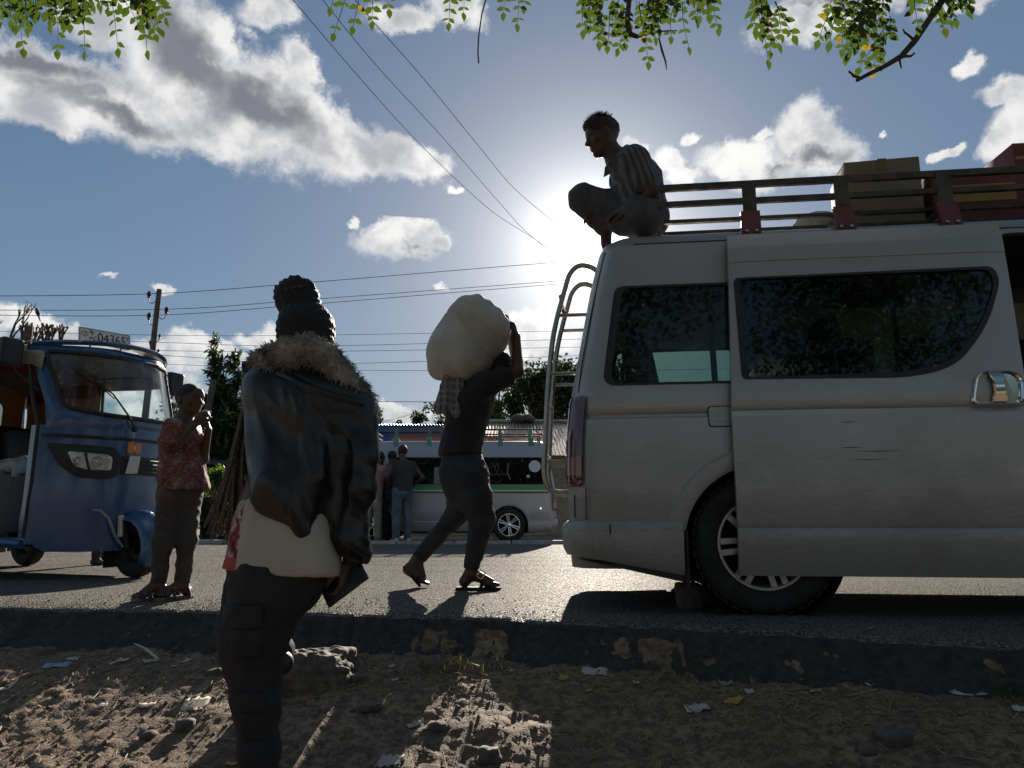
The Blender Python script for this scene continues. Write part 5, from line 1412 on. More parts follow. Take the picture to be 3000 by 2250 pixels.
    h.cut(tuple(hc + f_ * 0.055), tuple(f_)); 
    bun = [D(862, 868, 0.0), D(842, 858, 0.0), D(888, 852, 0.01), D(868, 842, 0.0), D(880, 885, -0.01), D(850, 885, 0.0), D(898, 880, 0.01)]
    for i, p in enumerate(bun): h.ell(tuple(p), (0.040, 0.040, 0.032), None, 0.022)
    h.cone(J(885, 935, 0.02), J(870, 885, 0.0), 0.055, 0.045, 0.03)
    def hdsp(p, n):
        v_ = Vector(p) - hc; x, y, z = v_.dot(r_), v_.dot(f_), v_.dot(u_)
        if z < 0.115:
            an = math.atan2(x, z + 0.02); st = 0.004 * abs(math.sin(an * 13)); kn = 0.0025 * abs(math.sin((math.hypot(x, z) + y) * 190))
            return st + kn
        return 0.006 * abs(math.sin((x * 0.8 + z) * 150 + 3 * nz(p, 12))) + 0.005 * nz(p, 60, 3)
    ho = sdf_obj('hair', h, 0.0055, HAIR, root, base, 0, hdsp)
    BR = mat('brown_braid', (0.20, 0.15, 0.10), 0.6, col2=(0.022, 0.016, 0.012), vscale=150, bump=0.5, bscale=300)
    rr = random.Random(11)
    for k in range(26):                                  # coiled braids round the topknot
        a0 = rr.uniform(0, 6.28); tilt = rr.uniform(-0.5, 0.5); c = D(868 + rr.uniform(-8, 8), 866, 0.0) - base; R0 = 0.036 + rr.uniform(-0.004, 0.012); zz = rr.uniform(-0.035, 0.032)
        pts = [c + Vector((R0 * 1.15 * math.cos(a0 + t * 0.22), R0 * math.sin(a0 + t * 0.22), zz * 0.8 + 0.012 * math.sin(a0 + t * 0.22 + tilt * 3))) for t in range(14)]
        MB().tube(pts, [0.0050 + 0.0012 * (t % 2) for t in range(14)], 6).obj('braid', BR, ho)
    for k in range(30):                                  # long braids hanging over the shoulder
        t0 = k / 29; jx = rr.uniform(-3, 3)
        top = (724 + 12 * t0 + jx, 1150 + rr.uniform(-15, 15), 0.04 + 0.05 * rr.random())
        mid = (660 + 52 * t0 + jx, 1400, -0.02 + 0.08 * rr.random())
        end = (592 + 140 * t0 ** 0.85 + rr.uniform(-5, 5), 1556 + 45 * t0 + rr.uniform(-20, 22), -0.03 + 0.12 * rr.random())
        pts = []; rad = []
        for i in range(91):
            t = i / 90; a = Vector(top); b_ = Vector(mid); c = Vector(end)
            q_ = a * (1-t)**2 + (b_ * 2 - (a + c) * 0.5) * 2*t*(1-t) + c * t*t
            q_.x += 4.0 * math.sin(t * 7 + k * 2.1) * t
            pts.append(D(q_.x, q_.y, q_.z) - base); rad.append((0.0036 + 0.0026 * abs(math.sin(i * 0.95 + k))) * (1 if t < 0.93 else 1 - (t - 0.93) * 9))
        MB().tube(pts, rad, 6).obj('long_braid', BR, ho)
    # phone in the right hand: held, so a thing of its own
    pc = D(1008, 1708, -0.045); a = (D(1058, 1668, -0.05) - D(960, 1742, -0.04)).normalized(); w = (D(980, 1766, -0.06) - D(941, 1718, -0.03)).normalized(); w = (w - a * w.dot(a)).normalized(); nrm = a.cross(w)
    ph = empty('mobile_phone', pc, label='dark mobile phone held in the hand of the woman in leather', cat='phone')
    rot = Matrix((a, w, nrm)).transposed()
    MB().box((0, 0, 0), (0.146, 0.073, 0.009), rot).obj('case', mat('phone_case', (0.015, 0.016, 0.020), 0.4), ph, bevel=0.003)
    MB().box(nrm * 0.0052, (0.134, 0.064, 0.0012), rot).obj('screen', mat('phone_glass', (0.01, 0.012, 0.02), 0.08), ph, smooth=False)
    MB().box(nrm * -0.006 + a * 0.05 + w * 0.018, (0.024, 0.022, 0.003), rot).obj('camera_bump', mat('phone_case', (0.015, 0.016, 0.020), 0.4), ph, smooth=False)
woman()
# ------------------------------------------------------------------ blue three-wheeler taxi
def text_mesh(txt, size, material, name, parent, M, depth=0.002, align='LEFT', sx=1.0):
    cu = bpy.data.curves.new(name, 'FONT'); cu.body = txt; cu.size = size; cu.extrude = depth / 2; cu.align_x = align; cu.resolution_u = 3
    o = bpy.data.objects.new(name, cu); link(o); bpy.context.view_layer.update()
    me = bpy.data.meshes.new_from_object(o.evaluated_get(bpy.context.evaluated_depsgraph_get())); bpy.data.objects.remove(o, do_unlink=True)
    me.transform(Matrix.Diagonal((sx, 1, 1, 1))); me.transform(M); me.materials.clear(); me.materials.append(material)
    return put(name, me, parent, smooth=False)
def tuktuk():
    YAW = R(-25); O = Vector((-3.02, 5.785, 0))
    root = empty('auto_rickshaw', O, YAW, label='blue three-wheeled taxi with beige canvas roof and white number plate on top', cat='auto rickshaw')
    BLUE = bpy.data.materials.new('blue_enamel'); BLUE.use_nodes = True; t = NT(BLUE.node_tree); b = BLUE.node_tree.nodes['Principled BSDF']
    co = t.new('ShaderNodeTexCoord').outputs['Object']
    st = t.noise(t.mapping(co, scale=(9, 9, 1.6)), 3.0, 6, 0.65); big = t.noise(co, 2.5, 4, 0.6)
    dirt = t.math('MULTIPLY', t.ss(st, 0.50, 0.72), t.ss(big, 0.35, 0.65))
    t.l.new(t.mix(t.math('MULTIPLY', dirt, 0.55), t.mix(big, (0.020, 0.075, 0.185), (0.032, 0.105, 0.235)), (0.20, 0.22, 0.24)), b.inputs['Base Color'])
    t.l.new(t.lin(dirt, 0, 1, 0.22, 0.7), b.inputs['Roughness']); b.inputs['Coat Weight'].default_value = 0.5; b.inputs['Coat Roughness'].default_value = 0.12
    BLK = mat('tuktuk_black_plastic', (0.014, 0.014, 0.015), 0.5, bump=0.25, bscale=160, var=0.25)
    CANV = mat('beige_canvas', (0.40, 0.37, 0.31), 0.9, col2=(0.30, 0.27, 0.22), vscale=5, bump=0.3, bscale=300)
    RED = mat('red_canvas', (0.24, 0.018, 0.022), 0.8, var=0.2); YEL = mat('ochre_canvas', (0.55, 0.31, 0.09), 0.85, var=0.15, vscale=4)
    for m in (RED, YEL, CANV): m.node_tree.nodes['Principled BSDF'].inputs['Transmission Weight'].default_value = 0.0
    def fx(y, z):
        x = 0.16 - 0.42 * (abs(y) / 0.57) ** 2.2
        if z > 1.22: x -= (z - 1.22) * 0.30
        if z < 0.55: x -= (0.55 - z) * 0.10
        return x
    def S(y, z, out=0.0):
        y = y * 0.89
        e = 0.004; n = Vector((1, -(fx(y + e, z) - fx(y - e, z)) / (2*e), 0.25 if z > 1.22 else 0)).normalized()
        return Vector((fx(y, z), y, z)) + n * out
    def patch(name, y0, y1, z0, z1, material, parent, out=0.004, n=10, thick=0.012, poly=None, bev=0.0):
        """raised patch that follows the curved front; poly: closed (y,z) outline"""
        m = MB()
        if poly is None: poly = round_poly([(y0, z0), (y1, z0), (y1, z1), (y0, z1)], 0.015)
        # densify the outline
        P_ = []
        for i in range(len(poly)):
            a = Vector(poly[i]); c = Vector(poly[(i+1) % len(poly)]); k = max(1, int((c - a).length / 0.05))
            for q in range(k): P_.append(a.lerp(c, q / k))
        cy = sum(p.x for p in P_) / len(P_); cz = sum(p.y for p in P_) / len(P_)
        rings = []
        for k, o in ((1.0, out - thick), (1.0, out), (0.93, out + 0.003), (0.6, out + 0.003), (0.25, out + 0.003)):
            rings.append([S(cy + (p.x - cy) * k, cz + (p.y - cz) * k, o) for p in P_])
        m.loft(rings, cap=True); return m.obj(name, material, parent)
    # cowl
    m = MB(); rings = []
    zs = [0.20, 0.23, 0.30, 0.42, 0.55, 0.70, 0.85, 1.0, 1.06, 1.12]
    for z in zs:
        w = 0.64 - 0.10 * max(0, (0.34 - z) / 0.14) ** 2
        row = [S(-w + 2 * w * i / 28, z) for i in range(29)]
        w *= 0.89; row += [Vector((fx(w, z) - 0.10, w - 0.015, z)), Vector((fx(0, z) - 0.10, 0, z)), Vector((fx(w, z) - 0.10, -w + 0.015, z))]
        rings.append(row)
    m.loft(rings, cap=True); m.obj('cowl', BLUE, root)
    # windscreen surround with its opening
    inner = round_poly([(-0.535, 1.250), (-0.28, 1.200), (0.28, 1.200), (0.535, 1.250), (0.595, 1.690), (0.28, 1.675), (-0.28, 1.675), (-0.595, 1.690)], [0.07, 0.1, 0.1, 0.07, 0.05, 0.1, 0.1, 0.05], 4)
    N = len(inner); outer = []
    for y, z in inner:
        yy = max(-0.665, min(0.665, y * 1.13)); zz = 1.12 + 0.67 * (z - 1.2) / 0.49
        zz = min(1.745, max(1.10, zz)); 
        if z < 1.3: zz = 1.10
        if z > 1.62: zz = 1.745
        outer.append((yy, zz))
    m = MB()
    rg = [[S(y, z, -0.03) for y, z in outer], [S(y, z, 0.0) for y, z in outer], [S((y + a) / 2, (z + c) / 2, 0.012) for (y, z), (a, c) in zip(outer, inner)], [S(y, z, 0.004) for y, z in inner], [S(y, z, -0.03) for y, z in inner]]
    m.loft(rg + [rg[0]], cap=False); fr_o = m.obj('windscreen_frame', BLUE, root)
    MB().tube([S(y, z, 0.010) for y, z in inner] + [S(*inner[0], 0.010), S(*inner[1], 0.010)], 0.017, 8, cap=False).obj('gasket', BLK, fr_o)
    gp = MB(); cols = []
    for i in range(25):
        y = -0.60 + 1.20 * i / 24
        zb = 1.196 + 0.05 * max(0, abs(y) - 0.28) / 0.255; zt = 1.678 + 0.014 * max(0, (abs(y) - 0.28) / 0.3)
        if abs(y) > 0.54: zb = 1.25 + (abs(y) - 0.54) / 0.06 * 0.4
        cols.append([S(y, zb + (zt - zb) * k / 6, 0.002) for k in range(7)])
    gp.loft(cols, closed=False, cap=False); gp.obj('windscreen', glass_mat('windscreen_glass', (0.80, 0.90, 0.88), dirt=0.42), fr_o)
    # trim strip, lamps, grille, reflector
    patch('trim_strip', 0, 0, 0, 0, BLK, root, 0.006, poly=[(-0.62, 1.030), (-0.3, 1.022), (0.3, 1.022), (0.62, 1.030), (0.62, 1.055), (0.3, 1.045), (-0.3, 1.045), (-0.62, 1.055)])
    LENS = glass_mat('lamp_lens', (0.92, 0.92, 0.90)); REFL = mat('lamp_reflector', (0.70, 0.68, 0.64), 0.18, metal=0.95, bump=0.9, bscale=45)
    for s in (-1, 1):
        hp = round_poly([(s * 0.60, 0.985), (s * 0.235, 0.965), (s * 0.185, 0.90), (s * 0.20, 0.745), (s * 0.30, 0.725), (s * 0.44, 0.735), (s * 0.53, 0.82)], 0.03)
        ho = patch('headlamp_housing', 0, 0, 0, 0, BLK, root, 0.012, poly=hp)
        lp = round_poly([(s * 0.495, 0.925), (s * 0.275, 0.905), (s * 0.245, 0.885), (s * 0.25, 0.79), (s * 0.39, 0.790), (s * 0.455, 0.82)], 0.02)
        patch('reflector', 0, 0, 0, 0, REFL, ho, 0.018, poly=lp)
        for yc, r_ in ((0.335, 0.042), (0.44, 0.032)): MB().lathe([(r_, 0.0), (r_ * 0.9, 0.008), (r_ * 0.5, -0.002), (0.012, 0.012), (0.0, 0.014)], S(s * yc, 0.855, 0.022), (0.9, s * 0.5, 0), 18).obj('bulb', REFL, ho)
        MB().tube([S(s * 0.405, 0.915, 0.028), S(s * 0.375, 0.79, 0.028)], 0.010, 6).obj('divider', BLK, ho)
        patch('lens', 0, 0, 0, 0, LENS, ho, 0.032, thick=0.006, poly=lp)
        # door pillar rubber
        MB().tube([S(s * 0.640, z, 0.0) for z in (0.22, 0.4, 0.7, 1.0, 1.12)] + [S(s * 0.665, z, -0.005) for z in (1.3, 1.6, 1.74)], 0.013, 6).obj('edge_rubber', BLK, root)
    go = patch('grille', -0.18, 0.18, 0.765, 0.905, BLK, root, 0.008)
    for z in (0.79, 0.82, 0.85, 0.88): MB().tube([S(y, z, 0.018) for y in (-0.16, -0.08, 0, 0.08, 0.16)], 0.006, 6).obj('grille_bar', BLK, go)
    TAPE = mat('crumpled_clear_tape', (0.62, 0.60, 0.56), 0.25, bump=1.0, bscale=35, spec=0.8)
    patch('tape', -0.145, -0.045, 0.77, 0.905, TAPE, go, 0.022, thick=0.004, poly=[(-0.15, 0.77), (-0.05, 0.775), (-0.035, 0.91), (-0.125, 0.905)])
    oo = patch('orange_reflector', -0.145, -0.03, 0.925, 1.012, mat('orange_plastic', (0.62, 0.22, 0.055), 0.35), root, 0.014)
    patch('sticker', -0.095, -0.083, 0.95, 0.985, mat('white_sticker', (0.7, 0.68, 0.62), 0.6), oo, 0.019, thick=0.002)
    for z in (0.935, 1.002): MB().lathe([(0.006, 0), (0.005, 0.004), (0, 0.005)], S(-0.088, z, 0.019), (1, 0, 0), 8).obj('screw', BLK, oo)
    # wiper
    wo = MB().tube([S(-0.10, 1.112, 0.02), S(-0.16, 1.20, 0.035), S(-0.26, 1.36, 0.040), S(-0.36, 1.46, 0.034)], [0.009, 0.008, 0.006, 0.005], 6).obj('wiper', BLK, root)
    MB().lathe([(0.02, 0.0), (0.018, 0.025), (0, 0.03)], S(-0.10, 1.112, 0.0), (1, 0, 0.2), 12).obj('wiper_pivot', BLK, wo)
    MB().tube([S(-0.47, 1.545, 0.022), S(-0.40, 1.49, 0.026), S(-0.32, 1.405, 0.026), S(-0.25, 1.33, 0.022)], [0.006, 0.010, 0.010, 0.006], 6, flat=0.6).obj('wiper_blade', BLK, wo)
    # front wheel, fender, fork
    wc = Vector((0.20, 0, 0.213))
    fd = MB(); rings = []
    for i in range(15):
        a = R(-28) + R(165) * i / 14; rr = 0.275
        row = []
        for k in range(9):
            q = (k - 4) / 4; row.append(wc + Vector(((rr - 0.075 * q * q) * math.sin(R(90) - a) , q * 0.135, (rr - 0.075 * q * q) * math.cos(R(90) - a) * 1.06)))
        rings.append(row)
    fd.loft(rings, closed=False, cap=False); fo = fd.obj('fender', BLUE, root); md = fo.modifiers.new('t', 'SOLIDIFY'); md.thickness = 0.006
    wheel_t('wheel', root, wc, BLK)
    MB().tube([(0.20, -0.085, 0.21), (0.15, -0.095, 0.40), (0.06, -0.08, 0.62)], 0.020, 8).obj('fork', BLK, root)
    MB().tube([(0.16, -0.12, 0.30), (0.14, -0.12, 0.46)], [0.028, 0.028], 10).obj('shock_absorber', STEEL, root)
    MB().tube([S(-0.33, 0.50, 0.01), S(-0.29, 0.495, 0.05), Vector((0.16, -0.24, 0.44)), Vector((0.17, -0.17, 0.30)), Vector((0.19, -0.12, 0.23))], 0.010, 6).obj('brake_hose', mat('grey_hose', (0.30, 0.29, 0.27), 0.6), root)
    MB().prism([(-0.04, -0.10, 0.07), (-0.04, 0.10, 0.07), (-0.02, 0.12, 0.28), (-0.02, -0.12, 0.28)], (0.012, 0, 0)).obj('mud_flap', RUBBER, root, smooth=False)
    # tub: floor, sills, rear body, rear wheels
    fl = MB()
    fl.prism([(-0.22, -0.60, 0.25), (-0.22, 0.60, 0.25), (-2.25, 0.62, 0.25), (-2.25, -0.62, 0.25)], (0, 0, 0.05)); fl.obj('floor_pan', BLUE, root, smooth=False, bevel=0.01)
    for s in (-1, 1):
        MB().tube([(-0.24, s * 0.60, 0.255), (-0.45, s * 0.635, 0.27), (-1.2, s * 0.64, 0.29)], 0.034, 8).obj('sill', BLUE, root)
        sp = MB(); poly = round_poly([(-1.22, 0.28), (-2.36, 0.34), (-2.40, 1.02), (-1.30, 1.06), (-1.24, 0.80)], 0.08)
        sp.prism([(x, s * 0.645, z) for x, z in poly], (0, -s * 0.03, 0)); so = sp.obj('side_panel', BLUE, root, smooth=False)
        c = Vector((-2.0, s * 0.56, 0.213)); wheel_t('wheel', root, c, BLK)
        ga = MB(); rg = []
        for i in range(13):
            a = R(-5) + R(190) * i / 12; rg.append([c + Vector((0.265 * math.cos(a), y * s, 0.265 * math.sin(a))) for y in (-0.06, 0.09, 0.10)])
        ga.loft(rg, closed=False, cap=False); ga.obj('mudguard', BLUE, root)
    MB().prism([(-2.38, -0.62, 0.34), (-2.38, 0.62, 0.34), (-2.42, 0.60, 1.02), (-2.42, -0.60, 1.02)], (-0.03, 0, 0)).obj('rear_panel', BLUE, root, smooth=False)
    # seats
    vin = mat('black_vinyl', (0.016, 0.015, 0.015), 0.45, bump=0.5, bscale=25)
    MB().box((-0.82, 0, 0.62), (0.42, 0.62, 0.14)).box((-0.84, 0, 0.42), (0.36, 0.5, 0.26)).box((-1.05, 0, 0.92), (0.10, 0.60, 0.46), Matrix.Rotation(R(-12), 3, 'Y')).obj('driver_seat', vin, root, bevel=0.03)
    MB().box((-1.85, 0, 0.66), (0.52, 1.18, 0.16)).box((-2.16, 0, 1.00), (0.13, 1.16, 0.62), Matrix.Rotation(R(-10), 3, 'Y')).obj('passenger_bench', vin, root, bevel=0.04)
    # dark dash, steering column, handlebar, meter
    MB().box((-0.20, 0, 1.0), (0.26, 0.74, 0.14)).box((-0.22, -0.22, 0.62), (0.14, 0.30, 0.60)).box((-0.22, 0.22, 0.62), (0.14, 0.30, 0.60)).obj('dashboard', BLK, root, bevel=0.03)
    ho = MB().tube([(-0.05, 0, 0.60), (-0.33, 0, 1.13)], 0.025, 8).obj('steering_column', BLK, root); MB().tube([(-0.44, -0.36, 1.12), (-0.36, -0.20, 1.16), (-0.34, 0, 1.15), (-0.36, 0.20, 1.16), (-0.44, 0.36, 1.12)], 0.014, 8).obj('handlebar', BLK, ho)
    # roof frame and canvas
    def arch(x, w, zt, k=13):
        return [Vector((x, -w + 2 * w * i / (k - 1), zt - 0.11 * abs(-1 + 2 * i / (k - 1)) ** 3.2)) for i in range(k)]
    rf = MB(); rings = []
    for x, w, z in ((-0.30, 0.56, 1.755), (-0.36, 0.60, 1.785), (-0.7, 0.67, 1.83), (-1.2, 0.69, 1.845), (-1.8, 0.685, 1.835), (-2.3, 0.66, 1.80), (-2.44, 0.62, 1.74)):
        row = arch(x, w, z); sag = 0.012 * math.sin(x * 9)
        row = [Vector((row[0].x, row[0].y - 0.004, row[0].z - 0.11 + 0.02 * math.sin(x * 11)))] + row + [Vector((row[-1].x, row[-1].y + 0.004, row[-1].z - 0.11 + 0.02 * math.sin(x * 13)))]
        rings.append([p + Vector((0, 0, sag)) for p in row])
    rf.loft(rings, closed=False, cap=False); ro = rf.obj('canvas_roof', CANV, root); md = ro.modifiers.new('t', 'SOLIDIFY'); md.thickness = 0.008
    hd_ = MB(); pts = [Vector((S(y, 1.745).x, S(y, 1.745).y, 1.75 + 0.035 * (1 - (y / 0.66) ** 2))) for y in [-0.665 + 1.33 * i / 16 for i in range(17)]]; hd_.loft([[p + Vector((0.02, 0, -0.02)) for p in pts], [p + Vector((0.045, 0, 0.005)) for p in pts], [p + Vector((0.02, 0, 0.02)) for p in pts], [p + Vector((-0.22, 0, 0.035)) for p in pts]], closed=False, cap=False); hd_.obj('roof_header', BLUE, root)
    for s in (-1, 1):
        for (x0, x1) in ((-1.26, -1.26), (-2.36, -2.40)): MB().tube([(x0, s * 0.62, 1.0), (x0, s * 0.645, 1.4), (x1, s * 0.63, 1.74)], 0.016, 8).obj('hoop', BLK, root)
        MB().tube([(-0.50, s * 0.66, 1.72), (-1.26, s * 0.655, 1.755), (-2.38, s * 0.63, 1.72)], 0.014, 8).obj('roof_bar', BLK, root)
        # rear quarter canvas in ochre with red border and clear window
        q = MB().prism([(-1.30, s * 0.648, 1.04), (-2.36, s * 0.63, 1.02), (-2.36, s * 0.625, 1.70), (-1.30, s * 0.645, 1.73)], (0, -s * 0.006, 0)).obj('side_canvas', YEL, root, smooth=False)
        MB().prism([(-1.30, s * 0.640, 1.58), (-2.36, s * 0.622, 1.57), (-2.36, s * 0.618, 1.70), (-1.30, s * 0.638, 1.73)], (0, -s * 0.005, 0)).obj('canvas_border', RED, root, smooth=False)
    bc = round_poly([(-0.40, 1.20), (0.40, 1.20), (0.40, 1.56), (-0.40, 1.56)], 0.08)
    m = MB(); out_ = []
    for y, z in bc: out_.append((max(-0.60, min(0.60, y * 1.6)), 1.02 if z < 1.38 else 1.74))
    m.loft([[Vector((-2.385, y, z)) for y, z in out_], [Vector((-2.385, y, z)) for y, z in bc], [Vector((-2.392, y, z)) for y, z in bc], [Vector((-2.392, y, z)) for y, z in out_]], cap=False); m.obj('rear_canvas', YEL, root, smooth=False)
    MB().prism([(-2.388, y, z) for y, z in bc], (0.003, 0, 0)).obj('rear_window', glass_mat('clear_plastic', (0.75, 0.76, 0.74), dirt=0.3), root, smooth=False)
    MB().prism([(-1.30, -0.60, 1.67), (-1.30, 0.60, 1.67), (-1.30, 0.58, 1.76), (-1.30, -0.58, 1.76)], (0.006, 0, 0)).obj('red_valance', RED, root, smooth=False)
    MB().prism([(-1.12, 0.02, 1.08), (-1.12, 0.42, 1.08), (-1.16, 0.38, 1.50), (-1.16, 0.06, 1.50)], (0.01, 0, 0)).obj('seat_curtain', RED, root, smooth=False)
    # mirrors
    for s in (-1, 1):
        mo = MB().tube([S(s * 0.64, 1.38, 0.0), Vector((-0.40, s * 0.68, 1.50)), Vector((-0.42, s * 0.72, 1.56))], 0.009, 6).obj('mirror', BLK, root)
        hm = Sdf(); hm.box((-0.43, s * 0.73, 1.65), (0.022, 0.060, 0.085), None, 0.02); sdf_obj('mirror_head', hm, 0.010, BLK, mo, (0, 0, 0))
    # number plate on the roof edge
    pc = Vector((-0.11, -0.22, 1.835)); up = Vector((-0.30, 0.10, 1)).normalized(); rt = Vector((0.30, 0.95, -0.02)).normalized(); rt = (rt - up * rt.dot(up)).normalized(); nr = rt.cross(up)
    M = Matrix.Translation(pc) @ Matrix((rt, up, nr)).transposed().to_4x4()
    WPL = mat('plate_white', (0.80, 0.77, 0.68), 0.5, var=0.12, vscale=20); PK = mat('plate_ink', (0.015, 0.015, 0.015), 0.6)
    pl = MB().prism([M @ Vector((x, y, -0.002)) for x, y in round_poly([(-0.19, -0.068), (0.19, -0.068), (0.19, 0.068), (-0.19, 0.068)], 0.012)], nr * 0.004).obj('number_plate', WPL, root, smooth=False)
    MB().tube([M @ Vector((x, y, 0.003)) for x, y in round_poly([(-0.182, -0.060), (0.182, -0.060), (0.182, 0.060), (-0.182, 0.060), (-0.182, -0.059)], 0.01)], 0.0018, 4).obj('plate_rim', PK, pl)
    def T(txt, x, y, size, sx=1.0): return text_mesh(txt, size, PK, 'plate_lettering', pl, M @ Matrix.Translation((x, y, 0.0030)), 0.0014, sx=sx)
    T('04365', -0.055, -0.042, 0.118, 0.72); T('\u1275', -0.112, 0.008, 0.058); T('\u130d', -0.115, -0.050, 0.058); T('T', 0.155, 0.008, 0.045, 0.8); T('G', 0.152, -0.050, 0.045, 0.8)
    MB().box(M @ Vector((-0.068, 0.0, 0.003)), (0.012, 0.010, 0.002), Matrix((rt, up, nr)).transposed()).obj('plate_dash', mat('plate_red', (0.35, 0.05, 0.04), 0.6), pl, smooth=False)
    MB().tube([M @ Vector((-0.147 + 0.022 * math.cos(a * math.pi / 8), 0.012 + 0.022 * math.sin(a * math.pi / 8), 0.003)) for a in range(17)], 0.0022, 4, cap=False).obj('plate_ring', PK, pl); T('3', -0.154, -0.0, 0.034)
    for x in (-0.10, 0.12): MB().tube([M @ Vector((x, -0.068, 0)), M @ Vector((x, -0.09, -0.06))], 0.006, 6).obj('plate_bracket', BLK, pl)
    # things in the open cab: plastic sheet over the battery box
    sh = Sdf(); sh.cone((-0.58, -0.42, 0.84), (-0.95, -0.40, 0.80), 0.06, 0.08, 0.04, flat=1.6, side=(0, 1, 0)); sh.cone((-0.60, -0.42, 0.86), (-0.56, -0.52, 0.76), 0.04, 0.02, 0.04)
    cov = empty('plastic_cover', O); 
    cov.rotation_euler = (0, 0, YAW); tag(cov, 'crumpled grey plastic sheet inside the cab of the blue three-wheeler', 'plastic sheet')
    sdf_obj('sheet', sh, 0.012, mat('grey_plastic_sheet', (0.26, 0.25, 0.23), 0.4, bump=0.8, bscale=18), cov, (0, 0, 0), 1, folds(0.02, (9, 9, 9), 3))
    MB().box((-0.75, -0.40, 0.55), (0.40, 0.26, 0.44)).obj('battery_box', BLK, root, bevel=0.02)
    return root
def wheel_t(name, parent, c, blk):
    r, w = 0.213, 0.10
    o = MB().lathe([(0.105, -w*0.42), (0.12, -w*0.5), (r * 0.88, -w*0.55), (r * 0.97, -w*0.42), (r, -w*0.15), (r, w*0.15), (r * 0.97, w*0.42), (r * 0.88, w*0.55), (0.12, w*0.5), (0.105, w*0.42)], c, (0, 1, 0), 36).obj(name, RUBBER, parent)
    MB().lathe([(0.108, -w*0.46), (0.10, -w*0.40), (0.085, -w*0.1), (0.04, -w*0.1), (0.03, -w*0.55), (0.0, -w*0.6)], c, (0, 1, 0), 28).obj('rim', blk, o)
    MB().lathe([(0.108, w*0.46), (0.10, w*0.40), (0.085, w*0.1), (0.04, w*0.1), (0.03, w*0.55), (0.0, w*0.6)], c, (0, 1, 0), 28).obj('rim', blk, o)
    return o
tuktuk()
# ------------------------------------------------------------------ the van across the road, people beside it
def far_van():
    o = onz(1491, 1588); Yn = 14.25
    x0 = at(1491, 1540, Yn).x + 0.97; 
    root = empty('minibus_van', (x0, Yn + 0.85, 0), math.pi, label='pale minibus van with green stripe and open roof rack parked across the road', cat='van')
    van_common(root, WHITE_P, False, GLASS_F, True, 6)
    GRN = mat('green_stripe', (0.06, 0.30, 0.10), 0.4); CRM = mat('cream_stripe', (0.62, 0.58, 0.50), 0.4)
    # this side of the van is local +y
    def strip(name, z0, z1, m, xa, xb, out): MB().prism([side_pt(xa, z0, 1, out), side_pt(xb, z0, 1, out), side_pt(xb, z1, 1, out), side_pt(xa, z1, 1, out)], (0, 0.002, 0)).obj(name, m, root, smooth=False)
    strip('green_band', 0.985, 1.075, GRN, 0.20, 4.15, 0.003); strip('cream_band', 0.953, 0.984, CRM, 0.20, 4.2, 0.003); strip('black_line', 0.930, 0.942, BLACK_PL, 0.22, 4.2, 0.010)
    # round white sticker, dot, and a pale print on the side glass
    WS = mat('white_vinyl', (0.62, 0.62, 0.63), 0.5); GR = mat('grey_print', (0.16, 0.15, 0.14), 0.6)
    def disc(name, x, z, r_, m, sq=1.0): MB().prism([side_pt(x + r_ * math.cos(a * math.pi / 12), z + r_ * sq * math.sin(a * math.pi / 12), 1, 0.006) for a in range(24)], (0, 0.002, 0)).obj(name, m, root, smooth=False)
    disc('round_sticker', 0.47, 1.44, 0.115, WS); disc('dot_sticker', 0.60, 1.245, 0.03, WS); disc('dot_sticker', 2.72, 1.30, 0.024, WS); disc('lamp_dot', 0.36, 0.63, 0.018, CHROME)
    for pts in ([(1.30, 1.50), (1.22, 1.36), (1.16, 1.22), (1.10, 1.36)], [(1.08, 1.20), (1.20, 1.12), (1.34, 1.18), (1.42, 1.30)], [(0.98, 1.50), (1.00, 1.32), (0.94, 1.18)], [(1.42, 1.50), (1.36, 1.38), (1.44, 1.26)], [(1.20, 1.50), (1.16, 1.40), (1.20, 1.30), (1.24, 1.40), (1.20, 1.50)]):
        MB().tube([side_pt(x, z, 1, 0.005) for x, z in pts], 0.018, 6, flat=0.3).obj('window_print', GR, root)
    MB().tube([side_pt(x, 1.285, 1, 0.006) for x in (0.95, 1.2, 1.45)], 0.006, 5).obj('window_print', GR, root)
    strip('poster', 1.10, 1.42, mat('pale_poster', (0.20, 0.21, 0.20), 0.6), 2.24, 2.42, 0.006)
    roof_rack(root, 0.32, 3.35, 0.62, 2.175, (0.55, 1.15, 1.75, 2.55, 3.2), (mat('far_rack_rust', (0.17, 0.07, 0.05), 0.5), RACK_GRN, RACK_GRN), 0.35, foot_mats=[RACK_GRN, RACK_GRN, RACK_RED])
    MB().prism([side_pt(3.0, 0.55, 1, 0.002), side_pt(3.02, 0.55, 1, 0.002), side_pt(3.34, 1.0, 1, 0.002), side_pt(3.32, 1.0, 1, 0.002)], (0, 0.002, 0)).obj('door_seam', BLACK_PL, root, smooth=False)
far_van()
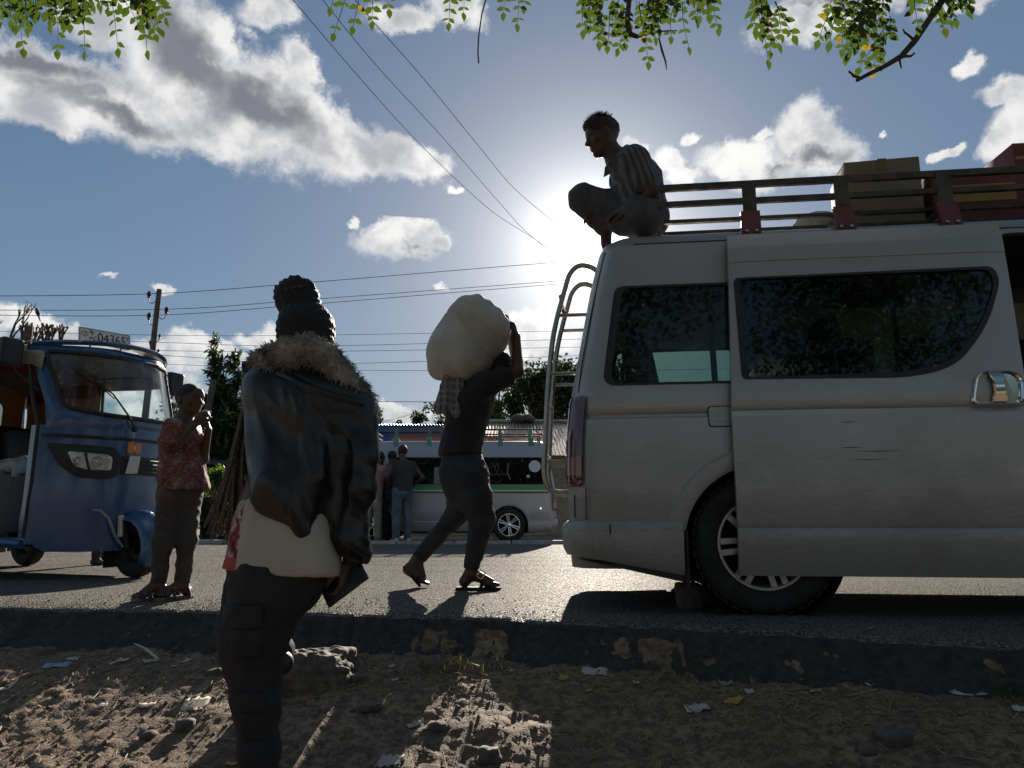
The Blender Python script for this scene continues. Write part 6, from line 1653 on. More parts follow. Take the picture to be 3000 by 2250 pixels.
def stander(label, u, Y, h, facing, shirt, trousers, lean=0.0, arms='down', hair=True, shoes=(0.3, 0.3, 0.32), cap=False, group=None):
    """a full figure a dozen metres off: body, shirt, trousers, hair, shoes"""
    x = at(u, 1500, Y).x; base = Vector((x, Y, 0.0))
    root = empty('person', base, label=label, cat='person')
    f = Vector((math.cos(facing), math.sin(facing), 0)); r = Vector((f.y, -f.x, 0)); k = h / 1.72
    def L(a, b, c): return tuple(base + (f * (a + lean * max(0, c - 0.9)) + r * b + Vector((0, 0, c))) * k)
    s = Sdf(); head(s, L(0.03, 0, 1.60), tuple(f + Vector((0, 0, -0.15))), (0, 0, 1), k, neck_to=L(0, 0, 1.42), eye_m=0)
    s.cone(L(0, 0, 0.98), L(0, 0, 1.32), 0.11*k, 0.125*k, 0.04, flat=1.35, side=tuple(r)); s.cone(L(0, -0.17, 1.38), L(0, 0.17, 1.38), 0.05*k, 0.05*k, 0.04)
    legs = []
    for q in (-1, 1):
        a, kn, hp = L(-0.02 + 0.04 * q, q * 0.12, 0.09), L(0.02, q * 0.105, 0.50), L(0, q * 0.09, 0.93); legs.append((hp, kn, a))
        s.chain([hp, kn, a], [0.085*k, 0.052*k, 0.038*k], 0.02); foot(s, a, L(0.17 + 0.04 * q, q * 0.14, 0.02), sc=k * 0.95)
        if arms == 'down' or (arms == 'reach' and q == -1): el, wr = L(-0.03, q * 0.25, 1.10), L(0.06, q * 0.25, 0.86); d = f * 0.3 + Vector((0, 0, -1))
        elif arms == 'hip': el, wr = L(-0.10, q * 0.34, 1.14), L(0.06, q * 0.20, 1.00); d = f
        else: el, wr = L(0.14, q * 0.22, 1.14), L(0.38, q * 0.18, 1.26); d = f + Vector((0, 0, 0.2))
        s.chain([L(0, q * 0.18, 1.38), el, wr], [0.048*k, 0.040*k, 0.028*k], 0.02); hand(s, wr, d, tuple(r * -q), -q, 0.4, k)
    sdf_obj('body', s, 0.012, SKIN, root, base, 0)
    t = Sdf(); t.cone(L(0, 0, 0.93), L(0, 0, 1.30), 0.128*k, 0.145*k, 0.04, flat=1.4, side=tuple(r)); t.cone(L(0, -0.16, 1.37), L(0, 0.16, 1.37), 0.075*k, 0.075*k, 0.05)
    for q in (-1, 1): t.cone(L(0, q * 0.18, 1.37), L(0.0 if arms != 'reach' else 0.07, q * 0.235, 1.20), 0.068*k, 0.064*k, 0.03)
    t.cut(L(0, 0, 0.90), (0, 0, -1)); sdf_obj('shirt', t, 0.012, shirt, root, base, 0, folds(0.012, (9, 9, 9), h))
    tr = Sdf(); tr.cone(L(0, 0, 0.93), L(0, 0, 0.86), 0.122*k, 0.12*k, 0.03, flat=1.3, side=tuple(r))
    for hp, kn, a in legs: tr.chain([hp, kn, tuple(Vector(kn).lerp(Vector(a), 0.95))], [0.098*k, 0.074*k, 0.064*k], 0.03)
    tr.cut(L(0, 0, 0.96), (0, 0, 1)); sdf_obj('trousers', tr, 0.012, trousers, root, base, 0, folds(0.012, (10, 10, 12), h * 3))
    for q in (-1, 1):
        sh = Sdf(); sh.cone(L(-0.06 + 0.04 * q, q * 0.125, 0.045), L(0.12 + 0.04 * q, q * 0.14, 0.035), 0.046*k, 0.040*k, 0.02); sh.cut(tuple(base), (0, 0, -1)); sdf_obj('shoe', sh, 0.010, mat('shoe_%02d' % int(shoes[0] * 99), shoes, 0.6), root, base, 0)
    hr = Sdf(); hc = Vector(L(0.03, 0, 1.60)); hr.ell(tuple(hc - f * 0.02 + Vector((0, 0, 0.035))), (0.088*k, 0.088*k, 0.09*k)); hr.cut(tuple(hc + f * 0.04), tuple(f - Vector((0, 0, 0.5)))); hr.cut(tuple(hc - Vector((0, 0, 0.03))), (0, 0, -1))
    if cap: hr.cone(tuple(hc + f * 0.05 + Vector((0, 0, 0.05))), tuple(hc + f * 0.14 + Vector((0, 0, 0.035))), 0.05, 0.03, 0.02, flat=0.3, side=(0, 0, 1))
    sdf_obj('hair' if not cap else 'cap', hr, 0.010, HAIR, root, base, 0)
    return root
JEAN_B = cloth('blue_jeans', (0.060, 0.080, 0.105), (0.13, 0.16, 0.19), vscale=5); KHAKI = cloth('khaki_trousers', (0.20, 0.18, 0.145), (0.27, 0.245, 0.20), vscale=5)
PINK = cloth('pink_shirt', (0.36, 0.19, 0.18), (0.30, 0.15, 0.15), vscale=5); DGREY = cloth('charcoal_tee', (0.028, 0.028, 0.032), (0.042, 0.042, 0.046), vscale=5)
stander('man in charcoal tee and blue jeans standing at the far van door', 1178, 13.75, 1.80, R(118), DGREY, JEAN_B, 0.05, 'hip', shoes=(0.42, 0.42, 0.42))
stander('man in pink shirt and khaki trousers leaning to the far van window', 1092, 13.85, 1.70, R(62), PINK, KHAKI, 0.22, 'reach', shoes=(0.10, 0.09, 0.08))
stander('man in dark clothes half hidden between the two men at the far van', 1140, 14.0, 1.72, R(80), DGREY, cloth('black_trousers', (0.02, 0.02, 0.022), (0.03, 0.03, 0.03)), 0.10, 'reach', shoes=(0.05, 0.05, 0.05), cap=True)
stander('person standing behind the blue three-wheeler, only the shoes and shins showing', 312, 7.3, 1.12, R(-20), DGREY, cloth('brown_trousers', (0.05, 0.04, 0.033), (0.06, 0.05, 0.04)), 0.0, 'down', shoes=(0.05, 0.042, 0.036))
# ------------------------------------------------------------------ background: buildings, trees, poles, wires
def leaf_mat(name, c, tr=0.45, c2=None, glow=(1.5, 1.6, 0.7)):
    m = bpy.data.materials.new(name); m.use_nodes = True; t = NT(m.node_tree); m.node_tree.nodes.clear()
    co = t.new('ShaderNodeTexCoord').outputs['Object']
    col = t.mix(t.ss(t.noise(co, 3.0, 4, 0.6), 0.35, 0.65), c, c2 or tuple(k * 0.6 for k in c))
    d = t.new('ShaderNodeBsdfDiffuse'); t.l.new(col, d.inputs[0])
    tl = t.new('ShaderNodeBsdfTranslucent'); t.l.new(t.mix(1.0, col, glow, 'MULTIPLY'), tl.inputs[0])
    g = t.new('ShaderNodeBsdfGlossy'); g.inputs['Roughness'].default_value = 0.35; g.inputs[0].default_value = (0.5, 0.5, 0.5, 1)
    m1 = t.new('ShaderNodeMixShader'); m1.inputs[0].default_value = tr; t.l.new(d.outputs[0], m1.inputs[1]); t.l.new(tl.outputs[0], m1.inputs[2])
    m2 = t.new('ShaderNodeMixShader'); m2.inputs[0].default_value = 0.06; t.l.new(m1.outputs[0], m2.inputs[1]); t.l.new(g.outputs[0], m2.inputs[2])
    o = t.new('ShaderNodeOutputMaterial'); t.l.new(m2.outputs[0], o.inputs[0])
    return m
BARK = mat('grey_brown_bark', (0.085, 0.066, 0.050), 0.9, var=0.35, vscale=14, bump=0.9, bscale=40)
LEAF_D = leaf_mat('dark_green_leaves', (0.040, 0.060, 0.022), 0.35); LEAF_M = leaf_mat('mid_green_leaves', (0.060, 0.090, 0.028), 0.45); LEAF_B = leaf_mat('fresh_green_leaves', (0.12, 0.18, 0.045), 0.55)
def leaf_cloud(clumps, n, size, seed, elong=1.8):
    """leaf blades scattered through clumps [(centre, radii)]"""
    g = np.random.default_rng(seed); C_ = np.array([tuple(c) for c, r_ in clumps]); R_ = np.array([tuple(r_) for c, r_ in clumps])
    w = R_.prod(1) ** 0.66; w = w / w.sum(); idx = g.choice(len(clumps), n, p=w)
    d = g.normal(size=(n, 3)); d /= np.linalg.norm(d, axis=1, keepdims=True); rad = g.random(n) ** 0.45
    p = C_[idx] + d * R_[idx] * rad[:, None] * (0.75 + 0.5 * g.random((n, 1)))
    a = g.normal(size=(n, 3)); a[:, 2] -= 0.4; a /= np.linalg.norm(a, axis=1, keepdims=True)
    b = np.cross(a, g.normal(size=(n, 3))); b /= np.linalg.norm(b, axis=1, keepdims=True)
    s = size * (0.6 + 0.8 * g.random((n, 1)))
    v = np.stack([p, p + a * s * 0.5 + b * s * 0.5 / elong, p + a * s, p + a * s * 0.5 - b * s * 0.5 / elong], 1).reshape(-1, 3)
    return v, n
def cloud_obj(name, clumps, n, size, seed, material, parent, base, elong=1.8):
    v, n = leaf_cloud(clumps, n, size, seed, elong); v = v - V3(tuple(base))
    me = bpy.data.meshes.new(name); me.vertices.add(len(v)); me.vertices.foreach_set('co', v.ravel())
    me.loops.add(4 * n); me.loops.foreach_set('vertex_index', np.arange(4 * n, dtype=np.int32)); me.polygons.add(n); me.polygons.foreach_set('loop_start', np.arange(0, 4 * n, 4, dtype=np.int32))
    me.update(calc_edges=True); me.materials.append(material); return put(name, me, parent, smooth=False)
def limb(m, a, b, r0, r1, rr, n=6, wob=0.06):
    a, b = Vector(a), Vector(b); L_ = (b - a).length; pts = []
    for i in range(n + 1):
        t = i / n; q = a.lerp(b, t); k = L_ * wob * math.sin(math.pi * t)
        pts.append(q + Vector((rr.uniform(-k, k), rr.uniform(-k, k), rr.uniform(-k, k) * 0.5)))
    m.tube(pts, [r0 + (r1 - r0) * i / n for i in range(n + 1)], 6); return pts
def tree(label, base, h, crown, n, size, seed, lm, trunk_r=0.12, nm='tree', elong=1.8, limbs=7, sub=2):
    """crown: [(centre, radii)] in world space"""
    base = Vector(base); rr = random.Random(seed)
    root = empty(nm, base, label=label, cat='tree' if 'bush' not in nm and 'shrub' not in nm else nm.split('_')[-1])
    m = MB(); top = Vector(crown[0][0]); tr_ = limb(m, (0, 0, -0.1), (top - base) * 0.85, trunk_r, trunk_r * 0.35, rr, 8, 0.03)
    for c, r_ in crown:
        s = tr_[rr.randrange(3, 8)]
        for k in range(sub):
            e = Vector(c) - base + Vector((rr.uniform(-.7, .7) * r_[0], rr.uniform(-.7, .7) * r_[1], rr.uniform(-.3, .8) * r_[2])); lp = limb(m, s, e, trunk_r * 0.35, trunk_r * 0.08, rr, 6, 0.10)
            for q in range(2): limb(m, lp[3 + q], lp[3 + q] + Vector((rr.uniform(-.5, .5) * r_[0], rr.uniform(-.5, .5) * r_[1], rr.uniform(0, .5) * r_[2])), trunk_r * 0.12, trunk_r * 0.04, rr, 4, 0.1)
    m.obj('trunk', BARK, root)
    cloud_obj('crown', crown, n, size, seed, lm, root, base, elong)
    return root
def lumpy(c, r_, k, seed, spread=0.75, rs=(0.25, 0.45)):
    g = random.Random(seed); out = []
    for i in range(k):
        d = Vector((g.gauss(0, 1), g.gauss(0, 1), g.gauss(0, 1))).normalized() * g.random() ** 0.4 * spread
        q = g.uniform(*rs); out.append((Vector(c) + Vector((d.x * r_[0], d.y * r_[1], d.z * r_[2])), (r_[0] * q, r_[1] * q, r_[2] * q)))
    return out
def background():
    # blue block house and its tin roof
    BW = mat('blue_wall', (0.045, 0.13, 0.36), 0.8, var=0.18, vscale=1.5, bump=0.3, bscale=20); TIN = mat('weathered_tin', (0.42, 0.38, 0.31), 0.32, metal=0.55, col2=(0.30, 0.22, 0.15), vscale=3, rvar=0.12); TIN_B = mat('blue_tin_edge', (0.05, 0.12, 0.28), 0.5, metal=0.3)
    a, b_ = at(860, 1300, 24), at(1288, 1300, 24); zt = at(1180, 1248, 24).z
    bh = empty('blue_house', (a.x, 24, 0), label='low blue walled building behind the pale van', cat='building')
    w = b_.x - a.x
    MB().box((w / 2, 3.0, zt / 2), (w, 6.0, zt)).obj('wall', BW, bh, smooth=False)
    def corrug(name, p0, ax, dn, n, width, length, amp, m, par, thick=0.01):
        """one corrugated sheet: waves across ax, running down dn"""
        up = ax.cross(dn).normalized(); up = up if up.z > 0 else -up; mb = MB(); k = n * 4
        r1 = [p0 + ax * width * i / k + up * amp * math.sin(2 * math.pi * i / 4) for i in range(k + 1)]
        mb.loft([[q for q in r1], [q + dn * length for q in r1]], closed=False, cap=False)
        return mb.obj(name, m, par, smooth=False)
    x = -0.15
    while x < w + 0.1: corrug('roof_sheet', Vector((x, -0.25, zt + 0.02)), Vector((1, 0, 0)), Vector((0, 1, 0.04)).normalized(), 8, 0.82, 6.4, 0.025, TIN_B, bh); x += 0.80
    MB().box((w / 2, -0.12, zt - 0.12), (w + 0.2, 0.04, 0.20)).obj('fascia', TIN_B, bh, smooth=False)
    for u in (1000, 1130, 1235):
        q = at(u, 1400, 24).x - a.x; wo = MB().box((q, -0.01, 1.55), (0.8, 0.08, 1.0)).obj('window', mat('dark_shutter', (0.03, 0.05, 0.09), 0.6), bh, smooth=False); MB().box((q, -0.06, 1.0), (0.95, 0.10, 0.08)).obj('sill', CONC, wo, smooth=False)
    # long shed with a corrugated roof sloping towards the road
    e0, e1 = at(1296, 1326, 20), at(1296, 1238, 25.5)
    sh = empty('tin_roofed_shed', (e0.x, 20, 0), label='long shed with sunlit corrugated tin roof behind the pale van', cat='building')
    dn = (Vector((0, 20 - 25.5, e0.z - e1.z))); L_ = dn.length; dn.normalize(); k = 0
    x = -0.2
    while x < 8.0:
        corrug('roof_sheet', Vector((x, 5.5, e1.z + 0.004 * (k % 2))), Vector((1, 0, 0)), dn, 8, 0.84, L_ + 0.3 + 0.06 * (k % 3), 0.028, TIN, sh); x += 0.80; k += 1
    MB().box((3.9, 3.0, (e0.z - 0.05) / 2), (8.0, 5.6, e0.z - 0.05)).obj('wall', mat('ochre_plaster', (0.30, 0.25, 0.18), 0.9, var=0.2), sh, smooth=False)
    MB().tube([(-0.2, 5.5, e1.z + 0.04), (8.1, 5.5, e1.z + 0.04)], 0.07, 8).obj('ridge_cap', TIN, sh)
    for u in (1515, 1545):
        q = at(u, 1232, 25.4); st = Sdf(); st.ell((q.x, 25.4, e1.z + 0.13), (0.22, 0.2, 0.15), None, 0.03); st.ell((q.x + 0.12, 25.35, e1.z + 0.10), (0.14, 0.14, 0.11), None, 0.03)
        o = empty('roof_stone', (q.x, 25.4, e1.z), label='%s dark stone weighing down the ridge of the tin roof' % ('left' if u == 1515 else 'right'), cat='stone', group='stones on the tin roof'); sdf_obj('stone', st, 0.03, mat('dark_stone', (0.10, 0.09, 0.08), 0.9), o, (q.x, 25.4, e1.z), 0, lambda p, n: 0.03 * nz(p, 9))
    # trees behind the roofs
    T = lambda u, v, Y: at(u, v, Y)
    Y = 38
    tree('airy acacia-like tree with visible forked limbs behind the tin roof', (T(1490, 1300, Y).x, Y, 0), 8, lumpy(T(1462, 1165, Y), (1.5, 1.4, 1.9), 15, 3, 1.0, (0.18, 0.34)), 2600, 0.20, 4, LEAF_M, 0.20, sub=3)
    tree('dense dark tree standing behind the tin roof beside the ladder', (T(1590, 1300, Y).x, Y + 1, 0), 8, lumpy(T(1600, 1160, Y), (2.0, 1.6, 2.3), 20, 5, 0.9, (0.28, 0.45)), 9000, 0.22, 6, LEAF_D, 0.24)
    tree('dark tree further right, hidden mostly by the near van', (T(1760, 1300, Y).x, Y + 2, 0), 8, lumpy(T(1740, 1150, Y), (2.6, 1.6, 2.2), 16, 8, 0.9, (0.3, 0.45)), 6000, 0.24, 7, LEAF_D, 0.24)
    for i, (u, v, s, lb) in enumerate(((1232, 1222, 1.0, 'small leafy tree top above the right end of the blue building'), (1285, 1225, 1.1, 'bushy tree top between blue building and tin roof'), (1110, 1225, 0.8, 'leafy tree top behind the blue building beside the leather jacket'), (1170, 1238, 0.4, 'small sprout above the middle of the blue building roof'))):
        c = T(u, v, 31); tree(lb, (c.x, 31, 0), 4, lumpy((c.x, 31, c.z - 0.1), (0.45 * s, 0.5, 0.75 * s), 7, 20 + i, 0.8, (0.3, 0.5)) + [((c.x, 31, c.z - 1.0), (0.5 * s, 0.5, 0.6))], int(650 * s), 0.15, 30 + i, LEAF_D, 0.06)
    # tall feathery trees left of the leather jacket
    def spire(lb, u, vt, vb, wid, Y, n, seed, lm=LEAF_D):
        top, bot = T(u, vt, Y), T(u, vb, Y); k = 14; cr = []; g = random.Random(seed)
        for i in range(k):
            t = i / (k - 1); z = top.z + (bot.z - top.z) * t; r_ = wid * (0.10 + 0.95 * t ** 0.75)
            for q in range(1 + int(3 * t)): cr.append((Vector((top.x + g.uniform(-.8, .8) * r_, Y + g.uniform(-.8, .8) * r_, z)), (r_ * 0.45 + 0.05, r_ * 0.45 + 0.05, 0.16 + 0.10 * t)))
        tree(lb, (top.x, Y, 0), top.z, cr[::-1], n, 0.17, seed, lm, 0.09, elong=3.0, sub=1)
    spire('tall pointed feathery evergreen beside the small boy', 634, 1000, 1400, 0.80, 17.0, 9500, 41)
    spire('second pointed evergreen just left of the leather jacket', 690, 1045, 1400, 0.78, 17.6, 9500, 42)
    spire('evergreen with round top partly behind the leather jacket', 745, 1070, 1420, 0.85, 18.2, 8000, 43)
    spire('low evergreen behind the boy shoulder', 600, 1200, 1450, 0.85, 19.0, 6000, 44)
    c = T(632, 1400, 13.6); tree('sunlit pale green bush beside the boy', (c.x, 13.6, 0), 1, lumpy((c.x, 13.6, c.z), (0.24, 0.25, 0.30), 9, 51, 0.8, (0.35, 0.5)), 1500, 0.06, 51, LEAF_B, 0.025, nm='bush')
    for i, u in enumerate((560, 620, 680, 740, 800, 860)):
        c = T(u, 1480, 15.2); tree(('%s clump of the dark hedge between the boy and the braids' % ('first', 'second', 'third', 'fourth', 'fifth', 'sixth')[i]), (c.x, 15.4, 0), 1, lumpy((c.x, 15.4, 0.55), (0.36, 0.3, 0.55), 8, 60 + i, 0.8, (0.4, 0.5)), 1300, 0.09, 60 + i, LEAF_D, 0.03, nm='hedge_shrub')
    c = T(497, 1195, 18); tree('leafy sprigs showing behind the boy shoulder', (c.x, 18, 0), 2, lumpy((c.x, 18, c.z - 0.05), (0.35, 0.3, 0.2), 6, 71, 0.8, (0.3, 0.5)) + [((c.x, 18, c.z - 0.8), (0.5, 0.4, 0.7))], 700, 0.13, 71, LEAF_D, 0.05, elong=3)
    # low wooden roof glimpsed beside the boy
    c = T(640, 1352, 16.0); hut = empty('kiosk', (c.x, 16.3, 0), label='small dark kiosk roof glimpsed between boy and braids', cat='kiosk'); MB().prism([(-0.45, -0.3, c.z - 0.05), (0.35, -0.3, c.z - 0.09), (0.32, 0.6, c.z + 0.08), (-0.42, 0.6, c.z + 0.12)], (0, 0, 0.05)).obj('roof', mat('dark_tin', (0.05, 0.045, 0.04), 0.6), hut, smooth=False); MB().box((-0.05, 0.15, (c.z - 0.1) / 2), (0.6, 0.5, c.z - 0.1)).obj('wall', mat('dark_boards', (0.035, 0.03, 0.025), 0.9), hut, smooth=False)
    # fill trees along the horizon, out to both sides
    for i, (x, Yf, r_, h) in enumerate(((-26, 40, 3.0, 4.5), (-19, 44, 3.2, 4.0), (-33, 46, 3.6, 5.0), (-12.5, 48, 2.6, 3.4), (14, 42, 3.4, 5.2), (22, 46, 3.8, 5.6), (30, 44, 3.6, 5.0))):
        tree('%s roadside tree far off %s' % (('tall', 'broad', 'dense', 'low', 'round', 'spreading', 'dark')[i], 'left of the three-wheeler' if x < -15 else ('beyond the pole' if x < 0 else 'behind the near van')), (x, Yf, 0), h, lumpy((x, Yf, h * 0.62), (r_, r_ * 0.8, h * 0.36), 10, 80 + i, 0.8, (0.35, 0.5)), 3600, 0.30, 80 + i, LEAF_D, 0.2)
    # bare twigs and a post behind the canvas roof
    def bare(lb, u, v, Y, spread, seed, depth=3, h=1.2):
        c = T(u, v, Y); rr = random.Random(seed); root = empty('bare_tree', (c.x, Y, 0), label=lb, cat='tree'); m = MB()
        def grow(p, d, ln, r_, k):
            e = p + d * ln; limb(m, p, e, r_, r_ * 0.6, rr, 4, 0.05)
            if k:
                for q in range(rr.choice((2, 3))): grow(e, (d + Vector((rr.uniform(-.7, .7), rr.uniform(-.7, .7), rr.uniform(-.1, .5))) * spread).normalized(), ln * rr.uniform(0.55, 0.8), r_ * 0.6, k - 1)
        grow(Vector((0, 0, -0.1)), Vector((0, 0, 1)), c.z - h + 0.1, 0.05, 0); 
        for q in range(3): grow(Vector((0, 0, c.z - h)), Vector((rr.uniform(-.6, .6), rr.uniform(-.4, .4), 1)).normalized(), h * 0.45, 0.028, depth)
        m.obj('trunk', BARK, root)
    bare('bare branching tree at the left edge above the canvas roof', 5, 900, 10.5, 1.0, 91, 3, 0.9)
    for i, u in enumerate((72, 108, 140, 155, 185)): bare('%s bare twig standing up behind the canvas roof' % ('first', 'second', 'third', 'fourth', 'fifth')[i], u, 945 + 6 * (i % 2), 10.2 + 0.2 * i, 0.7, 95 + i, 2, 0.35)
    q = T(85, 958, 10.0); po = empty('wooden_post', (q.x, 10, 0), label='sawn-off wooden post top behind the canvas roof', cat='post'); MB().tube([(0, 0, -0.1), (0.01, 0, 1.5), (0, 0, q.z)], 0.055, 10).obj('post', BARK, po); MB().lathe([(0.052, 0.0), (0.048, 0.012), (0.0, 0.014)], (0, 0, q.z), (0, 0, 1), 10).obj('post_top', mat('sawn_wood', (0.22, 0.17, 0.11), 0.9), po)
    # utility pole with insulators
    PW = mat('pole_timber', (0.10, 0.085, 0.07), 0.9, var=0.3, vscale=6, bump=0.6, bscale=30); POR = mat('brown_insulator', (0.045, 0.030, 0.024), 0.3)
    Yp = 22.0; tp = T(467, 848, Yp); lo = T(428, 1200, Yp); d = (tp - lo) / (tp.z - lo.z); bs = tp - d * tp.z; bs.z = 0
    pole = empty('utility_pole', bs, label='leaning timber utility pole with insulators behind the three-wheeler', cat='utility pole')
    MB().tube([d * -0.2, d * 2.0, d * 5.0, tp - bs], [0.125, 0.115, 0.095, 0.078], 12).obj('shaft', PW, pole)
    pins = {}
    for key, (u, v, k) in dict(a=(437, 862, 1), b=(488, 908, 1), c=(437, 925, 1), e=(468, 984, .6), f=(440, 1003, .6), g=(464, 1028, .6), h=(437, 1040, .6), i=(431, 1066, .6)).items():
        p = T(u, v, Yp) - bs; pins[key] = p + bs; sh_ = bs * 0 + d * p.z; 
        io = MB().lathe([(0.02 * k, -0.13 * k), (0.055 * k, -0.11 * k), (0.035 * k, -0.06 * k), (0.075 * k, -0.045 * k), (0.045 * k, 0.0), (0.07 * k, 0.02 * k), (0.05 * k, 0.07 * k), (0.02 * k, 0.10 * k), (0, 0.10 * k)], p, (0, 0, 1), 12).obj('insulator', POR, pole)
        s_ = 1 if sh_.x > p.x else -1
        MB().tube([p + Vector((0, 0, -0.12 * k)), p + Vector((0.03 * s_, 0, -0.26 * k)), p + Vector((0.12 * s_ * k, 0, -0.30 * k)), Vector((sh_.x, 0, p.z - 0.18 * k))], 0.014, 6).obj('hook', BLACK_PL, io)
    WIRE = mat('black_cable', (0.012, 0.012, 0.013), 0.6)
    def wire(lb, pts, r_=0.010, Ys=None):
        P_ = [T(u, v, Ys[i]) for i, (u, v) in enumerate(pts)]; sm = []
        for i in range(len(P_) - 1):
            a, b, c, e = P_[max(0, i-1)], P_[i], P_[i+1], P_[min(len(P_)-1, i+2)]
            for k in range(10):
                t = k / 10; sm.append(0.5 * ((2*b) + (c - a) * t + (2*a - 5*b + 4*c - e) * t*t + (3*b - a - 3*c + e) * t**3))
        sm.append(P_[-1]); o = MB().tube([p - P_[0] for p in sm], r_, 5).obj('power_line', WIRE); o.location = P_[0]; tag(o, lb, 'wire', 'overhead wires')
    yy = [20.5, 22, 23, 24, 26]
    wire('topmost wire crossing left to right at the head of the leaning pole', [(-200, 868), (437, 861), (900, 828), (1548, 775), (2100, 735)], 0.011, yy)
    wire('second wire from the top on the leaning pole', [(-200, 908), (488, 906), (900, 878), (1640, 823), (2100, 790)], 0.010, yy)
    wire('third wire from the top on the leaning pole', [(-200, 921), (437, 924), (900, 892), (1640, 832), (2100, 800)], 0.010, yy)
    wire('fourth wire from the top, first of the low bundle at the pole', [(-200, 965), (468, 982), (900, 982), (1640, 970), (2200, 960)], 0.007, yy)
    wire('fifth wire from the top, second of the low bundle', [(-200, 985), (440, 1002), (900, 1014), (1640, 995), (2200, 980)], 0.008, yy)
    wire('sixth wire from the top, third of the low bundle', [(-200, 1012), (464, 1027), (900, 1030), (1640, 1018), (2200, 1005)], 0.008, yy)
    wire('seventh wire from the top, fourth of the low bundle', [(-200, 1036), (437, 1040), (900, 1066), (1640, 1044), (2200, 1020)], 0.008, yy)
    wire('eighth wire from the top, lowest of the low bundle', [(-200, 1066), (431, 1066), (900, 1083), (1640, 1086), (2200, 1080)], 0.007, yy)
    wire('thick low cable passing behind the tree beside the ladder', [(1080, 1176), (1200, 1177), (1400, 1178), (1640, 1176), (2100, 1172)], 0.010, [24, 24, 25, 26, 28])
    wire('slack stay wire running down from the pole to the boy', [(455, 1060), (490, 1130), (520, 1200)], 0.006, [22, 20, 18])
    wire('thin service wire slanting from pole to the evergreen', [(450, 1100), (540, 1140), (620, 1165)], 0.005, [22, 20, 18])
    wire('service wire rising over the blue building', [(1110, 1240), (1200, 1215), (1290, 1190)], 0.007, [26, 26, 26])
    wire('leftmost of three cables running from the top edge towards the sun', [(760, -120), (855, -5), (1060, 235), (1240, 432), (1430, 610), (1550, 690), (1720, 800)], 0.0058, [8.2, 9, 11, 13.2, 15.8, 17.6, 21])
    wire('middle of three cables running from the top edge towards the sun', [(860, -120), (950, 5), (1110, 200), (1290, 395), (1460, 590), (1560, 695), (1720, 815)], 0.0058, [8.2, 9, 11, 13.2, 15.8, 17.6, 21])
    wire('rightmost of three cables running from the top edge towards the sun', [(1010, -40), (1095, 65), (1245, 235), (1400, 425), (1500, 545), (1600, 632), (1760, 760)], 0.0058, [8.6, 9.4, 11, 13.2, 15.2, 17.2, 21])
    # second leaning pole in the evergreens
    a, b = T(626, 1112, 16.4), T(590, 1300, 16.4); d = (a - b) / (a.z - b.z); bs = a - d * a.z; bs.z = 0
    p2 = empty('wooden_pole', bs, label='short leaning pole with white band among the evergreens', cat='pole'); MB().tube([d * -0.1, d * 1.5, a - bs], [0.085, 0.08, 0.07], 10).obj('shaft', PW, p2); q = T(606, 1215, 16.3) - bs; MB().tube([q + d * -0.10, q + d * 0.10], 0.088, 10).obj('white_band', mat('white_band_paint', (0.6, 0.6, 0.58), 0.7), p2)
    # bird on the wire
    c = T(110, 918, 20.3); bd = empty('perched_bird', c, label='small dark bird perched upright on the wire at upper left', cat='bird'); s = Sdf(); s.ell((c.x, c.y, c.z + 0.02), (0.055, 0.055, 0.10), np.array(Matrix.Rotation(R(-28), 3, 'Y')), 0.03); s.ell((c.x - 0.045, c.y, c.z + 0.13), (0.038, 0.038, 0.04), None, 0.03); s.cone((c.x + 0.03, c.y, c.z - 0.06), (c.x + 0.11, c.y, c.z - 0.24), 0.03, 0.016, 0.03, flat=0.5, side=(0, 1, 0)); s.cone((c.x - 0.08, c.y, c.z + 0.13), (c.x - 0.105, c.y, c.z + 0.125), 0.012, 0.004, 0.01)
    sdf_obj('bird_body', s, 0.012, mat('dark_feathers', (0.03, 0.028, 0.026), 0.8), bd, c)
background()
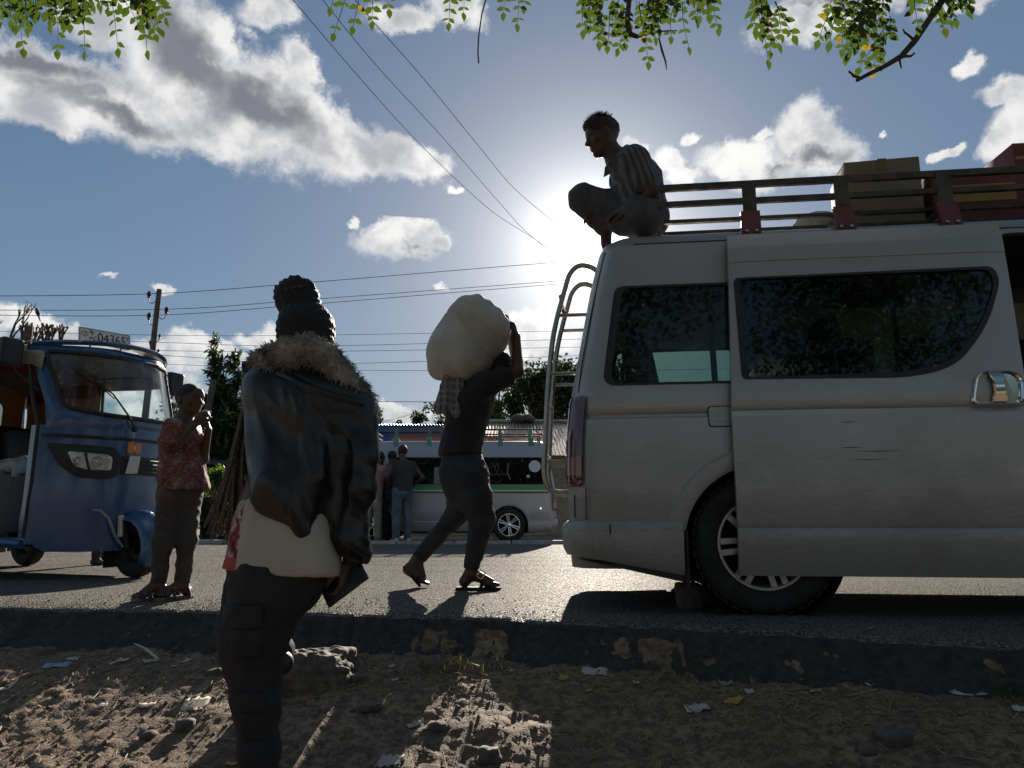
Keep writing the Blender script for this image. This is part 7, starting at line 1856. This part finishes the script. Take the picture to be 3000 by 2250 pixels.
# ------------------------------------------------------------------ the tree over the camera
def overhang():
    rr = random.Random(77)
    base = Vector((-2.2, -1.6, ground_z(-2.2, -1.6) - 0.05))
    root = empty('shade_tree', base, label='leafy tree whose pinnate branches hang into the top of the picture', cat='tree')
    LV = leaf_mat('pinnate_leaf_green', (0.055, 0.078, 0.018), 0.42, (0.035, 0.062, 0.014)); LY = leaf_mat('pinnate_leaf_yellow', (0.22, 0.15, 0.03), 0.5)
    m = MB(); L = lambda p: Vector(p) - base
    tr_ = limb(m, (0, 0, -0.2), (0.3, 0.3, 3.3), 0.20, 0.13, rr, 8, 0.02)
    top = tr_[-1]
    mains = {'l': at(250, -260, 3.4), 'm': at(1150, -330, 3.6), 'r': at(1950, -260, 3.8), 'rr': at(2850, -200, 3.6)}
    paths = {}
    for k, p in mains.items(): paths[k] = limb(m, top, L(p), 0.075, 0.028, rr, 8, 0.05)
    for q in ((-2.5, -2.5, 2.2), (2.5, -3, 2.4), (0, -3.5, 2.5)): limb(m, top, top + Vector(q), 0.08, 0.02, rr, 6, 0.06)
    m.obj('trunk', BARK, root)
    # unseen crown above and behind the camera, added dense to cut the sky light
    g = random.Random(12); cl = []
    while len(cl) < 46:
        x, y, z = g.uniform(-7, 7), g.uniform(-7.5, 3.0), g.uniform(4.4, 7.0); q = g.uniform(0.7, 1.3)
        if (z - q - CAMH) / max(0.5, y + q) > 0.95: cl.append((Vector((x, y, z)), (q * 1.3, q * 1.3, q * 0.7)))
    cloud_obj('shading_canopy', cl, 70000, 0.10, 13, LV, root, base, 2.0)
    # one leaflet mesh shared by all the leaf parts
    me = {}
    for nm, mt in (('leaf', LV), ('leaf_yellow', LY)):
        b = MB(); b.add([(0, 0, 0), (0.35, 0.27, 0.03), (0.7, 0.20, 0.02), (1.0, 0, -0.05), (0.7, -0.20, 0.02), (0.35, -0.27, 0.03), (0.35, 0, -0.02), (0.7, 0, -0.03)], [(0, 6, 1), (1, 6, 7, 2), (2, 7, 3), (0, 5, 6), (5, 4, 7, 6), (4, 3, 7)])
        o = b.obj('leaf', mt, root); me[nm] = o.data; bpy.data.objects.remove(o, do_unlink=True)
    leaves = []; tw = MB()
    def pinnate(p0, p1, n, size, Yj=0.0):
        """a drooping compound leaf: stalk p0->p1 in pixels+depth, n pairs of leaflets"""
        a = at(*p0); b = at(*p1); c = a.lerp(b, 0.5) + Vector((rr.uniform(-.03, .03), rr.uniform(-.05, .05), 0.03)); pts = []
        for i in range(9):
            t = i / 8; pts.append(a * (1-t)**2 + c * 2*t*(1-t) + b * t*t)
        tw.tube([L(p) for p in pts], [0.0026 - 0.0014 * i / 8 for i in range(9)], 4)
        ax = (b - a).normalized(); sd = ax.cross(Vector((rr.uniform(-.3, .3), -1, rr.uniform(-.2, .2)))).normalized()
        for i in range(n):
            t = (i + 0.6) / n; p = a * (1-t)**2 + c * 2*t*(1-t) + b * t*t
            for s in (-1, 1):
                if rr.random() < 0.08: continue
                d = (ax * rr.uniform(0.35, 0.8) + sd * s * rr.uniform(0.9, 1.3) + Vector((0, rr.uniform(-.3, .3), -0.15))).normalized(); leaves.append((p, d, size * rr.uniform(0.7, 1.15) * (0.75 + 0.25 * math.sin(math.pi * t))))
        leaves.append((b, (ax + Vector((0, 0, -0.3))).normalized(), size * 1.1))
    # (area of leaf fronds): left corner, middle sprigs, dense mass, right sprigs
    def spray(u0, u1, v0, v1, n, ln, size, Y0, Y1, slant=0.0):
        for k in range(n):
            u = rr.uniform(u0, u1); v = rr.uniform(v0, v1); Yk = rr.uniform(Y0, Y1); l_ = ln * rr.uniform(0.7, 1.2)
            pinnate((u, v, Yk), (u + slant * l_ + rr.uniform(-.25, .25) * l_, v + l_ * rr.uniform(0.8, 1.0), Yk + rr.uniform(-.1, .1)), rr.choice((3, 4, 4)), size)
    spray(-20, 330, -130, -15, 46, 105, 0.058, 3.2, 3.9, 0.1); spray(310, 400, -120, -40, 10, 120, 0.062, 3.2, 3.8, 0.6)
    for p0, p1 in (((45, -40, 3.4), (68, 140, 3.4)), ((160, 10, 3.5), (168, 145, 3.5)), ((240, 0, 3.4), (247, 148, 3.4)), ((330, 20, 3.5), (345, 140, 3.5)), ((400, 30, 3.3), (430, 145, 3.3)), ((440, -20, 3.4), (482, 50, 3.4))): pinnate(p0, p1, 4, 0.058)
    for p0, p1 in (((1020, -30, 3.6), (980, 95, 3.6)), ((990, -60, 3.6), (970, 20, 3.6)), ((1060, -50, 3.5), (1035, 75, 3.5)), ((1090, -50, 3.5), (1090, 60, 3.5)), ((1130, -70, 3.5), (1140, 25, 3.5))): pinnate(p0, p1, 4, 0.056)
    for p0, p1 in (((1320, -50, 3.8), (1315, 65, 3.8)), ((1350, -60, 3.8), (1358, 35, 3.8)), ((1480, -60, 3.8), (1475, 35, 3.8)), ((1510, -50, 3.8), (1515, 68, 3.8)), ((1540, -80, 3.8), (1535, 15, 3.8))): pinnate(p0, p1, 4, 0.056)
    spray(1690, 2080, -140, -30, 50, 115, 0.058, 3.4, 4.2, 0.05); spray(1720, 1980, -60, 40, 20, 100, 0.056, 3.5, 4.1, 0.05)
    for p0, p1 in (((1785, 40, 3.7), (1780, 130, 3.7)), ((1840, 60, 3.7), (1812, 140, 3.7)), ((1900, 70, 3.7), (1900, 178, 3.7)), ((2000, 10, 3.8), (2018, 135, 3.8)), ((2100, -20, 3.8), (2105, 80, 3.8))): pinnate(p0, p1, 4, 0.056)
    spray(2190, 2280, -20, 40, 7, 105, 0.062, 3.4, 3.7, 0.2); pinnate((2225, -30, 3.5), (2250, 172, 3.5), 5, 0.062)
    spray(2440, 2640, -60, 60, 24, 110, 0.062, 3.3, 3.8, -0.3); spray(2640, 2830, -120, -20, 14, 100, 0.058, 3.3, 3.8, 0.2)
    for p0, p1 in (((2600, 60, 3.5), (2520, 195, 3.5)), ((2560, 30, 3.5), (2490, 150, 3.5)), ((2480, -10, 3.5), (2430, 90, 3.5)), ((2780, -20, 3.5), (2830, 30, 3.5)), ((2740, 10, 3.5), (2765, 80, 3.5)), ((2590, 100, 3.5), (2560, 200, 3.5))): pinnate(p0, p1, 4, 0.060)
    tag(tw.obj('leaf_stalks', BARK, root), kind='stuff')
    leaves.sort(key=lambda q: -q[2] / q[0].y * (1 if (q[0].z - CAMH) / q[0].y < 0.80 else 0.2))
    rest = MB(); src = [tuple(v.co) for v in me['leaf'].vertices]; fs = [tuple(p.vertices) for p in me['leaf'].polygons]
    for i, (p, d, s) in enumerate(leaves):
        nv = Vector((rr.uniform(-.6, .6), -1, rr.uniform(-.9, .3))); nv = (nv - d * nv.dot(d)).normalized(); q = Matrix((d, nv.cross(d), nv)).transposed(); M = Matrix.Translation(L(p)) @ q.to_4x4() @ Matrix.Diagonal((s, s, s, 1))
        if i < 300:
            o = bpy.data.objects.new('leaf', me['leaf_yellow' if rr.random() < 0.03 else 'leaf']); link(o); o.parent = root; o.matrix_local = M
        else: rest.add([M @ Vector(v) for v in src], fs)
    tag(rest.obj('foliage', LV, root, smooth=True), kind='stuff')
    # the crooked dead-tipped bough on the right, the hanging twig, the thick stub in the dense mass
    def bough(nm, pts, rs):
        MB().tube([L(at(*p)) for p in pts], rs, 8).obj(nm, BARK, root)
    bough('bough', [(2850, -200, 3.6), (2775, -20, 3.55), (2720, 60, 3.5), (2680, 120, 3.5), (2640, 165, 3.5), (2590, 195, 3.5), (2535, 222, 3.5), (2510, 236, 3.5)], [0.026, 0.020, 0.017, 0.016, 0.015, 0.012, 0.010, 0.009])
    bough('twig', [(2640, 165, 3.5), (2668, 165, 3.5), (2680, 155, 3.5)], [0.010, 0.007, 0.004]); bough('twig', [(2520, 230, 3.5), (2500, 222, 3.5), (2486, 208, 3.5)], [0.010, 0.008, 0.005]); bough('twig', [(2634, 175, 3.5), (2640, 200, 3.5)], [0.008, 0.004]); bough('twig', [(2680, 120, 3.5), (2650, 95, 3.5), (2645, 85, 3.5)], [0.009, 0.006, 0.003])
    bough('twig', [(1428, -20, 3.7), (1412, 40, 3.7), (1403, 100, 3.7), (1400, 150, 3.7), (1402, 185, 3.7)], [0.0045, 0.004, 0.004, 0.0038, 0.004])
    bough('bough', [(1950, -260, 3.8), (1845, -20, 3.7), (1838, 60, 3.7), (1845, 100, 3.7), (1870, 108, 3.7)], [0.028, 0.015, 0.014, 0.018, 0.012]); bough('twig', [(1870, 108, 3.7), (1930, 92, 3.7), (1985, 90, 3.7)], [0.008, 0.005, 0.003]); bough('dead_frond', [(1930, 110, 3.7), (1940, 150, 3.7), (1950, 180, 3.7), (1953, 205, 3.7)], [0.004, 0.007, 0.005, 0.002])
overhang()
def bare_tree_behind(lb, x, y, seed, h=5.0):
    rr = random.Random(seed); z = ground_z(x, y); root = empty('bare_tree', (x, y, z), label=lb, cat='tree'); m = MB()
    def grow(p, d, ln, r_, k):
        e = p + d * ln; limb(m, p, e, r_, r_ * 0.65, rr, 4, 0.05)
        if k:
            for q in range(3): grow(e, (d + Vector((rr.uniform(-.9, .9), rr.uniform(-.9, .9), rr.uniform(-.2, .5)))).normalized(), ln * rr.uniform(0.6, 0.85), r_ * 0.58, k - 1)
    grow(Vector((0, 0, -0.1)), Vector((0, 0, 1)), h * 0.3, 0.14, 5); m.obj('trunk', BARK, root)
bare_tree_behind('bare many-twigged tree mirrored in the near van window', 2.6, -7.5, 5); bare_tree_behind('second bare tree mirrored in the near van window', 5.8, -9.0, 6)
for i, (x, y, r_, h) in enumerate(((-7, -12, 3.2, 5.5), (-1, -14, 3.4, 6.0), (9, -13, 3.6, 5.5), (15, -10, 3.4, 5.5), (-14, -9, 3.4, 5.5))):
    tree('%s leafy tree on the near roadside, mirrored in the van paint' % ('first', 'second', 'third', 'fourth', 'fifth')[i], (x, y, -0.5), h, lumpy((x, y, h * 0.6), (r_, r_ * 0.8, h * 0.38), 9, 110 + i, 0.8, (0.4, 0.55)), 2600, 0.34, 110 + i, LEAF_M, 0.2)

# ------------------------------------------------------------------ load on the van roof
def roof_load():
    zf = 2.062
    CARD = mat('carton_board', (0.21, 0.175, 0.125), 0.85, var=0.10, vscale=6, bump=0.15, bscale=40); CARD_D = mat('carton_edge', (0.16, 0.12, 0.08), 0.9)
    def box(nm, lb, c, size, rz, mt, cat='box'):
        root = empty(nm, vw(c[0], c[1], zf), VYAW + rz, label=lb, cat=cat)
        o = MB().box((0, 0, size[2] / 2), size).obj('carton_body', mt, root, bevel=0.004)
        return root, size
    r_, s = box('carton', 'plain brown carton standing on the roof rack of the near van', (1.87, -0.12, 0), (0.40, 0.36, 0.40), R(-4), CARD)
    MB().box((0, -s[1] / 2 - 0.001, 0.20), (0.402, 0.003, 0.004)).obj('flap_edge', CARD_D, r_, smooth=False); MB().prism([(-0.20, -0.17, 0.401), (0.20, -0.17, 0.401), (0.20, 0.0, 0.415), (-0.20, 0.0, 0.408)], (0, 0, 0.004)).obj('flap', CARD, r_, smooth=False)
    MB().box((0, -s[1] / 2 - 0.002, 0.37), (0.05, 0.003, 0.07)).obj('tape', mat('brown_tape', (0.20, 0.13, 0.07), 0.3), r_, smooth=False)
    RB = mat('red_print_carton', (0.15, 0.028, 0.024), 0.6, var=0.15); YB = mat('yellow_print', (0.36, 0.22, 0.05), 0.6, var=0.1); WB = mat('white_print', (0.40, 0.36, 0.30), 0.6); KB = mat('black_print', (0.02, 0.02, 0.02), 0.7)
    r2, s2 = box('fruit_carton', 'low red and yellow printed carton lying beside the brown carton', (2.36, -0.14, 0), (0.50, 0.36, 0.30), R(-1), RB)
    MB().box((0.0, -0.1815, 0.16), (0.36, 0.002, 0.10)).obj('yellow_panel', YB, r2, smooth=False); text_mesh('FRUIT DRINK', 0.040, KB, 'carton_lettering', r2, Matrix.Translation((-0.13, -0.184, 0.155)) @ Matrix.Rotation(R(90), 4, 'X'), 0.001)
    r3, s3 = box('red_carton', 'tall red printed carton with yellow burst at the right edge', (2.88, 0.10, 0), (0.44, 0.40, 0.55), R(3), RB)
    MB().box((0.03, -0.2015, 0.22), (0.38, 0.002, 0.30)).obj('white_panel', WB, r3, smooth=False); MB().box((0.0, -0.2015, 0.455), (0.43, 0.002, 0.018)).obj('yellow_band', YB, r3, smooth=False)
    st = []
    for k in range(28): q = (0.105 if k % 2 else 0.080); a = 2 * math.pi * k / 28; st.append((0.02 + q * 1.1 * math.cos(a), -0.203, 0.33 + q * 0.8 * math.sin(a)))
    MB().prism(st, (0, -0.002, 0)).obj('burst', YB, r3, smooth=False)
    # white bag behind the rail
    s = Sdf(); p = lambda x, y, z: tuple(vw(x, y, z)); s.ell(p(1.50, -0.20, zf + 0.055), (0.12, 0.14, 0.065), None, 0.04); s.ell(p(1.63, -0.18, zf + 0.065), (0.08, 0.12, 0.07), None, 0.04); s.cone(p(1.46, -0.24, zf + 0.04), p(1.37, -0.26, zf + 0.035), 0.05, 0.02, 0.04)
    s.cut((0, 0, zf + 0.002), (0, 0, -1)); bg = empty('white_bag', vw(1.48, -0.25, zf), label='crumpled white bag lying on the roof rack left of the brown carton', cat='bag'); sdf_obj('bag_cloth', s, 0.010, mat('white_bag_cloth', (0.55, 0.52, 0.48), 0.8, var=0.15), bg, vw(1.48, -0.25, zf), 1, folds(0.016, (14, 14, 14), 2))
    # dark bundle and tarpaulin under the far cartons
    s = Sdf(); s.box(p(2.45, 0.30, zf + 0.06), (0.75, 0.16, 0.05), None, 0.02); tb = empty('tarpaulin', vw(2.4, 0.3, zf), label='dark folded tarpaulin on the roof rack behind the cartons', cat='tarpaulin'); sdf_obj('cloth', s, 0.014, mat('dark_tarp', (0.02, 0.02, 0.022), 0.7), tb, vw(2.4, 0.3, zf), 1, folds(0.02, (6, 6, 9), 4))
roof_load()
# passenger seen through the quarter window
def passenger():
    hd = vw(1.35, 0.30, 1.40); base = vw(1.35, 0.30, 0.80); root = empty('person', base, label='passenger sitting inside the near van, head dark against the far window', cat='person')
    s = Sdf(); f = VM.to_3x3() @ Vector((1, 0, 0)); head(s, hd, tuple(f + Vector((0, 0, -0.2))), (0, 0, 1), 1.0, neck_to=tuple(hd + Vector((0, 0, -0.18)))); s.cone(tuple(hd + Vector((0, 0, -0.22))), tuple(base + Vector((0, 0, 0.1))), 0.14, 0.13, 0.05, flat=1.4, side=tuple(VM.to_3x3() @ Vector((0, 1, 0))))
    for q in (-1, 1): s.chain([tuple(hd + Vector((0, 0, -0.24)) + VM.to_3x3() @ Vector((0, q * 0.17, 0))), tuple(hd + Vector((0, 0, -0.48)) + VM.to_3x3() @ Vector((0.05, q * 0.22, 0))), tuple(hd + Vector((0, 0, -0.50)) + VM.to_3x3() @ Vector((0.28, q * 0.15, 0)))], [0.05, 0.042, 0.03], 0.02); s.chain([tuple(base + VM.to_3x3() @ Vector((0, q * 0.09, 0.07))), tuple(base + VM.to_3x3() @ Vector((0.38, q * 0.11, 0.07))), tuple(base + VM.to_3x3() @ Vector((0.40, q * 0.11, -0.30)))], [0.09, 0.07, 0.05], 0.02)
    sdf_obj('body', s, 0.010, [DGREY], root, base)
passenger()
# ------------------------------------------------------------------ stones, litter, straw
def stones():
    ST = mat('grey_brown_stone', (0.155, 0.13, 0.105), 0.85, col2=(0.075, 0.06, 0.05), vscale=14, bump=1.0, bscale=35)
    def rock(nm, lb, parts, h, cat='stone', material=ST, amp=0.012, grp=None):
        c = parts[0][0]; base = Vector((c[0], c[1], ground_z(c[0], c[1]))); s = Sdf()
        for p, r_ in parts: s.box(p, [max(0.004, k - 0.010) for k in r_], np.array(Matrix.Rotation(random.uniform(-.25, .25), 3, 'Z') @ Matrix.Rotation(random.uniform(-.1, .1), 3, 'X')), 0.010, 0.012)
        o = empty(nm, base, label=lb, cat=cat, group=grp); sdf_obj('rock', s, h, material, o, base, 1, lambda p, n: amp * (nz(p, 14, 3) + 0.6 * nz(p, 38, 5)) + 0.004 * (round(p[2] * 60) % 2)); return o
    g = dirt_hit(888, 2040); z = g.z; zt = at(880, 1935, g.y + 0.12).z
    hh = max(0.05, (zt - z) / 2 + 0.02)
    rock('flat_stone', 'large flat layered stone under the raised foot of the woman', [((g.x + 0.0, g.y + 0.16, z + hh * 0.8), (0.125, 0.13, hh)), ((g.x + 0.05, g.y + 0.13, z + hh * 0.5), (0.105, 0.12, hh * 0.7)), ((g.x - 0.09, g.y + 0.10, z + hh * 0.6), (0.07, 0.10, hh * 0.8))], 0.009, amp=0.022)
    for nm, lb, u, v, sx, sy, sz in (('rock', 'angular reddish rock at the bottom edge below the walking porter', 1432, 2225, 0.042, 0.035, 0.032), ('rock', 'flat dark clod lying in the sun left of the angular rock', 1280, 2135, 0.040, 0.025, 0.018), ('rock', 'black lump under the road bank at far left', 135, 1915, 0.050, 0.03, 0.020), ('rock', 'dark lump in the bank shadow left of the woman', 625, 1975, 0.045, 0.03, 0.020), ('rock', 'small dark stone on sunlit dirt left of the woman leg', 540, 2135, 0.040, 0.03, 0.022), ('rock', 'second small dark stone lower on the sunlit dirt', 430, 2165, 0.026, 0.02, 0.016), ('rock', 'grey stone half buried in the van shadow', 2620, 2170, 0.06, 0.05, 0.03), ('rock', 'small grey stone at the lower right in shade', 2540, 2205, 0.03, 0.025, 0.02), ('rock', 'rounded stone in the shadow of the porter', 1085, 2080, 0.05, 0.035, 0.022), ('rock', 'stone lying between flat stone and porter shadow', 1050, 1995, 0.055, 0.03, 0.018)):
        sx, sy, sz = sx * 0.72, sy * 0.72, sz * 0.72; p = dirt_hit(u, v); rock(nm, lb, [((p.x, p.y, p.z + sz * 0.4), (sx, sy, sz)), ((p.x + sx * 0.4, p.y + 0.01, p.z + sz * 0.3), (sx * 0.6, sy * 0.8, sz * 0.7))], 0.006, amp=0.011, grp='loose stones on the dirt')
    # stone chock behind the van wheel
    p = onz(2028, 1786); o = empty('wheel_chock', (p.x, p.y + 0.05, 0), label='squared stone wedged behind the rear wheel of the near van', cat='stone'); s = Sdf(); s.box((p.x, p.y + 0.06, 0.06), (0.045, 0.05, 0.05), None, 0.012); sdf_obj('rock', s, 0.008, ST, o, (p.x, p.y + 0.05, 0), 1, lambda q, n: 0.006 * nz(q, 20))
    # loose clods and grit
    rr = random.Random(9); m = MB()
    for k in range(9000):
        x = rr.uniform(-2.6, 2.6); e = rr.uniform(0.08, 1.75) ; y = edge_y(x) - e; r_ = 0.0025 + 0.016 * rr.random() ** 4; z = ground_z(x, y)
        d = [Vector((rr.uniform(.6, 1) * r_, 0, 0)), Vector((-rr.uniform(.6, 1) * r_, 0, 0)), Vector((0, rr.uniform(.6, 1) * r_, 0)), Vector((0, -rr.uniform(.6, 1) * r_, 0)), Vector((rr.uniform(-.3, .3) * r_, 0, rr.uniform(.5, .9) * r_)), Vector((0, 0, -r_ * 0.6))]
        q = Euler((rr.uniform(-.5, .5), rr.uniform(-.5, .5), rr.uniform(0, 3))).to_matrix(); c = Vector((x, y, z))
        m.add([c + q @ p for p in d], [(0, 2, 4), (2, 1, 4), (1, 3, 4), (3, 0, 4), (2, 0, 5), (1, 2, 5), (3, 1, 5), (0, 3, 5)])
    o = m.obj('loose_grit', mat('grit', (0.20, 0.15, 0.105), 0.9, col2=(0.10, 0.072, 0.052), vscale=30), smooth=False); tag(o, 'loose clods and grit strewn over the roadside dirt', 'grit', kind='stuff')
    # straw, bark chips, twigs
    m = MB()
    for k in range(4200):
        x = rr.uniform(-2.6, 2.6); band = rr.random(); e = (0.25 + 0.30 * rr.random()) if band < 0.35 else rr.uniform(0.2, 1.75); y = edge_y(x) - e; ln = rr.uniform(0.008, 0.045) if rr.random() < 0.9 else rr.uniform(0.05, 0.13); a = rr.uniform(0, 3.14); w = rr.uniform(0.0006, 0.0022)
        dx, dy = math.cos(a) * ln / 2, math.sin(a) * ln / 2; p0 = Vector((x - dx, y - dy, 0)); p1 = Vector((x + dx, y + dy, 0)); p0.z = ground_z(p0.x, p0.y) + 0.002; p1.z = ground_z(p1.x, p1.y) + 0.002 + rr.random() * 0.006; sd_ = Vector((-math.sin(a), math.cos(a), 0)) * w; u_ = Vector((0, 0, w))
        m.add([p0 + sd_, p0 - sd_, p0 + u_, p1 + sd_, p1 - sd_, p1 + u_], [(0, 2, 5, 3), (2, 1, 4, 5), (1, 0, 3, 4), (0, 1, 2), (3, 5, 4)])
    o = m.obj('straw', mat('dry_straw', (0.36, 0.28, 0.17), 0.7, col2=(0.14, 0.10, 0.06), vscale=9), smooth=False); tag(o, 'dry straw and twig bits scattered on the roadside dirt', 'straw', kind='stuff')
    # gravel loosened along the asphalt edge
    m = MB()
    for k in range(1500):
        x = rr.uniform(-3.4, 2.6); y = edge_y(x) + rr.uniform(-0.05, 0.25) + (0.5 * rr.random() ** 3); z = 0.0 if y > edge_y(x) + 0.05 else -0.03; r_ = 0.002 + 0.006 * rr.random() ** 2; c = Vector((x, y, z + r_ * 0.3))
        m.add([c + Vector((r_, 0, 0)), c + Vector((-r_, 0, 0)), c + Vector((0, r_, 0)), c + Vector((0, -r_, 0)), c + Vector((0, 0, r_ * 0.8))], [(0, 2, 4), (2, 1, 4), (1, 3, 4), (3, 0, 4)])
    tag(m.obj('edge_gravel', mat('edge_gravel', (0.16, 0.14, 0.12), 0.7, col2=(0.08, 0.07, 0.06), vscale=30), smooth=False), 'loose gravel along the broken asphalt edge', 'gravel', kind='stuff')
stones()
def litter():
    PAP = mat('dirty_paper', (0.52, 0.49, 0.45), 0.8, col2=(0.40, 0.36, 0.32), vscale=20); BLUP = mat('blue_wrapper', (0.25, 0.34, 0.45), 0.5); CREAM = mat('cream_card', (0.58, 0.50, 0.38), 0.85, var=0.1); YLEAF = mat('yellow_dead_leaf', (0.42, 0.27, 0.05), 0.7, var=0.2); PINKP = mat('pinkish_paper', (0.50, 0.40, 0.37), 0.8)
    rr = random.Random(31)
    items = [ # label, u, v, length, width, material, kind, angle
     ('pale blue folded wrapper lying in the bank shadow at left', 165, 1951, 0.115, 0.030, BLUP, 0.05), ('crumpled white paper scrap right of the blue wrapper', 213, 1932, 0.05, 0.025, PAP, 0.3), ('white paper scraps below the road edge behind the boy shadow', 360, 1938, 0.055, 0.022, PAP, -0.2), ('torn white paper pieces nearest the splintered stick', 443, 1936, 0.06, 0.035, PAP, 0.6), ('thin folded white paper left of the dark lump', 545, 1942, 0.035, 0.022, PAP, 1.1), ('small white paper dot left of the dark lump', 510, 1955, 0.022, 0.012, PAP, 0.2),
     ('broad cream card lying in the sun left of the woman leg', 573, 2065, 0.095, 0.055, CREAM, 0.15), ('small cream shell-like card beside the broad card', 578, 2082, 0.035, 0.014, mat('tan_chip', (0.50, 0.34, 0.18), 0.7), 0.1), ('flat pale scraps in the sun at centre left', 300, 2070, 0.03, 0.016, PAP, 0.0), ('pale torn scraps right of the flat pale scraps', 430, 2070, 0.06, 0.022, CREAM, 0.2), ('tan curl of bark in the sun at far left', 18, 2020, 0.055, 0.018, CREAM, 1.1), ('orange peel curl beside the woman ankle at bottom', 680, 2242, 0.04, 0.018, mat('orange_peel', (0.52, 0.27, 0.08), 0.6), 0.3),
     ('white twisted scrap in the porter leg shadow', 1212, 2127, 0.046, 0.020, PAP, 0.5), ('large crumpled pinkish paper at the bottom edge', 1140, 2235, 0.075, 0.045, PINKP, -0.3), ('white triangular scrap under the bank at centre', 1147, 1957, 0.022, 0.018, PAP, 0.8), ('pale scrap lying right of the triangular scrap', 1157, 1995, 0.028, 0.012, PAP, 0.1), ('small white scrap on the weeds below the bank', 1495, 1968, 0.024, 0.018, PAP, 0.4), ('creased white paper sheet in the van shadow', 1742, 1972, 0.10, 0.045, PAP, -0.25), ('yellow fallen leaf beside the creased white sheet', 1652, 1988, 0.040, 0.032, YLEAF, 0.3), ('tiny white scrap right of the creased sheet', 1865, 2001, 0.026, 0.014, PAP, 0.2), ('small orange leaf bit below the creased sheet', 1725, 2027, 0.028, 0.012, YLEAF, 0.1),
     ('white diamond-shaped paper in the van shade', 2043, 2080, 0.085, 0.036, PAP, 0.05), ('yellow leaf above the diamond-shaped paper', 2150, 2055, 0.07, 0.026, YLEAF, -0.1), ('small white scrap above the yellow leaf', 2195, 2028, 0.028, 0.020, PAP, 0.3), ('narrow white scrap below the van sill', 2388, 2027, 0.034, 0.016, PAP, -0.6), ('white scrap with red print on the straw line', 2552, 2012, 0.03, 0.016, PAP, 0.2), ('long crumpled pale strip right of the straw line', 2838, 2035, 0.11, 0.022, PAP, -0.15), ('white corner of paper at the right edge', 2992, 2080, 0.05, 0.022, PAP, 0.0), ('small white scrap at the right edge above the corner', 2992, 2022, 0.03, 0.018, PAP, 0.2), ('yellow leaf lying on the shaded road edge', 2545, 1845, 0.03, 0.014, YLEAF, 0.0), ('pale scrap lying left of the splintered stick', 330, 1945, 0.03, 0.014, CREAM, 0.5), ('grey paper wisp in straw below the van door', 2130, 2008, 0.05, 0.022, mat('grey_paper', (0.28, 0.26, 0.24), 0.8), 0.2)]
    for lb, u, v, ln, w, mt, a in items:
        on_road = v < 1860 and u > 2300
        p = onz(u, v) if on_road else dirt_hit(u, v)
        m = MB(); nx, ny = 7, 5; rows = []
        ca, sa = math.cos(a), math.sin(a); leafy = mt == YLEAF
        for i in range(nx):
            row = []
            for j in range(ny):
                s, t = i / (nx - 1) - 0.5, j / (ny - 1) - 0.5
                k = math.cos(s * 2.7) if leafy else 1 - 0.35 * abs(math.sin(i * 1.7 + u)) * (1 if j in (0, ny - 1) else 0)
                x, y = s * ln, t * w * 1.8 * k; X, Y_ = p.x + x * ca - y * sa, p.y + x * sa + y * ca
                z = (0.0 if on_road else ground_z(X, Y_)) + 0.004 + 0.010 * abs(mnoise.noise((s * 5 + u, t * 4, 1.0)))
                row.append(Vector((X, Y_, z)) - p)
            rows.append(row)
        m.loft(rows, closed=False, cap=False); nm = 'fallen_leaf' if 'leaf' in lb.split(' ')[1:3] or 'leaf' in lb[:14] else 'litter_scrap'
        o = m.obj(nm, mt); o.location = p; md = o.modifiers.new('t', 'SOLIDIFY'); md.thickness = 0.0012
        tag(o, lb, 'leaf' if nm == 'fallen_leaf' else 'litter', 'litter on the roadside dirt')
    # splintered stick
    a, b = dirt_hit(392, 1905), dirt_hit(462, 1938); o = MB().tube([Vector((0, 0, 0.03)), (b - a) * 0.5 + Vector((0, 0, 0.03)), (b - a) + Vector((0, 0, 0.012))], [0.004, 0.007, 0.008], 6, flat=0.5).obj('splintered_stick', CREAM); o.location = a; tag(o, 'splintered pale stick pointing up under the road bank', 'stick')
    # weeds and grass tufts
    def tuft(lb, u, v, n, h, col, seed, spread=0.05):
        p = dirt_hit(u, v); g = random.Random(seed); m = MB()
        for k in range(n):
            q = Vector((g.gauss(0, spread), g.gauss(0, spread * 0.6), 0)); q.z = ground_z(p.x + q.x, p.y + q.y) - p.z; d = Vector((g.uniform(-.8, .8), g.uniform(-.5, .5), g.uniform(0.3, 1))).normalized(); l_ = h * g.uniform(0.5, 1.1); w = Vector((-d.y, d.x, 0)); w = (w.normalized() if w.length > 0.01 else Vector((1, 0, 0))) * 0.0016
            md = q + d * l_ * 0.5; e = q + d * l_ + Vector((d.x, d.y, -0.6)) * l_ * 0.25; m.add([q + w, q - w, md - w, md + w, e], [(0, 1, 2, 3), (3, 2, 4)])
        o = m.obj('grass_tuft', col, smooth=False); o.location = p; tag(o, lb, 'grass', kind='stuff')
    G1 = leaf_mat('grass_green', (0.075, 0.11, 0.03), 0.4); G2 = leaf_mat('dry_weed', (0.14, 0.12, 0.06), 0.3)
    tuft('few green grass blades at the right end of the flat stone', 968, 2003, 26, 0.035, G1, 1, 0.02); tuft('tangled dry weeds hanging from the bank at centre', 1300, 1965, 110, 0.085, G2, 2, 0.07); tuft('dry weed strands right of the tangled weeds', 1450, 1965, 60, 0.07, G2, 3, 0.08); tuft('green weeds in the shade at the right edge', 2975, 2040, 120, 0.05, G1, 4, 0.06); tuft('low weeds on the shaded bank below the rear wheel', 1990, 1985, 80, 0.05, G1, 5, 0.08)
litter()
